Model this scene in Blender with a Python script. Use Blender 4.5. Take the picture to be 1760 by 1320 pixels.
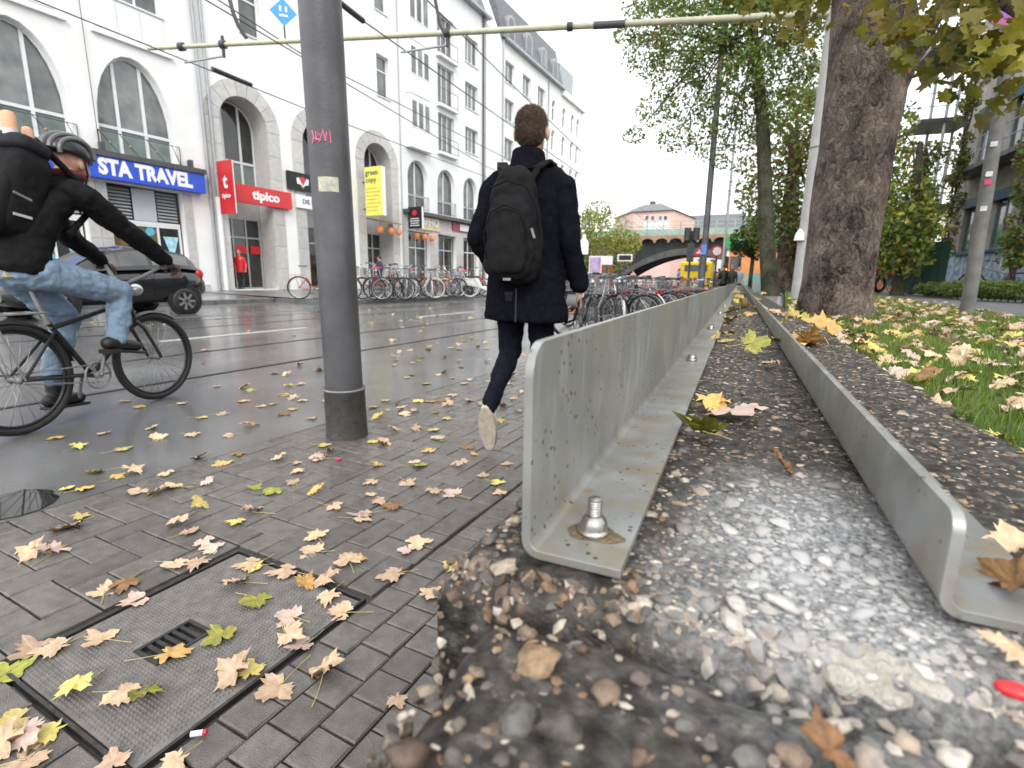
import bpy, bmesh, math, random
from mathutils import Vector, Matrix, Euler, noise
random.seed(7)
R = math.radians
for o in list(bpy.data.objects): bpy.data.objects.remove(o)
scene = bpy.context.scene
COL = scene.collection

# ------------------------------------------------------------------ camera, sky, sun, exposure
FPX, PITCH, YAW, ROLL, CAMH = 880.0, R(11.65), R(27.4), R(0.8), 0.91
cd = bpy.data.cameras.new('camera'); cam = bpy.data.objects.new('camera', cd); COL.objects.link(cam)
cam.location = (0, 0, CAMH)
cam.rotation_mode = 'QUATERNION'
cam.rotation_quaternion = (Matrix.Rotation(YAW, 3, 'Z') @ Matrix.Rotation(math.pi/2-PITCH, 3, 'X') @ Matrix.Rotation(ROLL, 3, 'Z')).to_quaternion()
cd.sensor_fit = 'HORIZONTAL'; cd.sensor_width = 36.0; cd.lens = 36.0*FPX/1760.0
cd.clip_start = 0.02; cd.clip_end = 2000
cd.dof.use_dof = True; cd.dof.focus_distance = 0.95; cd.dof.aperture_fstop = 7.5
scene.camera = cam
w = bpy.data.worlds.new('World'); scene.world = w; w.use_nodes = True
nt = w.node_tree; nt.nodes.clear()
sky = nt.nodes.new('ShaderNodeTexSky'); sky.sky_type = 'NISHITA'; sky.sun_disc = False
sky.sun_elevation = R(38); sky.sun_rotation = R(215); sky.dust_density = 4; sky.air_density = 1
hsv = nt.nodes.new('ShaderNodeHueSaturation'); hsv.inputs['Saturation'].default_value = 0.12
mixs = nt.nodes.new('ShaderNodeMixRGB'); mixs.inputs['Fac'].default_value = 0.8
mixs.inputs['Color2'].default_value = (10.2, 10.45, 10.7, 1)          # even cloud layer
bg = nt.nodes.new('ShaderNodeBackground'); bg.inputs['Strength'].default_value = 0.1
wo = nt.nodes.new('ShaderNodeOutputWorld')
nt.links.new(sky.outputs[0], hsv.inputs['Color']); nt.links.new(hsv.outputs[0], mixs.inputs['Color1'])
nt.links.new(mixs.outputs[0], bg.inputs['Color']); nt.links.new(bg.outputs[0], wo.inputs['Surface'])
sd = bpy.data.lights.new('sun', 'SUN'); sun = bpy.data.objects.new('sun', sd); COL.objects.link(sun)
sd.energy = 1.0; sd.angle = R(25); sd.color = (1.0, .97, .93)
sun.rotation_euler = (R(52), 0, R(35))
vs = scene.view_settings; vs.view_transform = 'Standard'; vs.look = 'None'; vs.gamma = 1; vs.use_curve_mapping = False
vs.exposure = 1.05
scene.render.engine = 'CYCLES'
cy = scene.cycles; cy.use_denoising = True; cy.max_bounces = 6; cy.transparent_max_bounces = 8
cy.sample_clamp_indirect = 8; cy.caustics_reflective = False; cy.caustics_refractive = False
try: cy.denoiser = 'OPENIMAGEDENOISE'
except Exception: pass

# ------------------------------------------------------------------ photo pixel -> direction (depth comes from ground / facade / wall)
cr, sr = math.cos(ROLL), math.sin(ROLL)
def ray(x, y):
    u, v = (x-880)/FPX, (660-y)/FPX
    u, v = u*cr-v*sr, u*sr+v*cr
    fw, up = math.cos(PITCH)+v*math.sin(PITCH), -math.sin(PITCH)+v*math.cos(PITCH)
    return Vector((u*math.cos(YAW)-fw*math.sin(YAW), u*math.sin(YAW)+fw*math.cos(YAW), up))
def on_z(x, y, z=0.0):
    r = ray(x, y); t = (z-CAMH)/r.z; return Vector((r.x*t, r.y*t, z))
def on_x(x, y, X):
    r = ray(x, y); t = X/r.x; return Vector((X, r.y*t, CAMH+r.z*t))
def on_y(x, y, Y):
    r = ray(x, y); t = Y/r.y; return Vector((r.x*t, Y, CAMH+r.z*t))
def at_d(x, y, d):
    r = ray(x, y); t = d/math.hypot(r.x, r.y); return Vector((r.x*t, r.y*t, CAMH+r.z*t))

# ------------------------------------------------------------------ materials
MATS = {}
def M(key, col, rough=.6, var=.15, scale=8.0, bump=0.0, bscale=None, metal=0.0, spec=.5, col2=None, detail=4, island=0.0, coord='Object', rvar=0.0, trans=0.0):
    if key in MATS: return MATS[key]
    m = bpy.data.materials.new(key); m.use_nodes = True; t = m.node_tree; b = t.nodes['Principled BSDF']
    tc = t.nodes.new('ShaderNodeTexCoord')
    n = t.nodes.new('ShaderNodeTexNoise'); n.inputs['Scale'].default_value = scale; n.inputs['Detail'].default_value = detail
    if coord == 'World':
        g = t.nodes.new('ShaderNodeNewGeometry'); src = g.outputs['Position']
    else: src = tc.outputs[coord]
    t.links.new(src, n.inputs['Vector'])
    rp = t.nodes.new('ShaderNodeValToRGB')
    c2 = col2 if col2 else tuple(min(1, c*(1+var)) for c in col)
    c1 = col if col2 else tuple(c*(1-var) for c in col)
    rp.color_ramp.elements[0].position = .3; rp.color_ramp.elements[1].position = .7
    rp.color_ramp.elements[0].color = (*c1, 1); rp.color_ramp.elements[1].color = (*c2, 1)
    t.links.new(n.outputs['Fac'], rp.inputs['Fac'])
    out = rp.outputs['Color']
    if island:
        g2 = t.nodes.new('ShaderNodeNewGeometry'); oi = t.nodes.new('ShaderNodeObjectInfo')
        ad = t.nodes.new('ShaderNodeMath'); ad.operation = 'ADD'
        t.links.new(g2.outputs['Random Per Island'], ad.inputs[0]); t.links.new(oi.outputs['Random'], ad.inputs[1])
        fr = t.nodes.new('ShaderNodeMath'); fr.operation = 'FRACT'; t.links.new(ad.outputs[0], fr.inputs[0])
        mr = t.nodes.new('ShaderNodeMapRange'); mr.inputs['To Min'].default_value = 1-island; mr.inputs['To Max'].default_value = 1+island
        t.links.new(fr.outputs[0], mr.inputs['Value'])
        hs = t.nodes.new('ShaderNodeHueSaturation'); t.links.new(out, hs.inputs['Color']); t.links.new(mr.outputs[0], hs.inputs['Value'])
        mh = t.nodes.new('ShaderNodeMapRange'); mh.inputs['To Min'].default_value = .5-island*.05; mh.inputs['To Max'].default_value = .5+island*.05
        t.links.new(fr.outputs[0], mh.inputs['Value']); t.links.new(mh.outputs[0], hs.inputs['Hue'])
        out = hs.outputs['Color']
    t.links.new(out, b.inputs['Base Color'])
    b.inputs['Roughness'].default_value = rough; b.inputs['Metallic'].default_value = metal; b.inputs['Specular IOR Level'].default_value = spec
    if rvar:
        n3 = t.nodes.new('ShaderNodeTexNoise'); n3.inputs['Scale'].default_value = scale*.35; n3.inputs['Detail'].default_value = 5; t.links.new(src, n3.inputs['Vector'])
        m3 = t.nodes.new('ShaderNodeMapRange'); m3.inputs['From Min'].default_value = .35; m3.inputs['From Max'].default_value = .65
        m3.inputs['To Min'].default_value = max(.02, rough-rvar); m3.inputs['To Max'].default_value = min(1, rough+rvar)
        t.links.new(n3.outputs['Fac'], m3.inputs['Value']); t.links.new(m3.outputs[0], b.inputs['Roughness'])
    if trans:
        b.inputs['Transmission Weight'].default_value = trans
    if bump:
        n2 = t.nodes.new('ShaderNodeTexNoise'); n2.inputs['Scale'].default_value = bscale or scale*3; n2.inputs['Detail'].default_value = 5
        t.links.new(src, n2.inputs['Vector'])
        bp = t.nodes.new('ShaderNodeBump'); bp.inputs['Strength'].default_value = bump; bp.inputs['Distance'].default_value = .01
        t.links.new(n2.outputs['Fac'], bp.inputs['Height']); t.links.new(bp.outputs[0], b.inputs['Normal'])
    MATS[key] = m; return m
def emit(key, col, s=1.0):
    if key in MATS: return MATS[key]
    m = M(key, col, .4); b = m.node_tree.nodes['Principled BSDF']
    b.inputs['Emission Color'].default_value = (*col, 1); b.inputs['Emission Strength'].default_value = s; return m

# ------------------------------------------------------------------ mesh builder
class MB:
    def __init__(s): s.v = []; s.f = []
    def add(s, vs, fs):
        k = len(s.v); s.v += [tuple(p) for p in vs]; s.f += [tuple(i+k for i in f) for f in fs]; return s
    def box(s, x0, x1, y0, y1, z0, z1):
        return s.add([(x0,y0,z0),(x1,y0,z0),(x1,y1,z0),(x0,y1,z0),(x0,y0,z1),(x1,y0,z1),(x1,y1,z1),(x0,y1,z1)],
                     [(0,3,2,1),(4,5,6,7),(0,1,5,4),(1,2,6,5),(2,3,7,6),(3,0,4,7)])
    def obox(s, c, d, u, l, wd, h):                    # box centred at c, long axis d, up axis u
        c = Vector(c); d = Vector(d).normalized(); u = Vector(u); r = d.cross(u).normalized(); u = r.cross(d)
        vs = [c+d*a*l/2+r*b*wd/2+u*e*h/2 for a in (-1,1) for b in (-1,1) for e in (-1,1)]
        return s.add(vs, [(0,1,3,2),(4,6,7,5),(0,4,5,1),(2,3,7,6),(0,2,6,4),(1,5,7,3)])
    def cyl(s, a, b, r0, r1=None, n=10, cap=True):
        return s.tube([a, b], [r0, r0 if r1 is None else r1], n, cap)
    def tube(s, pts, rs, n=8, cap=True):
        pts = [Vector(p) for p in pts]
        if not isinstance(rs, (list, tuple)): rs = [rs]*len(pts)
        k = len(s.v); prev = None
        for i, p in enumerate(pts):
            d = (pts[min(i+1, len(pts)-1)]-pts[max(i-1, 0)])
            if d.length < 1e-9: d = Vector((0,0,1))
            d.normalize()
            if prev is None:
                a = d.orthogonal().normalized()
            else:
                a = prev - d*prev.dot(d)
                a = a.normalized() if a.length > 1e-6 else d.orthogonal().normalized()
            prev = a; b = d.cross(a)
            for j in range(n):
                t = 2*math.pi*j/n; s.v.append(tuple(p+(a*math.cos(t)+b*math.sin(t))*rs[i]))
        for i in range(len(pts)-1):
            for j in range(n):
                q = (j+1) % n
                s.f.append((k+i*n+j, k+i*n+q, k+(i+1)*n+q, k+(i+1)*n+j))
        if cap:
            s.f.append(tuple(k+j for j in reversed(range(n)))); e = k+(len(pts)-1)*n
            s.f.append(tuple(e+j for j in range(n)))
        return s
    def lathe(s, prof, c=(0,0,0), n=16, axis='Z'):
        k = len(s.v)
        for r, z in prof:
            for j in range(n):
                t = 2*math.pi*j/n; x, y = r*math.cos(t), r*math.sin(t)
                p = (x,y,z) if axis == 'Z' else ((z,x,y) if axis == 'X' else (y,z,x))
                s.v.append((c[0]+p[0], c[1]+p[1], c[2]+p[2]))
        for i in range(len(prof)-1):
            for j in range(n):
                q = (j+1) % n; s.f.append((k+i*n+j, k+i*n+q, k+(i+1)*n+q, k+(i+1)*n+j))
        if prof[0][0] > 1e-6: s.f.append(tuple(k+j for j in reversed(range(n))))
        if prof[-1][0] > 1e-6: s.f.append(tuple(k+(len(prof)-1)*n+j for j in range(n)))
        return s
    def ell(s, c, r, n=12, m=8, rot=None):
        vs = []; fs = []
        for i in range(m+1):
            a = math.pi*i/m
            for j in range(n):
                t = 2*math.pi*j/n; p = Vector((r[0]*math.sin(a)*math.cos(t), r[1]*math.sin(a)*math.sin(t), r[2]*math.cos(a)))
                if rot is not None: p = rot @ p
                vs.append(Vector(c)+p)
        for i in range(m):
            for j in range(n):
                q = (j+1) % n; fs.append((i*n+j, (i+1)*n+j, (i+1)*n+q, i*n+q))
        return s.add(vs, fs)
    def cap(s, a, b, r0, r1, n=14):                    # tapered capsule
        a, b = Vector(a), Vector(b); d = b-a; L = d.length; d = d/L if L > 1e-6 else Vector((0,0,1))
        pts = []; rs = []
        for t in (85, 60, 35, 12): pts.append(a-d*r0*math.sin(R(t))); rs.append(r0*math.cos(R(t)))
        for k in range(5): pts.append(a.lerp(b, k/4)); rs.append(r0+(r1-r0)*k/4)
        for t in (12, 35, 60, 85): pts.append(b+d*r1*math.sin(R(t))); rs.append(r1*math.cos(R(t)))
        return s.tube(pts, rs, n)
    def prism(s, poly, h0, h1, plane='XY'):            # extruded polygon
        n = len(poly)
        def P(a, b, h): return (a,b,h) if plane == 'XY' else ((h,a,b) if plane == 'YZ' else (a,h,b))
        return s.add([P(a,b,h0) for a,b in poly]+[P(a,b,h1) for a,b in poly],
                     [tuple(reversed(range(n))), tuple(range(n,2*n))]+[(i,(i+1)%n,n+(i+1)%n,n+i) for i in range(n)])
    def torus(s, c, R0, r, axis='X', n=32, m=6):
        vs = []; fs = []
        for i in range(n):
            t = 2*math.pi*i/n
            for j in range(m):
                a = 2*math.pi*j/m; q = R0+r*math.cos(a); x, y, z = r*math.sin(a), q*math.cos(t), q*math.sin(t)
                p = (x,y,z) if axis == 'X' else ((y,x,z) if axis == 'Y' else (y,z,x))
                vs.append((c[0]+p[0], c[1]+p[1], c[2]+p[2]))
        for i in range(n):
            for j in range(m):
                fs.append((i*m+j, ((i+1)%n)*m+j, ((i+1)%n)*m+(j+1)%m, i*m+(j+1)%m))
        return s.add(vs, fs)
    def mesh(s, name):
        me = bpy.data.meshes.new(name); me.from_pydata(s.v, [], s.f); me.update()
        bm = bmesh.new(); bm.from_mesh(me); bmesh.ops.recalc_face_normals(bm, faces=bm.faces); bm.to_mesh(me); bm.free()
        return me
    def build(s, name, mat, parent=None, smooth=True, loc=None, bevel=0):
        me = s.mesh(name); return link(name, me, mat, parent, smooth, loc, bevel)
def link(name, me, mat, parent=None, smooth=True, loc=None, bevel=0):
    o = bpy.data.objects.new(name, me)
    if mat is not None and not me.materials: me.materials.append(mat)
    COL.objects.link(o)
    if parent is not None: o.parent = parent
    if loc is not None: o.location = loc
    if smooth:
        me.polygons.foreach_set('use_smooth', [True]*len(me.polygons))
        try: me.set_sharp_from_angle(angle=R(40))
        except Exception: pass
    if bevel:
        b = o.modifiers.new('bevel', 'BEVEL'); b.width = bevel; b.segments = 2; b.limit_method = 'ANGLE'; b.angle_limit = R(50)
    return o
def empty(name, loc=(0,0,0), rz=0, parent=None):
    o = bpy.data.objects.new(name, None); o.location = loc; o.rotation_euler = (0,0,rz); o.empty_display_size = .1
    COL.objects.link(o)
    if parent is not None: o.parent = parent
    return o
def tag(o, label=None, cat=None, group=None, kind=None):
    if label: o['label'] = label
    if cat: o['category'] = cat
    if group: o['group'] = group
    if kind: o['kind'] = kind
    return o
def struct(o): o['kind'] = 'structure'; return o
def copy_tree(o, parent=None):
    c = o.copy(); COL.objects.link(c)
    if parent is not None: c.parent = parent
    for ch in o.children: copy_tree(ch, c)
    return c
TMP = bpy.data.scenes.new('scratch')
def evaluated(ob):
    """mesh of an object with its modifiers or curve settings applied, worked out in a scratch scene"""
    TMP.collection.objects.link(ob); vl = TMP.view_layers[0]; vl.update()
    me = bpy.data.meshes.new_from_object(ob.evaluated_get(vl.depsgraph)); TMP.collection.objects.unlink(ob); return me
def sheet(name, polyholes, z, mat, thick=0, parent=None, plane='XY', at=0):
    """flat sheet from outer polygon and hole polygons (2D), with real thickness"""
    cu = bpy.data.curves.new(name, 'CURVE'); cu.dimensions = '2D'; cu.fill_mode = 'BOTH'; cu.extrude = thick/2
    for poly in polyholes:
        sp = cu.splines.new('POLY'); sp.points.add(len(poly)-1); sp.use_cyclic_u = True
        for i, (a, b) in enumerate(poly): sp.points[i].co = (a, b, 0, 1)
    ob = bpy.data.objects.new(name, cu); me = evaluated(ob)
    bpy.data.objects.remove(ob); bpy.data.curves.remove(cu)
    for v in me.vertices:
        a, b, h = v.co
        v.co = (a, b, z+h) if plane == 'XY' else ((at+h, a, b) if plane == 'YZ' else (a, at+h, b))
    me.update()
    bm = bmesh.new(); bm.from_mesh(me); bmesh.ops.remove_doubles(bm, verts=bm.verts, dist=1e-5); bmesh.ops.recalc_face_normals(bm, faces=bm.faces); bm.to_mesh(me); bm.free()
    me.materials.clear()
    return link(name, me, mat, parent, smooth=False)
def text_mesh(name, txt, size, mat, parent, loc, rot, bold=.0, depth=.004, align='CENTER', sx=1.0):
    cu = bpy.data.curves.new(name, 'FONT'); cu.body = txt; cu.size = size; cu.extrude = depth; cu.offset = bold*size; cu.align_x = align; cu.align_y = 'CENTER'
    cu.resolution_u = 3
    ob = bpy.data.objects.new(name, cu); me = evaluated(ob)
    bpy.data.objects.remove(ob); bpy.data.curves.remove(cu)
    me.transform(Matrix.Diagonal((sx,1,1,1))); me.materials.clear()
    o = link(name, me, mat, parent, smooth=False); o.location = loc; o.rotation_euler = rot; return o
FACE_POSX = (R(90), 0, R(90))      # lettering on a plane that faces +X (read from the street)
def blob(name, mb, voxel, mat, parent=None, smooth=4):
    """several closed volumes grown into one continuous surface"""
    me = mb.mesh(name+'_src'); ob = bpy.data.objects.new(name, me)
    r = ob.modifiers.new('r', 'REMESH'); r.mode = 'VOXEL'; r.voxel_size = voxel; r.use_smooth_shade = True
    s = ob.modifiers.new('s', 'SMOOTH'); s.iterations = smooth; s.factor = .5
    m2 = evaluated(ob)
    bpy.data.objects.remove(ob); m2.materials.clear()
    o = link(name, m2, mat, parent, smooth=False)
    m2.polygons.foreach_set('use_smooth', [True]*len(m2.polygons)); return o
# ------------------------------------------------------------------ ground, road, pavements, lawn
m_asph = M('wet_asphalt', (.125,.123,.121), .20, .28, 1.6, .35, 160, rvar=.15, coord='World')
m_asph2 = M('path_asphalt', (.13,.13,.135), .5, .2, 4.0, .4, 120, rvar=.12, coord='World')
m_pave = M('wet_paver', (.122,.108,.098), .23, .25, 26, .42, 300, rvar=.15, island=.16, coord='World')
m_pave_far = M('paving_far', (.10,.092,.09), .25, .3, 5, .4, 60, rvar=.16, coord='World')
for m_ in (m_asph, m_pave, m_pave_far):          # film of rain water
    b_ = m_.node_tree.nodes['Principled BSDF']; b_.inputs['Coat Weight'].default_value = .4; b_.inputs['Coat Roughness'].default_value = .12; b_.inputs['Coat IOR'].default_value = 1.33
m_joint = M('joint_sand', (.042,.039,.036), .75, .4, 40, .5, 200, coord='World')
m_walk = M('far_pavement_slab', (.17,.17,.168), .3, .2, 1.3, .2, 40, rvar=.15, coord='World')
m_kerb = M('kerb_stone', (.14,.14,.14), .5, .3, 6, .3, 60, coord='World')
m_steel = M('wet_rail_steel', (.10,.095,.09), .35, .3, 12, .1, metal=.8, coord='World')
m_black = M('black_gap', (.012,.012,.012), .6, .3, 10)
m_white_line = M('worn_road_paint', (.30,.30,.30), .5, .4, 14, .2, coord='World', col2=(.62,.62,.61))
m_soil = M('soil', (.05,.04,.03), .9, .4, 20, .6, 60, coord='World')
m_lawn = M('lawn_ground', (.045,.07,.018), .9, .4, 9, .6, 60, coord='World', col2=(.09,.115,.03))

struct(MB().box(-400, 400, -60, 700, -.6, -.06).build('ground', M('far_ground', (.10,.10,.10), .6, .2, .5, coord='World'), smooth=False))
RAILS = [-4.60, -6.06, -8.90, -10.34]
road = MB(); edges = [-2.47]
for x in RAILS: edges += [x+.045, x-.045]
edges.append(-12.6)
for i in range(0, len(edges), 2): road.box(edges[i+1], edges[i], -12, 160, -.05, 0)
road.box(-15.6, -12.6, -12, 12.3, -.05, -.004)
road.box(-12.6, -2.47, 160, 400, -.05, 0); road_o = struct(road.build('road', m_asph, smooth=False))
for x in RAILS:
    r = MB(); r.box(x-.045, x+.004, -12, 160, -.055, .002); r.box(x+.034, x+.045, -12, 160, -.055, .001); r.box(x+.004, x+.034, -12, 160, -.055, -.04)
    r.build('tram_rail', m_steel, road_o, smooth=False)
for y0, y1 in ((3.95, 6.4), (9.6, 12.0), (15.2, 17.6), (21, 23.4)):
    MB().box(-7.52, -7.40, y0, y1, .001, .005).build('lane_marking', m_white_line, road_o, smooth=False)
MB().box(-11.35, -11.15, -12, 60, .001, .004).build('gutter_strip', M('gutter_stone', (.15,.15,.14), .4, .25, 5, .3, coord='World'), road_o, smooth=False)
# puddle by the flush edge
pp = [(-2.50+.02*math.sin(k*2.1), .0) for k in range(3)]
pud = [( -2.64+.13*math.cos(t)*(1+.3*math.sin(3*t))+.012*math.sin(5*t), .66+.30*math.sin(t)*(1+.2*math.cos(2*t))+.01*math.cos(7*t)) for t in [2*math.pi*k/28 for k in range(28)]]
pu = sheet('puddle', [pud], .003, M('puddle_water', (.012,.012,.012), .03, .1, 3, spec=.6), .002); struct(pu)
# far pavement, sloping up to the houses, with kerb
fp = MB()
def walk_quad(x0, x1, y0, y1): fp.add([(x0,y0,.24),(x1,y0,.125),(x1,y1,.125),(x0,y1,.24)], [(0,1,2,3)])
walk_quad(-21.2, -15.75, -12, 12.3); walk_quad(-21.2, -12.75, 12.3, 160)
fpo = struct(fp.build('pavement', m_walk, smooth=False))
kb = [(-15.75,-15.6,-12,12.3)] ; n = 0
def kerb(x0,x1,y0,y1): MB().box(x0,x1,y0,y1,-.05,.128).build('kerbstone', m_kerb, fpo, smooth=False, bevel=.015)
y = 2.0
while y < 12.3: kerb(-15.75,-15.60,y+.004,min(y+1.0,12.15)-.004); y += 1.0
x = -15.6
for k in range(3): kerb(-15.6+k*1.0, -14.6+k*1.0-.006, 12.15, 12.30)
for k in range(40): kerb(-12.75,-12.60,12.3+k+.004,13.3+k-.004)
# joints of the far slabs
for k in range(0, 46): MB().box(-20.9,-15.8 if k*.8-4 < 12 else -12.8, k*.8-4, k*.8-3.99, .0, .0).v  # (slab joints live in the material)

# near pavement: clinker pavers in herringbone, with a running strip along the wall
bed = struct(MB().box(-2.47, .6, -3, 120, -.07, -.012).build('brick_pavement', m_joint, smooth=False))
def paver_mesh(lx, ly, seed):
    g = .0022; ch = .0035; h = .012; rn = random.Random(seed)
    a, b = lx/2-g, ly/2-g
    j = lambda: rn.uniform(-.0012, .0012)
    bot = [(-a,-b,-h),(a,-b,-h),(a,b,-h),(-a,b,-h)]
    mid = [(x+j(),y+j(),-ch) for x,y,_ in bot]
    top = [(x*(1-ch/a)+j(), y*(1-ch/b)+j(), j()*.6) for x,y,_ in bot]
    mb = MB(); mb.add(bot+mid+top, [(8,9,10,11)]+[(i,(i+1)%4,4+(i+1)%4,4+i) for i in range(4)]+[(4+i,4+(i+1)%4,8+(i+1)%4,8+i) for i in range(4)])
    return mb
PM = {}
for kind, (lx, ly) in {'h':(.2,.1), 'v':(.1,.2), 's':(.1,.09), 'q':(.1,.1)}.items():
    PM[kind] = [paver_mesh(lx, ly, hash(kind) % 97+i) for i in range(4)]
slab_rect = (-1.535, -.972, .37, .98)
def in_slab(x, y, hx, hy): return x+hx > slab_rect[0]-.01 and x-hx < slab_rect[1]+.01 and y+hy > slab_rect[2]-.01 and y-hy < slab_rect[3]+.01
pav = []
for i in range(-25, -9):
    for j in range(0, 110):
        k = (i-j) % 4
        if k == 0: c = (i*.1+.1+.03, j*.1+.05, 'h')
        elif k == 3: c = (i*.1+.05+.03, j*.1+.1, 'v')
        else: continue
        if c[0]-(.1 if c[2]=='h' else .05) < -2.475 or c[0]+(.1 if c[2]=='h' else .05) > -.955: continue
        pav.append(c)
for i in range(8):
    for j in range(-1, 120):
        pav.append((-.909+i*.1, .03+j*.09+(i % 2)*.045, 's'))
half = {'h':(.1,.05), 'v':(.05,.1), 's':(.05,.045), 'q':(.05,.05)}
pav = [p for p in pav if not in_slab(p[0], p[1], *half[p[2]])]
# cut stones fill the gaps left round the cover and along the edges
occ = set()
for (x, y, k) in pav:
    a, b = half[k]
    if k == 's': continue
    for u in (-.05, .05) if k == 'h' else (0,):
        for v in (-.05, .05) if k == 'v' else (0,): occ.add((round((x+u-.08)*10), round((y+v-.05)*10)))
for i in range(-25, -9):
    for j in range(0, 110):
        x, y = i*.1+.08, j*.1+.05
        if (round((x-.08)*10), round((y-.05)*10)) in occ or x > -.96 or x < -2.46: continue
        if in_slab(x, y, .03, .03): continue
        pav.append((x, y, 'q'))
for k in range(6): pav.append((-1.49+k*.1, .3195, 's'))
pav.sort(key=lambda p: (p[0]+.9)**2+(p[1]-.6)**2)
near = [p for p in pav if p[0] < -.12-.07*p[1]+.0]
sm = {k: [m.mesh('paver') for m in v] for k, v in PM.items()}
for v in sm.values():
    for me in v: me.materials.append(m_pave)
rest = MB()
for n, (x, y, k) in enumerate(near):
    q = random.randrange(4); dz = random.uniform(-.002, .0015); 
    if n < 298:
        o = bpy.data.objects.new('paver', sm[k][q]); o.parent = bed; o.location = (x, y, dz); o.rotation_euler = (random.uniform(-.008,.008), random.uniform(-.008,.008), random.uniform(-.008,.008)); COL.objects.link(o)
    else:
        src = PM[k][q]; rest.add([(a+x, b+y, c+dz) for a,b,c in src.v], src.f)
tag(rest.build('paver_field', m_pave, bed, smooth=False), kind='stuff')
MB().box(-2.47, .5, 11.0, 120, -.012, -.001).build('paver_far_field', m_pave_far, bed, smooth=False)
# the concrete inspection cover with its small grate
sx0, sx1, sy0, sy1 = slab_rect
cov = empty('inspection_cover', ((sx0+sx1)/2, (sy0+sy1)/2, 0)); tag(cov, 'square ribbed concrete inspection cover with a small iron grate set among the brick pavers', 'manhole cover')
hx, hy = (sx1-sx0)/2, (sy1-sy0)/2
gx0, gx1, gy0, gy1 = -1.325+1.2535, -1.225+1.2535, .55-.675, .69-.675
m_cov = M('cover_concrete', (.15,.137,.128), .5, .25, 30, .25, 220, rvar=.12)
# ribbed top: fine ridges crossing the cover
rb = MB(); step = .0085; yy = -hy+.022
MBc = MB().box(-hx+.014, hx-.014, -hy+.014, hy-.014, -.03, -.004)
plate = sheet('concrete_plate', [[(-hx+.014,-hy+.014),(hx-.014,-hy+.014),(hx-.014,hy-.014),(-hx+.014,hy-.014)], [(gx0,gy0),(gx0,gy1),(gx1,gy1),(gx1,gy0)]], -.012, m_cov, .018, cov)
while yy < hy-.02:
    spans = [(-hx+.02, hx-.02)] if not (gy0-.012 < yy < gy1+.012) else [(-hx+.02, gx0-.012), (gx1+.012, hx-.02)]
    for a, b in spans:
        n = int((b-a)/.0125)
        for q in range(n):
            xx = a+q*.0125+(.006 if int(yy*1000) % 2 else 0)
            e = .0052
            rb.add([(xx,yy-.0032,-.0035),(xx+2*e,yy-.0032,-.0035),(xx+2*e,yy+.0032,-.0035),(xx,yy+.0032,-.0035),(xx+e*.4,yy-.0012,-.0008),(xx+1.6*e,yy-.0012,-.0008),(xx+1.6*e,yy+.0012,-.0008),(xx+e*.4,yy+.0012,-.0008)],
                   [(4,5,6,7),(0,1,5,4),(1,2,6,5),(2,3,7,6),(3,0,4,7)])
    yy += step
tag(rb.build('rib_texture', m_cov, cov, smooth=False), kind='stuff')
m_iron = M('cast_iron', (.05,.048,.047), .38, .3, 30, .3, 150, metal=.5)
fr = MB(); t = .008
fr.box(-hx,hx,-hy,-hy+t,-.05,.002); fr.box(-hx,hx,hy-t,hy,-.05,.002); fr.box(-hx,-hx+t,-hy+t,hy-t,-.05,.002); fr.box(hx-t,hx,-hy+t,hy-t,-.05,.002)
fr.build('iron_frame', m_iron, cov, smooth=False)
gr = MB(); g = .010
gr.box(gx0,gx1,gy0,gy0+g,-.03,.0); gr.box(gx0,gx1,gy1-g,gy1,-.03,.0); gr.box(gx0,gx0+g,gy0+g,gy1-g,-.03,.0); gr.box(gx1-g,gx1,gy0+g,gy1-g,-.03,.0)
gro = gr.build('grate', m_iron, cov, smooth=False)
for k in range(1, 6):
    yb = gy0+g+(gy1-gy0-2*g)*k/6; MB().box(gx0+g+.0005,gx1-g-.0005,yb-.005,yb+.005,-.026,-.001).build('grate_bar', m_iron, gro, smooth=False)
MB().box(gx0+g,gx1-g,gy0+g,gy1-g,-.06,-.045).build('drain_pit', m_black, gro, smooth=False)

# lawn bank behind the wall and the path
LZ = .585
ln = MB(); nx, ny = 30, 60
lawn = struct(MB().box(.05, 2.15, -2, 60, -.05, LZ).build('lawn', m_lawn, smooth=False))
struct(MB().box(2.15, 5.7, -4, 70, -.05, LZ-.012).build('path', m_asph2, smooth=False))
struct(MB().box(5.7, 60, -4, 70, -.05, LZ+.004).build('planting_bed', m_lawn, smooth=False))
struct(MB().box(-1.6, 2.15, 60, 70, -.05, .4).build('terrain', m_lawn, smooth=False))
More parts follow.
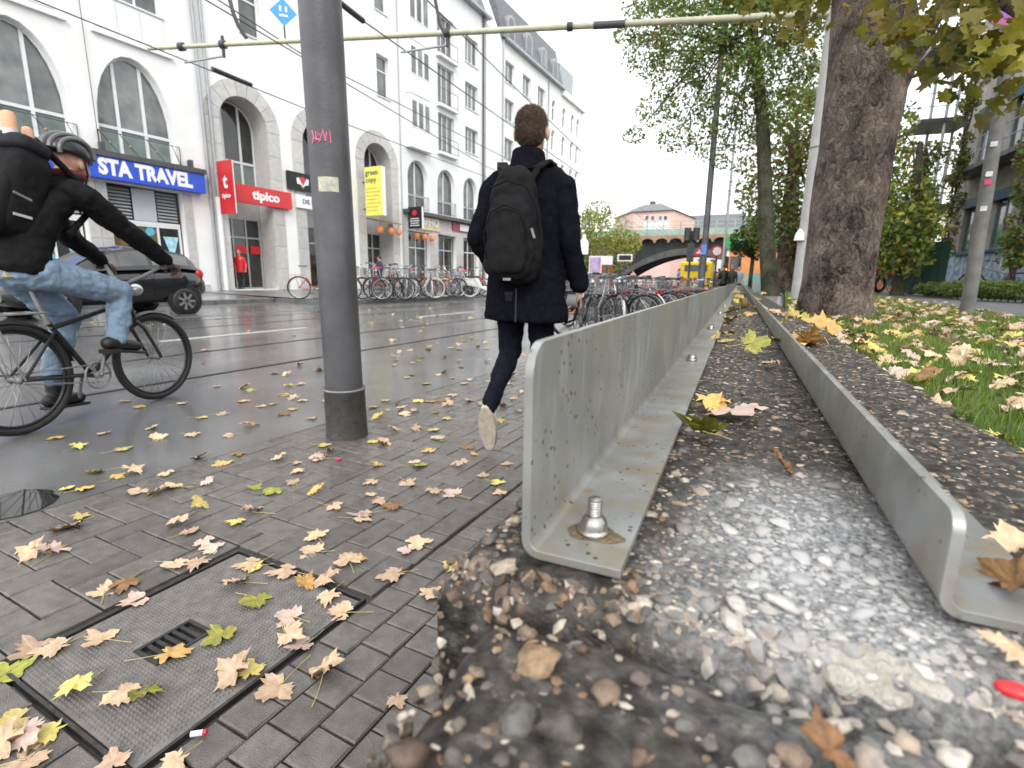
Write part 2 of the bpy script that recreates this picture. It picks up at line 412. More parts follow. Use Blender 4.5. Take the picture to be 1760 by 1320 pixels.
# ------------------------------------------------------------------ seat wall of washed concrete, with steel angles
WA = R(4.0); WZ = .72
def W(wx, wy, z): return Vector((wx*math.cos(WA)-wy*math.sin(WA), wx*math.sin(WA)+wy*math.cos(WA), z))
def to_w(p): return Vector((p.x*math.cos(WA)+p.y*math.sin(WA), -p.x*math.sin(WA)+p.y*math.cos(WA), p.z))
def conc_mat(key, pebble=False):
    m = bpy.data.materials.new(key); m.use_nodes = True; t = m.node_tree; b = t.nodes['Principled BSDF']; L = t.links.new
    g = t.nodes.new('ShaderNodeNewGeometry'); P = g.outputs['Position']
    def noise_(sc, det=5, dist=0):
        n = t.nodes.new('ShaderNodeTexNoise'); n.inputs['Scale'].default_value = sc; n.inputs['Detail'].default_value = det; n.inputs['Distortion'].default_value = dist; L(P, n.inputs['Vector']); return n.outputs['Fac']
    def ramp(fac, stops):
        r = t.nodes.new('ShaderNodeValToRGB'); e = r.color_ramp.elements
        while len(e) < len(stops): e.new(.5)
        for k, (p, c) in enumerate(stops): e[k].position = p; e[k].color = (*c, 1)
        L(fac, r.inputs['Fac']); return r.outputs['Color']
    if pebble:
        oi = t.nodes.new('ShaderNodeObjectInfo'); ad = t.nodes.new('ShaderNodeMath'); ad.operation = 'ADD'
        L(g.outputs['Random Per Island'], ad.inputs[0]); L(oi.outputs['Random'], ad.inputs[1])
        fr = t.nodes.new('ShaderNodeMath'); fr.operation = 'FRACT'; L(ad.outputs[0], fr.inputs[0])
        base = ramp(fr.outputs[0], [(0,(.075,.066,.06)),(.2,(.15,.135,.12)),(.32,(.11,.07,.05)),(.44,(.26,.20,.145)),(.54,(.12,.115,.11)),(.64,(.36,.235,.125)),(.74,(.17,.10,.07)),(.84,(.44,.38,.30)),(1,(.56,.50,.43))])
        n = noise_(180, 5); mx = t.nodes.new('ShaderNodeMixRGB'); mx.blend_type = 'MULTIPLY'; mx.inputs['Fac'].default_value = .75
        L(base, mx.inputs['Color1']); L(ramp(n, [(.3,(.30,.28,.26)),(.62,(1.0,.98,.95))]), mx.inputs['Color2']); base = mx.outputs['Color']
    else:
        base = ramp(noise_(85, 10), [(.3,(.012,.011,.010)),(.48,(.038,.034,.030)),(.62,(.075,.068,.06)),(.78,(.15,.14,.125))])
        mx = t.nodes.new('ShaderNodeMixRGB'); mx.blend_type = 'MIX'; L(base, mx.inputs['Color1']); mx.inputs['Color2'].default_value = (.085,.074,.062,1)
        L(ramp(noise_(9, 4), [(.52,(0,0,0)),(.75,(.6,.6,.6))]), mx.inputs['Fac']); base = mx.outputs['Color']
    # white paint spray left on the stone between the two angles: an area of its own
    sp = t.nodes.new('ShaderNodeSeparateXYZ'); L(P, sp.inputs[0])
    def math_(op, a, bb=None):
        n = t.nodes.new('ShaderNodeMath'); n.operation = op
        for k, q in enumerate((a, bb)):
            if q is None: continue
            if isinstance(q, (int, float)): n.inputs[k].default_value = q
            else: L(q, n.inputs[k])
        return n.outputs[0]
    cx, cyy = .045, .395
    dx = math_('MULTIPLY', math_('SUBTRACT', sp.outputs['X'], cx), 1/.105); dy = math_('MULTIPLY', math_('SUBTRACT', sp.outputs['Y'], cyy), 1/.19)
    d = math_('SQRT', math_('ADD', math_('MULTIPLY', dx, dx), math_('MULTIPLY', dy, dy)))
    dn = math_('ADD', d, math_('MULTIPLY', math_('SUBTRACT', noise_(30, 4), .5), .7))
    mr = t.nodes.new('ShaderNodeMapRange'); mr.inputs['From Min'].default_value = 1.2; mr.inputs['From Max'].default_value = .35
    mr.inputs['To Max'].default_value = .58 if pebble else .85; L(dn, mr.inputs['Value'])
    if pebble: fac = mr.outputs[0]
    else: fac = math_('MULTIPLY', mr.outputs[0], math_('ADD', math_('MULTIPLY', noise_(260, 3), 1.6), -.35))
    # second smaller fleck at the near left corner
    mx2 = t.nodes.new('ShaderNodeMixRGB'); mx2.inputs['Color2'].default_value = (.62,.63,.64,1); mx2.use_clamp = True
    L(fac, mx2.inputs['Fac']); L(base, mx2.inputs['Color1'])
    L(mx2.outputs[0], b.inputs['Base Color'])
    b.inputs['Roughness'].default_value = .5 if pebble else .62; b.inputs['Specular IOR Level'].default_value = .4 if pebble else .22
    rr = t.nodes.new('ShaderNodeMapRange'); rr.inputs['To Min'].default_value = .28; rr.inputs['To Max'].default_value = .75; L(noise_(22, 4), rr.inputs['Value']); L(rr.outputs[0], b.inputs['Roughness'])
    bp = t.nodes.new('ShaderNodeBump'); bp.inputs['Strength'].default_value = .35 if pebble else .9; bp.inputs['Distance'].default_value = .0025
    L(noise_(420 if pebble else 260, 8), bp.inputs['Height']); L(bp.outputs[0], b.inputs['Normal'])
    MATS[key] = m; return m
m_conc = conc_mat('washed_concrete'); m_peb = conc_mat('river_pebble', True)
XL, XR = -.165, .335
def wall_h(wx, wy):     # unevenness of the weathered top
    return (noise.noise(Vector((wx*9, wy*9, 3.1)))*.004 + noise.noise(Vector((wx*34, wy*34, 1.7)))*.0045 + noise.noise(Vector((wx*90, wy*90, 7)))*.0018)
def wall_top(wx, wy, y0=None, y1=None, rad=.02, drop=0.0):
    z = WZ+wall_h(wx, wy)-drop
    e = min(wx-XL, XR-wx)
    if y0 is not None: e = min(e, wy-y0)
    if y1 is not None: e = min(e, y1-wy)
    rr = rad*(1+.7*noise.noise(Vector((wx*14, wy*14, 9))))
    if e < rr: z -= rr-math.sqrt(max(0, rr*rr-(rr-max(e,0))**2))
    return z
def wall_block(name, y0, y1, rad0, drop, label, ystops):
    us = [XL]; x = XL
    while x < XR-1e-6:
        x += .004 if (x < XL+.05 or x > XR-.03) else .007
        us.append(min(x, XR))
    mb = MB(); n = len(us)
    for y in ystops:
        mb.v.append((XL+noise.noise(Vector((y*20,0,0)))*.004, y, 0))
        for k, x in enumerate(us):
            wob = noise.noise(Vector((y*22, x*3, 5)))*.005 if k == 0 else 0
            mb.v.append((x+wob, y, wall_top(x, y, y0 if rad0 else None, y1 if name == 'end' else None, .028 if not rad0 else rad0, drop)))
        mb.v.append((XR, y, 0))
    m = n+2
    for i in range(len(ystops)-1):
        for k in range(m-1): mb.f.append((i*m+k, i*m+k+1, (i+1)*m+k+1, (i+1)*m+k))
    mb.f.append(tuple(range(m))); e = (len(ystops)-1)*m; mb.f.append(tuple(reversed(range(e, e+m))))
    return mb
JY = .262                       # joint between the two wall blocks (wall frame)
ys = [JY+k*.004 for k in range(15)]; y = ys[-1]
while y < 1.5: y += .0075; ys.append(y)
while y < 4: y += .05; ys.append(y)
while y < 34: y += 1.0; ys.append(y)
mainw = wall_block('main', JY, 34, .022, 0, '', ys).build('seat_wall', m_conc)
mainw.rotation_euler = (0,0,WA)
tag(mainw, 'long low seat wall of dark exposed aggregate concrete carrying two steel angle rails', 'wall')
ys2 = []; y = -.35
while y < JY-.011: ys2.append(y); y += .006
XL_save = XL
XL = -.128
endw = wall_block('end', -.35, JY-.009, 0, .004, '', ys2+[JY-.009])
XL = XL_save
endw = endw.build('end_wall_block', m_conc); endw.rotation_euler = (0,0,WA)
tag(endw, 'weathered end block of washed concrete with large protruding pebbles before the joint', 'wall block')

# pebbles: irregular rounded stones set into the surface
def pebble_mesh(seed, sub=2):
    bm = bmesh.new(); bmesh.ops.create_icosphere(bm, subdivisions=sub, radius=1); rn = random.Random(seed)
    ax = Vector((rn.uniform(.8,1.5), rn.uniform(.7,1.1), rn.uniform(.45,.7))); off = Vector((seed*3.7, seed*1.3, 0))
    for v in bm.verts:
        k = 1+.42*noise.noise(v.co*1.2+off)+.20*noise.noise(v.co*2.8+off); v.co = Vector((v.co.x*ax.x, v.co.y*ax.y, v.co.z*ax.z))*k
    me = bpy.data.meshes.new('pebble'); bm.to_mesh(me); bm.free()
    me.polygons.foreach_set('use_smooth', [True]*len(me.polygons)); me.materials.append(m_peb); return me
PEB = [pebble_mesh(i) for i in range(9)]
PEBS = [pebble_mesh(20+i, 1) for i in range(5)]
placed = []
rnd = random.Random(11)
LR_W, RR_W = (-.128, -.055), (.112, .19)
def free(wx, wy, r):
    for a, b, q in placed:
        if (a-wx)**2+(b-wy)**2 < (r+q)**2*.8: return False
    return True
def put_pebble(parent, wx, wy, r, sink=.35, drop=0, zz=None):
    o = bpy.data.objects.new('pebble', rnd.choice(PEB)); o.parent = parent
    z = (WZ+wall_h(wx, wy)-drop if zz is None else zz)
    o.location = (wx, wy, z+r*.5*(1-2*sink)); o.scale = (r, r, r*rnd.uniform(.8,1.1)); o.rotation_euler = (rnd.uniform(-.35,.35), rnd.uniform(-.35,.35), rnd.uniform(0,6.28)); COL.objects.link(o)
    placed.append((wx, wy, r)); return o
cnt = 0
# hand-placed big stones of the near block and of the broken corner
for px, py, r in [(965,1240,.0095),(1043,1180,.0068),(1100,1160,.0050),(890,1215,.0072),(920,1130,.0085),(700,1280,.0085),(862,1290,.0040),(905,1082,.0052),(1365,1290,.0062),(1250,1165,.0042),(780,1290,.0045),(1290,1300,.0045),(1560,1270,.005),(1440,1240,.0042),(1180,1230,.0038),(820,1140,.004),(1640,1290,.006),(1000,1110,.0042),(1220,1270,.0036),(1500,1300,.0055),(1330,1215,.0035),(790,1230,.0038),(1100,1290,.0042)]:
    p = to_w(on_z(px, py, WZ)); put_pebble(endw, p.x, min(p.y, JY-.02), r*1.1, .42, .004); cnt += 1
for px, py, r in [(857,990,.0105),(842,935,.006),(1265,1040,.0062),(1345,1035,.0075),(1215,1045,.0058),(1085,1010,.005),(1375,990,.0085),(1420,960,.005),(1205,850,.007),(1255,865,.0075),(1215,780+30,.006),(1100,1050,.005),(800,1000,.006),(1160,1060,.005),(1480,1060,.006),(1300,960,.006),(1330,860,.006)]:
    p = to_w(on_z(px, py, WZ)); put_pebble(mainw, max(p.x, XL+.012), max(p.y, JY+.02), r, .4); cnt += 1
for k in range(4000):
    if cnt >= 298: break
    wy = JY+.02+(rnd.random()**1.5)*.9; wx = rnd.uniform(XL+.012, XR-.01); r = rnd.choice([.0035,.0045,.005,.006,.007,.0042])
    if LR_W[0]-.004 < wx < LR_W[1]+.004 or RR_W[0]-.004 < wx < RR_W[1]+.004 and wy > .36: continue
    if not free(wx, wy, r): continue
    put_pebble(mainw, wx, wy, r, .66); cnt += 1
for ppar, (a0, a1), N in ((mainw, (JY+.012, 3.2), 11000), (endw, (.02, JY-.02), 900)):
    src = []
    for me in PEBS: src.append(([v.co.copy() for v in me.vertices], [tuple(p.vertices) for p in me.polygons]))
    mb = MB(); made = 0
    for k in range(N):
        wy = a0+(rnd.random()**2.1)*(a1-a0) if ppar is mainw else rnd.uniform(a0, a1)
        wx = rnd.uniform(XL+.006, XR-.006) if ppar is mainw else rnd.uniform(-.12, .32)
        if ppar is mainw and (LR_W[0] < wx < LR_W[1]): continue
        r = rnd.choice([.0012,.0016,.002,.0024,.003,.0036])*(1+.5*max(0, wy-.5))
        vs, fs = rnd.choice(src); rz = rnd.uniform(0, 6.28); c, s = math.cos(rz), math.sin(rz)
        if ppar is mainw: z = wall_top(wx, wy, JY, None, .022)
        else: z = WZ+wall_h(wx, wy)-.004
        z -= r*.22
        mb.add([(wx+(v.x*c-v.y*s)*r, wy+(v.x*s+v.y*c)*r, z+v.z*r) for v in vs], fs)
    # stones showing on the left face and the broken end face
    for k in range(1700 if ppar is mainw else 500):
        if ppar is mainw:
            if k < 1000: aa = rnd.random()*1.57; px_ = rnd.uniform(XL, .32); py_ = JY+.0225-.021*math.sin(aa)+rnd.uniform(.000,.003); pz_ = WZ-.022+.022*math.cos(aa)+wall_h(px_, py_) if rnd.random() < .6 else WZ-.02-rnd.random()*.08
            else: px_, py_, pz_ = XL+rnd.uniform(-.002,.003), JY+rnd.random()**2*1.2, WZ-.012-rnd.random()*.3
        else: px_, py_, pz_ = -.128+rnd.uniform(-.003,.002), rnd.uniform(0,JY-.02), WZ-.01-rnd.random()*.2
        r = rnd.choice([.0012,.0015,.002,.0025,.003,.0045,.006]); vs, fs = rnd.choice(src); e = Euler((rnd.random()*6,rnd.random()*6,rnd.random()*6)).to_matrix()
        mb.add([Vector((px_,py_,pz_))+(e @ Vector((v.x*.8, v.y, v.z*1.6)))*r for v in vs], fs)
    o = mb.build('pebble_aggregate', m_peb, ppar); tag(o, kind='stuff')
# pale mortar squeezed out of the joint
ml = MB()
for px, py, r in [(1400,1110,.011),(1440,1125,.013),(1480,1135,.014),(1520,1150,.014),(1560,1160,.013),(1600,1175,.010),(1450,1160,.010),(1530,1180,.010),(1380,1100,.007),(1630,1180,.007)]:
    p = to_w(on_z(px, py, WZ)); ml.ell((p.x, p.y, WZ-.004), (r, r*.9, r*.62), 14, 10)
mo = blob('mortar_lump', ml, .0016, M('pale_mortar', (.36,.32,.27), .75, .25, 60, .9, 240, col2=(.58,.54,.48)), mainw, 2)
for v in mo.data.vertices:
    v.co += Vector((0,0,1))*(noise.noise(v.co*130)*.003+noise.noise(v.co*45)*.004)

# steel angles
def rail_mat():
    m = bpy.data.materials.new('galvanised_steel'); m.use_nodes = True; t = m.node_tree; b = t.nodes['Principled BSDF']; L = t.links.new
    tc = t.nodes.new('ShaderNodeTexCoord'); P = tc.outputs['Object']
    def N(sc, det=5, vec=None):
        n = t.nodes.new('ShaderNodeTexNoise'); n.inputs['Scale'].default_value = sc; n.inputs['Detail'].default_value = det; L(vec or P, n.inputs['Vector']); return n.outputs['Fac']
    def ramp(fac, stops):
        r = t.nodes.new('ShaderNodeValToRGB'); e = r.color_ramp.elements
        while len(e) < len(stops): e.new(.5)
        for k, (p, c) in enumerate(stops): e[k].position = p; e[k].color = (*c, 1)
        L(fac, r.inputs['Fac']); return r.outputs['Color']
    def mix(f, a, bb, bt='MIX'):
        x = t.nodes.new('ShaderNodeMixRGB'); x.blend_type = bt
        for k, q in (('Fac', f), ('Color1', a), ('Color2', bb)):
            if isinstance(q, tuple): x.inputs[k].default_value = (*q, 1)
            elif isinstance(q, (int, float)): x.inputs[k].default_value = q
            else: L(q, x.inputs[k])
        return x.outputs[0]
    base = ramp(N(14, 6), [(.3,(.22,.232,.232)),(.7,(.35,.362,.36))])
    # rain streaks: noise stretched along the height
    mp = t.nodes.new('ShaderNodeMapping'); mp.inputs['Scale'].default_value = (1, 45, 12); L(P, mp.inputs['Vector'])
    sp = t.nodes.new('ShaderNodeSeparateXYZ'); L(P, sp.inputs[0])
    up_ = t.nodes.new('ShaderNodeMapRange'); up_.inputs['From Min'].default_value = WZ+.02; up_.inputs['From Max'].default_value = WZ+.06; L(sp.outputs['Z'], up_.inputs['Value'])
    base = mix(mix(1, up_.outputs[0], ramp(N(1.0, 4, mp.outputs[0]), [(.50,(0,0,0)),(.70,(.6,.6,.6))]), 'MULTIPLY'), base, (.52,.53,.52))
    # soil colour low down and in broad patches
    mr = t.nodes.new('ShaderNodeMapRange'); mr.inputs['From Min'].default_value = WZ+.085; mr.inputs['From Max'].default_value = WZ+.004; L(sp.outputs['Z'], mr.inputs['Value'])
    f1 = t.nodes.new('ShaderNodeMath'); f1.operation = 'MULTIPLY'; L(mr.outputs[0], f1.inputs[0]); L(ramp(N(26, 5), [(.42,(0,0,0)),(.66,(1,1,1))]), f1.inputs[1])
    f2 = t.nodes.new('ShaderNodeMath'); f2.operation = 'MULTIPLY'; L(f1.outputs[0], f2.inputs[0]); f2.inputs[1].default_value = .95
    base = mix(f2.outputs[0], base, (.25,.20,.13))
    base = mix(ramp(N(3.2, 3), [(.46,(0,0,0)),(.66,(.7,.7,.7))]), base, (.28,.265,.215))
    base = mix(ramp(N(7, 5), [(.50,(0,0,0)),(.70,(.65,.65,.65))]), base, (.15,.145,.13))
    # dirt specks
    v = t.nodes.new('ShaderNodeTexVoronoi'); v.inputs['Scale'].default_value = 95; v.inputs['Randomness'].default_value = 1; L(P, v.inputs['Vector'])
    s1 = ramp(v.outputs['Distance'], [(.13,(1,1,1)),(.19,(0,0,0))])
    s2 = ramp(N(11, 3), [(.44,(0,0,0)),(.54,(.95,.95,.95))])
    base = mix(mix(1, s1, s2, 'MULTIPLY'), base, (.035,.03,.025))
    v2 = t.nodes.new('ShaderNodeTexVoronoi'); v2.inputs['Scale'].default_value = 45; L(P, v2.inputs['Vector'])
    base = mix(mix(1, ramp(v2.outputs['Distance'], [(.05,(1,1,1)),(.085,(0,0,0))]), ramp(N(10, 3), [(.52,(0,0,0)),(.60,(1,1,1))]), 'MULTIPLY'), base, (.03,.028,.025))
    L(base, b.inputs['Base Color']); b.inputs['Metallic'].default_value = .35; b.inputs['Roughness'].default_value = .42
    bp = t.nodes.new('ShaderNodeBump'); bp.inputs['Strength'].default_value = .08; bp.inputs['Distance'].default_value = .001; L(N(90, 6), bp.inputs['Height']); L(bp.outputs[0], b.inputs['Normal'])
    return m
m_rail = rail_mat()
m_bolt = M('stainless_bolt', (.42,.40,.375), .3, .15, 60, .1, 200, metal=1.0)
m_dirt = M('sand_dirt', (.22,.16,.09), .9, .35, 120, .8, 400)
def angle_rail(name, x, hgt, fl, y0, y1, label, th=.006, rc=.022, base=.004):
    root = empty(name, (0,0,0), WA); tag(root, label, 'rail')
    z0 = WZ+base
    # L profile with a rounded bend, swept; the near end has its top corner rounded
    ri = .007
    def prof(top, wid):
        pts = [(x, z0+top), (x, z0+ri+th)]
        for k in range(1, 6):
            a = math.pi+math.pi/2*k/6; pts.append((x+ri+th+(ri+th)*math.cos(a), z0+ri+th+(ri+th)*math.sin(a)))
        pts += [(x+ri+th, z0), (x+wid, z0), (x+wid, z0+th), (x+ri+th, z0+th)]
        for k in range(1, 6):
            a = -math.pi/2-math.pi/2*k/6; pts.append((x+ri+th+ri*math.cos(a), z0+ri+th+ri*math.sin(a)))
        pts += [(x+th, z0+ri+th), (x+th, z0+top)]
        return pts
    sec = []
    for k in range(9):
        a = math.pi/2*k/8; sec.append((y0+rc*(1-math.sin(a)) if False else y0+rc*(1-math.cos(a)), hgt-rc+rc*math.sin(a)))
    yy = sec[-1][0]
    segs = [y0+rc+.05, .6, 1.0, 1.6, y1]
    pieces = [(segs)]
    mb = MB(); st = sec+[(s, hgt) for s in segs]
    P0 = prof(1, fl); n = len(P0)
    for i, (yv, top) in enumerate(st):
        pr = prof(top, fl-(.0 if i > 2 else .0)); mb.v += [(a, yv, b) for a, b in pr]
    for i in range(len(st)-1):
        for k in range(n): mb.f.append((i*n+k, i*n+(k+1)%n, (i+1)*n+(k+1)%n, (i+1)*n+k))
    mb.f.append(tuple(reversed(range(n)))); mb.f.append(tuple((len(st)-1)*n+k for k in range(n)))
    o = mb.build('angle_profile', m_rail, root, bevel=.0012)
    # following lengths of the same profile, butted with a small gap
    ya = y1+.004
    while ya < 30:
        yb = ya+3.0; m2 = MB(); m2.v += [(a, ya, b) for a, b in prof(hgt, fl)]+[(a, yb, b) for a, b in prof(hgt, fl)]
        for k in range(n): m2.f.append((k, (k+1)%n, n+(k+1)%n, n+k))
        m2.f.append(tuple(reversed(range(n)))); m2.f.append(tuple(range(n, 2*n)))
        m2.build('angle_profile', m_rail, root); ya = yb+.004
    return root, z0+th
railA, zA = angle_rail('steel_angle_rail', LR_W[0]+.008, .146, .068, .297, 2.95, 'tall galvanised steel angle rail with dirt specks and bolts on its flange')
railB, zB = angle_rail('steel_angle_rail', RR_W[0]+.009, .062, .066, .338, 2.9, 'low galvanised steel angle rail bolted along the grass side of the seat wall', rc=.012)
def bolt(root, x, y, z, tall=True):
    b = MB(); b.lathe([(.0,.0),(.0115,.0),(.0122,.0015),(.0118,.0032),(.0102,.0045),(.0098,.0075),(.0088,.0105),(.0070,.0128),(.0060,.0137),(.0,.0137)], (x,y,z), 20)
    bo = b.build('bolt', m_bolt, root)
    if tall:
        pr = [(.0048,.0137)]
        for k in range(6): pr += [(.0054,.0145+k*.0019),(.0046,.0154+k*.0019)]
        pr += [(.0050,.0262),(.0042,.0268),(.0,.0268)]
        MB().lathe(pr, (x,y,z), 16).build('thread', m_bolt, bo)
    return bo
pb = to_w(on_z(1020, 915, zA)); bolt(railA, pb.x, pb.y, zA)
for k, (px, py) in enumerate([(1195,620),(1231,566),(1246,540),(1252,527)]):
    p = to_w(on_z(px, py, zA)); bolt(railA, -.085, p.y, zA, False)
bolt(railB, RR_W[0]+.045, .47, zB, True); bolt(railB, RR_W[0]+.045, 1.05, zB, False); bolt(railB, RR_W[0]+.045, 1.65, zB, False)
# sandy dirt washed round the first bolt
dm = MB(); N_ = 30; ctr = (pb.x, pb.y-.002, zA+.0012)
dm.v.append(ctr)
for k in range(N_):
    a = 2*math.pi*k/N_; q = .017*(1+.35*noise.noise(Vector((math.cos(a)*1.5, math.sin(a)*1.5, 4)))+.12*noise.noise(Vector((math.cos(a)*5, math.sin(a)*5, 2))))
    dm.v.append((max(ctr[0]+q*1.15*math.cos(a), LR_W[0]+.02), ctr[1]+q*.8*math.sin(a), zA+.0004))
for k in range(N_): dm.f.append((0, 1+k, 1+(k+1) % N_))
dm.build('sand_patch', m_dirt, railA)
# ------------------------------------------------------------------ houses across the street
FX = -21.0
m_plaster = M('white_plaster', (.80,.80,.785), .8, .06, .9, .12, 30, coord='World')
m_plaster2 = M('white_plaster_cool', (.77,.775,.78), .8, .05, 1.0, .12, 30, coord='World')
m_stone = M('grey_stone_cladding', (.50,.485,.465), .6, .10, 5, .15, 60, island=.10, coord='World')
m_frame = M('white_window_frame', (.72,.73,.74), .4, .04, 4)
m_gframe = M('grey_door_frame', (.42,.44,.45), .4, .08, 4)
m_glass = M('window_glass', (.06,.067,.068), .05, .5, 1.6, coord='World', col2=(.17,.18,.17), spec=.8, island=.5)
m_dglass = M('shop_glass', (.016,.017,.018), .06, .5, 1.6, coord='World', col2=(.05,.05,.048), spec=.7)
m_frost = M('frosted_glass', (.17,.21,.20), .25, .2, 2, coord='World')
m_slate = M('slate_roof', (.12,.125,.135), .5, .25, 3, .4, 20, coord='World')
m_zinc = M('zinc_sheet', (.36,.38,.40), .45, .12, 4, metal=.4)
m_iron2 = M('dark_railing_iron', (.04,.042,.045), .5, .2, 10)
m_anth = M('anthracite_fascia', (.07,.07,.072), .5, .2, 4)
def arch_poly(c, hw, zb, zs, rise, n=14):
    pts = [(c-hw, zb), (c+hw, zb)]
    for k in range(n+1):
        a = math.pi*k/n; pts.append((c+hw*math.cos(a), zs+rise*math.sin(a)))
    return pts
def rect(y0, y1, z0, z1): return [(y0,z0),(y1,z0),(y1,z1),(y0,z1)]
def part(mb, name, mat, root, smooth=False, bevel=0):
    o = mb.build(name, mat, root, smooth, bevel=bevel); o.location = -Vector(root.location); return o
def psheet(name, polys, mat, root, thick, at):
    o = sheet(name, polys, 0, mat, thick, root, 'YZ', at); o.location = -Vector(root.location); return o
def window(root, y0, y1, z0, z1, x, cols=2, trans=None, frame=None, pane=None, low=None, fw=.07, name='window', sill=True, mats=None):
    f = MB(); frame = frame or m_frame
    xa, xb = x-.04, x+.03
    f.box(xa,xb,y0,y1,z0,z0+fw); f.box(xa,xb,y0,y1,z1-fw,z1); f.box(xa,xb,y0,y0+fw,z0+fw,z1-fw); f.box(xa,xb,y1-fw,y1,z0+fw,z1-fw)
    w_ = (y1-y0-2*fw)/cols
    for k in range(1, cols): f.box(xa,xb-.002,y0+fw+w_*k-fw/2,y0+fw+w_*k+fw/2,z0+fw,z1-fw)
    rows = [(z0+fw, z1-fw)]
    if trans: f.box(xa,xb-.004,y0+fw,y1-fw,trans-fw/2,trans+fw/2); rows = [(z0+fw, trans-fw/2), (trans+fw/2, z1-fw)]
    o = part(f, name, frame, root)
    q = 0
    for r, (a, b) in enumerate(rows):
        for k in range(cols):
            mt = (low if (low and r == 0) else pane) or m_glass
            if mats: mt = mats[q % len(mats)] or mt
            q += 1
            ya, yb = y0+fw+w_*k+(fw/2 if k else 0), y0+fw+w_*(k+1)-(fw/2 if k < cols-1 else 0)
            d = random.uniform(-.006,.006)
            MB().add([(x-.012+d,ya,a),(x-.012-d,yb,a),(x-.012-d,yb,b),(x-.012+d,ya,b)], [(0,1,2,3)]).build('pane', mt, o, False)
    if sill: part(MB().box(x-.02,FX+.06,y0-.06,y1+.06,z0-.06,z0-.003), 'sill', m_frame if frame is m_frame else m_zinc, root)
    return o
def arch_window(root, c, hw, zb, zs, rise, x, mull, bar, low=None, pane=None, fw=.08):
    def az(y, k=0):
        t = max(0, 1-((y-c)/(hw-k))**2); return zs+(rise-k)*math.sqrt(t)
    o = psheet('window', [arch_poly(c, hw, zb, zs, rise), arch_poly(c, hw-fw, zb+fw, zs, rise-fw)], m_frame, root, .07, x)
    f = MB()
    for m_ in mull: f.box(x-.03,x+.035,m_-.05,m_+.05,zb+fw,az(m_,fw)-.01)
    f.box(x-.03,x+.038,c-hw+fw,c+hw-fw,bar-.05,bar+.05)
    f.build('mullion', m_frame, o, False)
    cols = [c-hw+fw]+mull+[c+hw-fw]
    for i in range(len(cols)-1):
        ya, yb = cols[i], cols[i+1]
        MB().add([(x-.01,ya,zb+fw),(x-.01,yb,zb+fw),(x-.01,yb,bar),(x-.01,ya,bar)], [(0,1,2,3)]).build('pane', low or m_glass, o, False)
        pts = [(x-.012,ya,bar),(x-.012,yb,bar)]+[(x-.012,y,max(bar,az(y,fw))) for y in [yb+(ya-yb)*k/8 for k in range(9)]]
        MB().add(pts, [tuple(range(len(pts)))]).build('pane', pane or m_glass, o, False)
    return o
def house(y0, y1, ztop, label, holes, wall_mat, depth=11.0, back=.5):
    root = empty('apartment_building', (FX-.3, (y0+y1)/2, .1)); tag(root, label, 'building', 'white houses across the street')
    psheet('wall', [rect(y0, y1, .0, ztop)]+holes, wall_mat, root, .5, FX-.25)
    part(MB().box(FX-depth, FX-.52-back, y0+.01, y1-.01, 0, ztop-.02), 'rear_body', wall_mat, root)
    return root
def clad(root, y0, y1, z0, z1, rows, cols=1, x=FX, th=.035):
    for r in range(rows):
        for c in range(cols):
            a, b = y0+(y1-y0)*c/cols, y0+(y1-y0)*(c+1)/cols; e, g = z0+(z1-z0)*r/rows, z0+(z1-z0)*(r+1)/rows
            part(MB().box(x+.001, x+th, a+.006, b-.006, e+.006, g-.006), 'stone_panel', m_stone, root)
def downpipe(root, y, z0, z1, x=FX+.09, mat=None):
    part(MB().cyl((x,y,z0),(x,y,z1),.055,n=10), 'downpipe', mat or m_zinc, root, True)

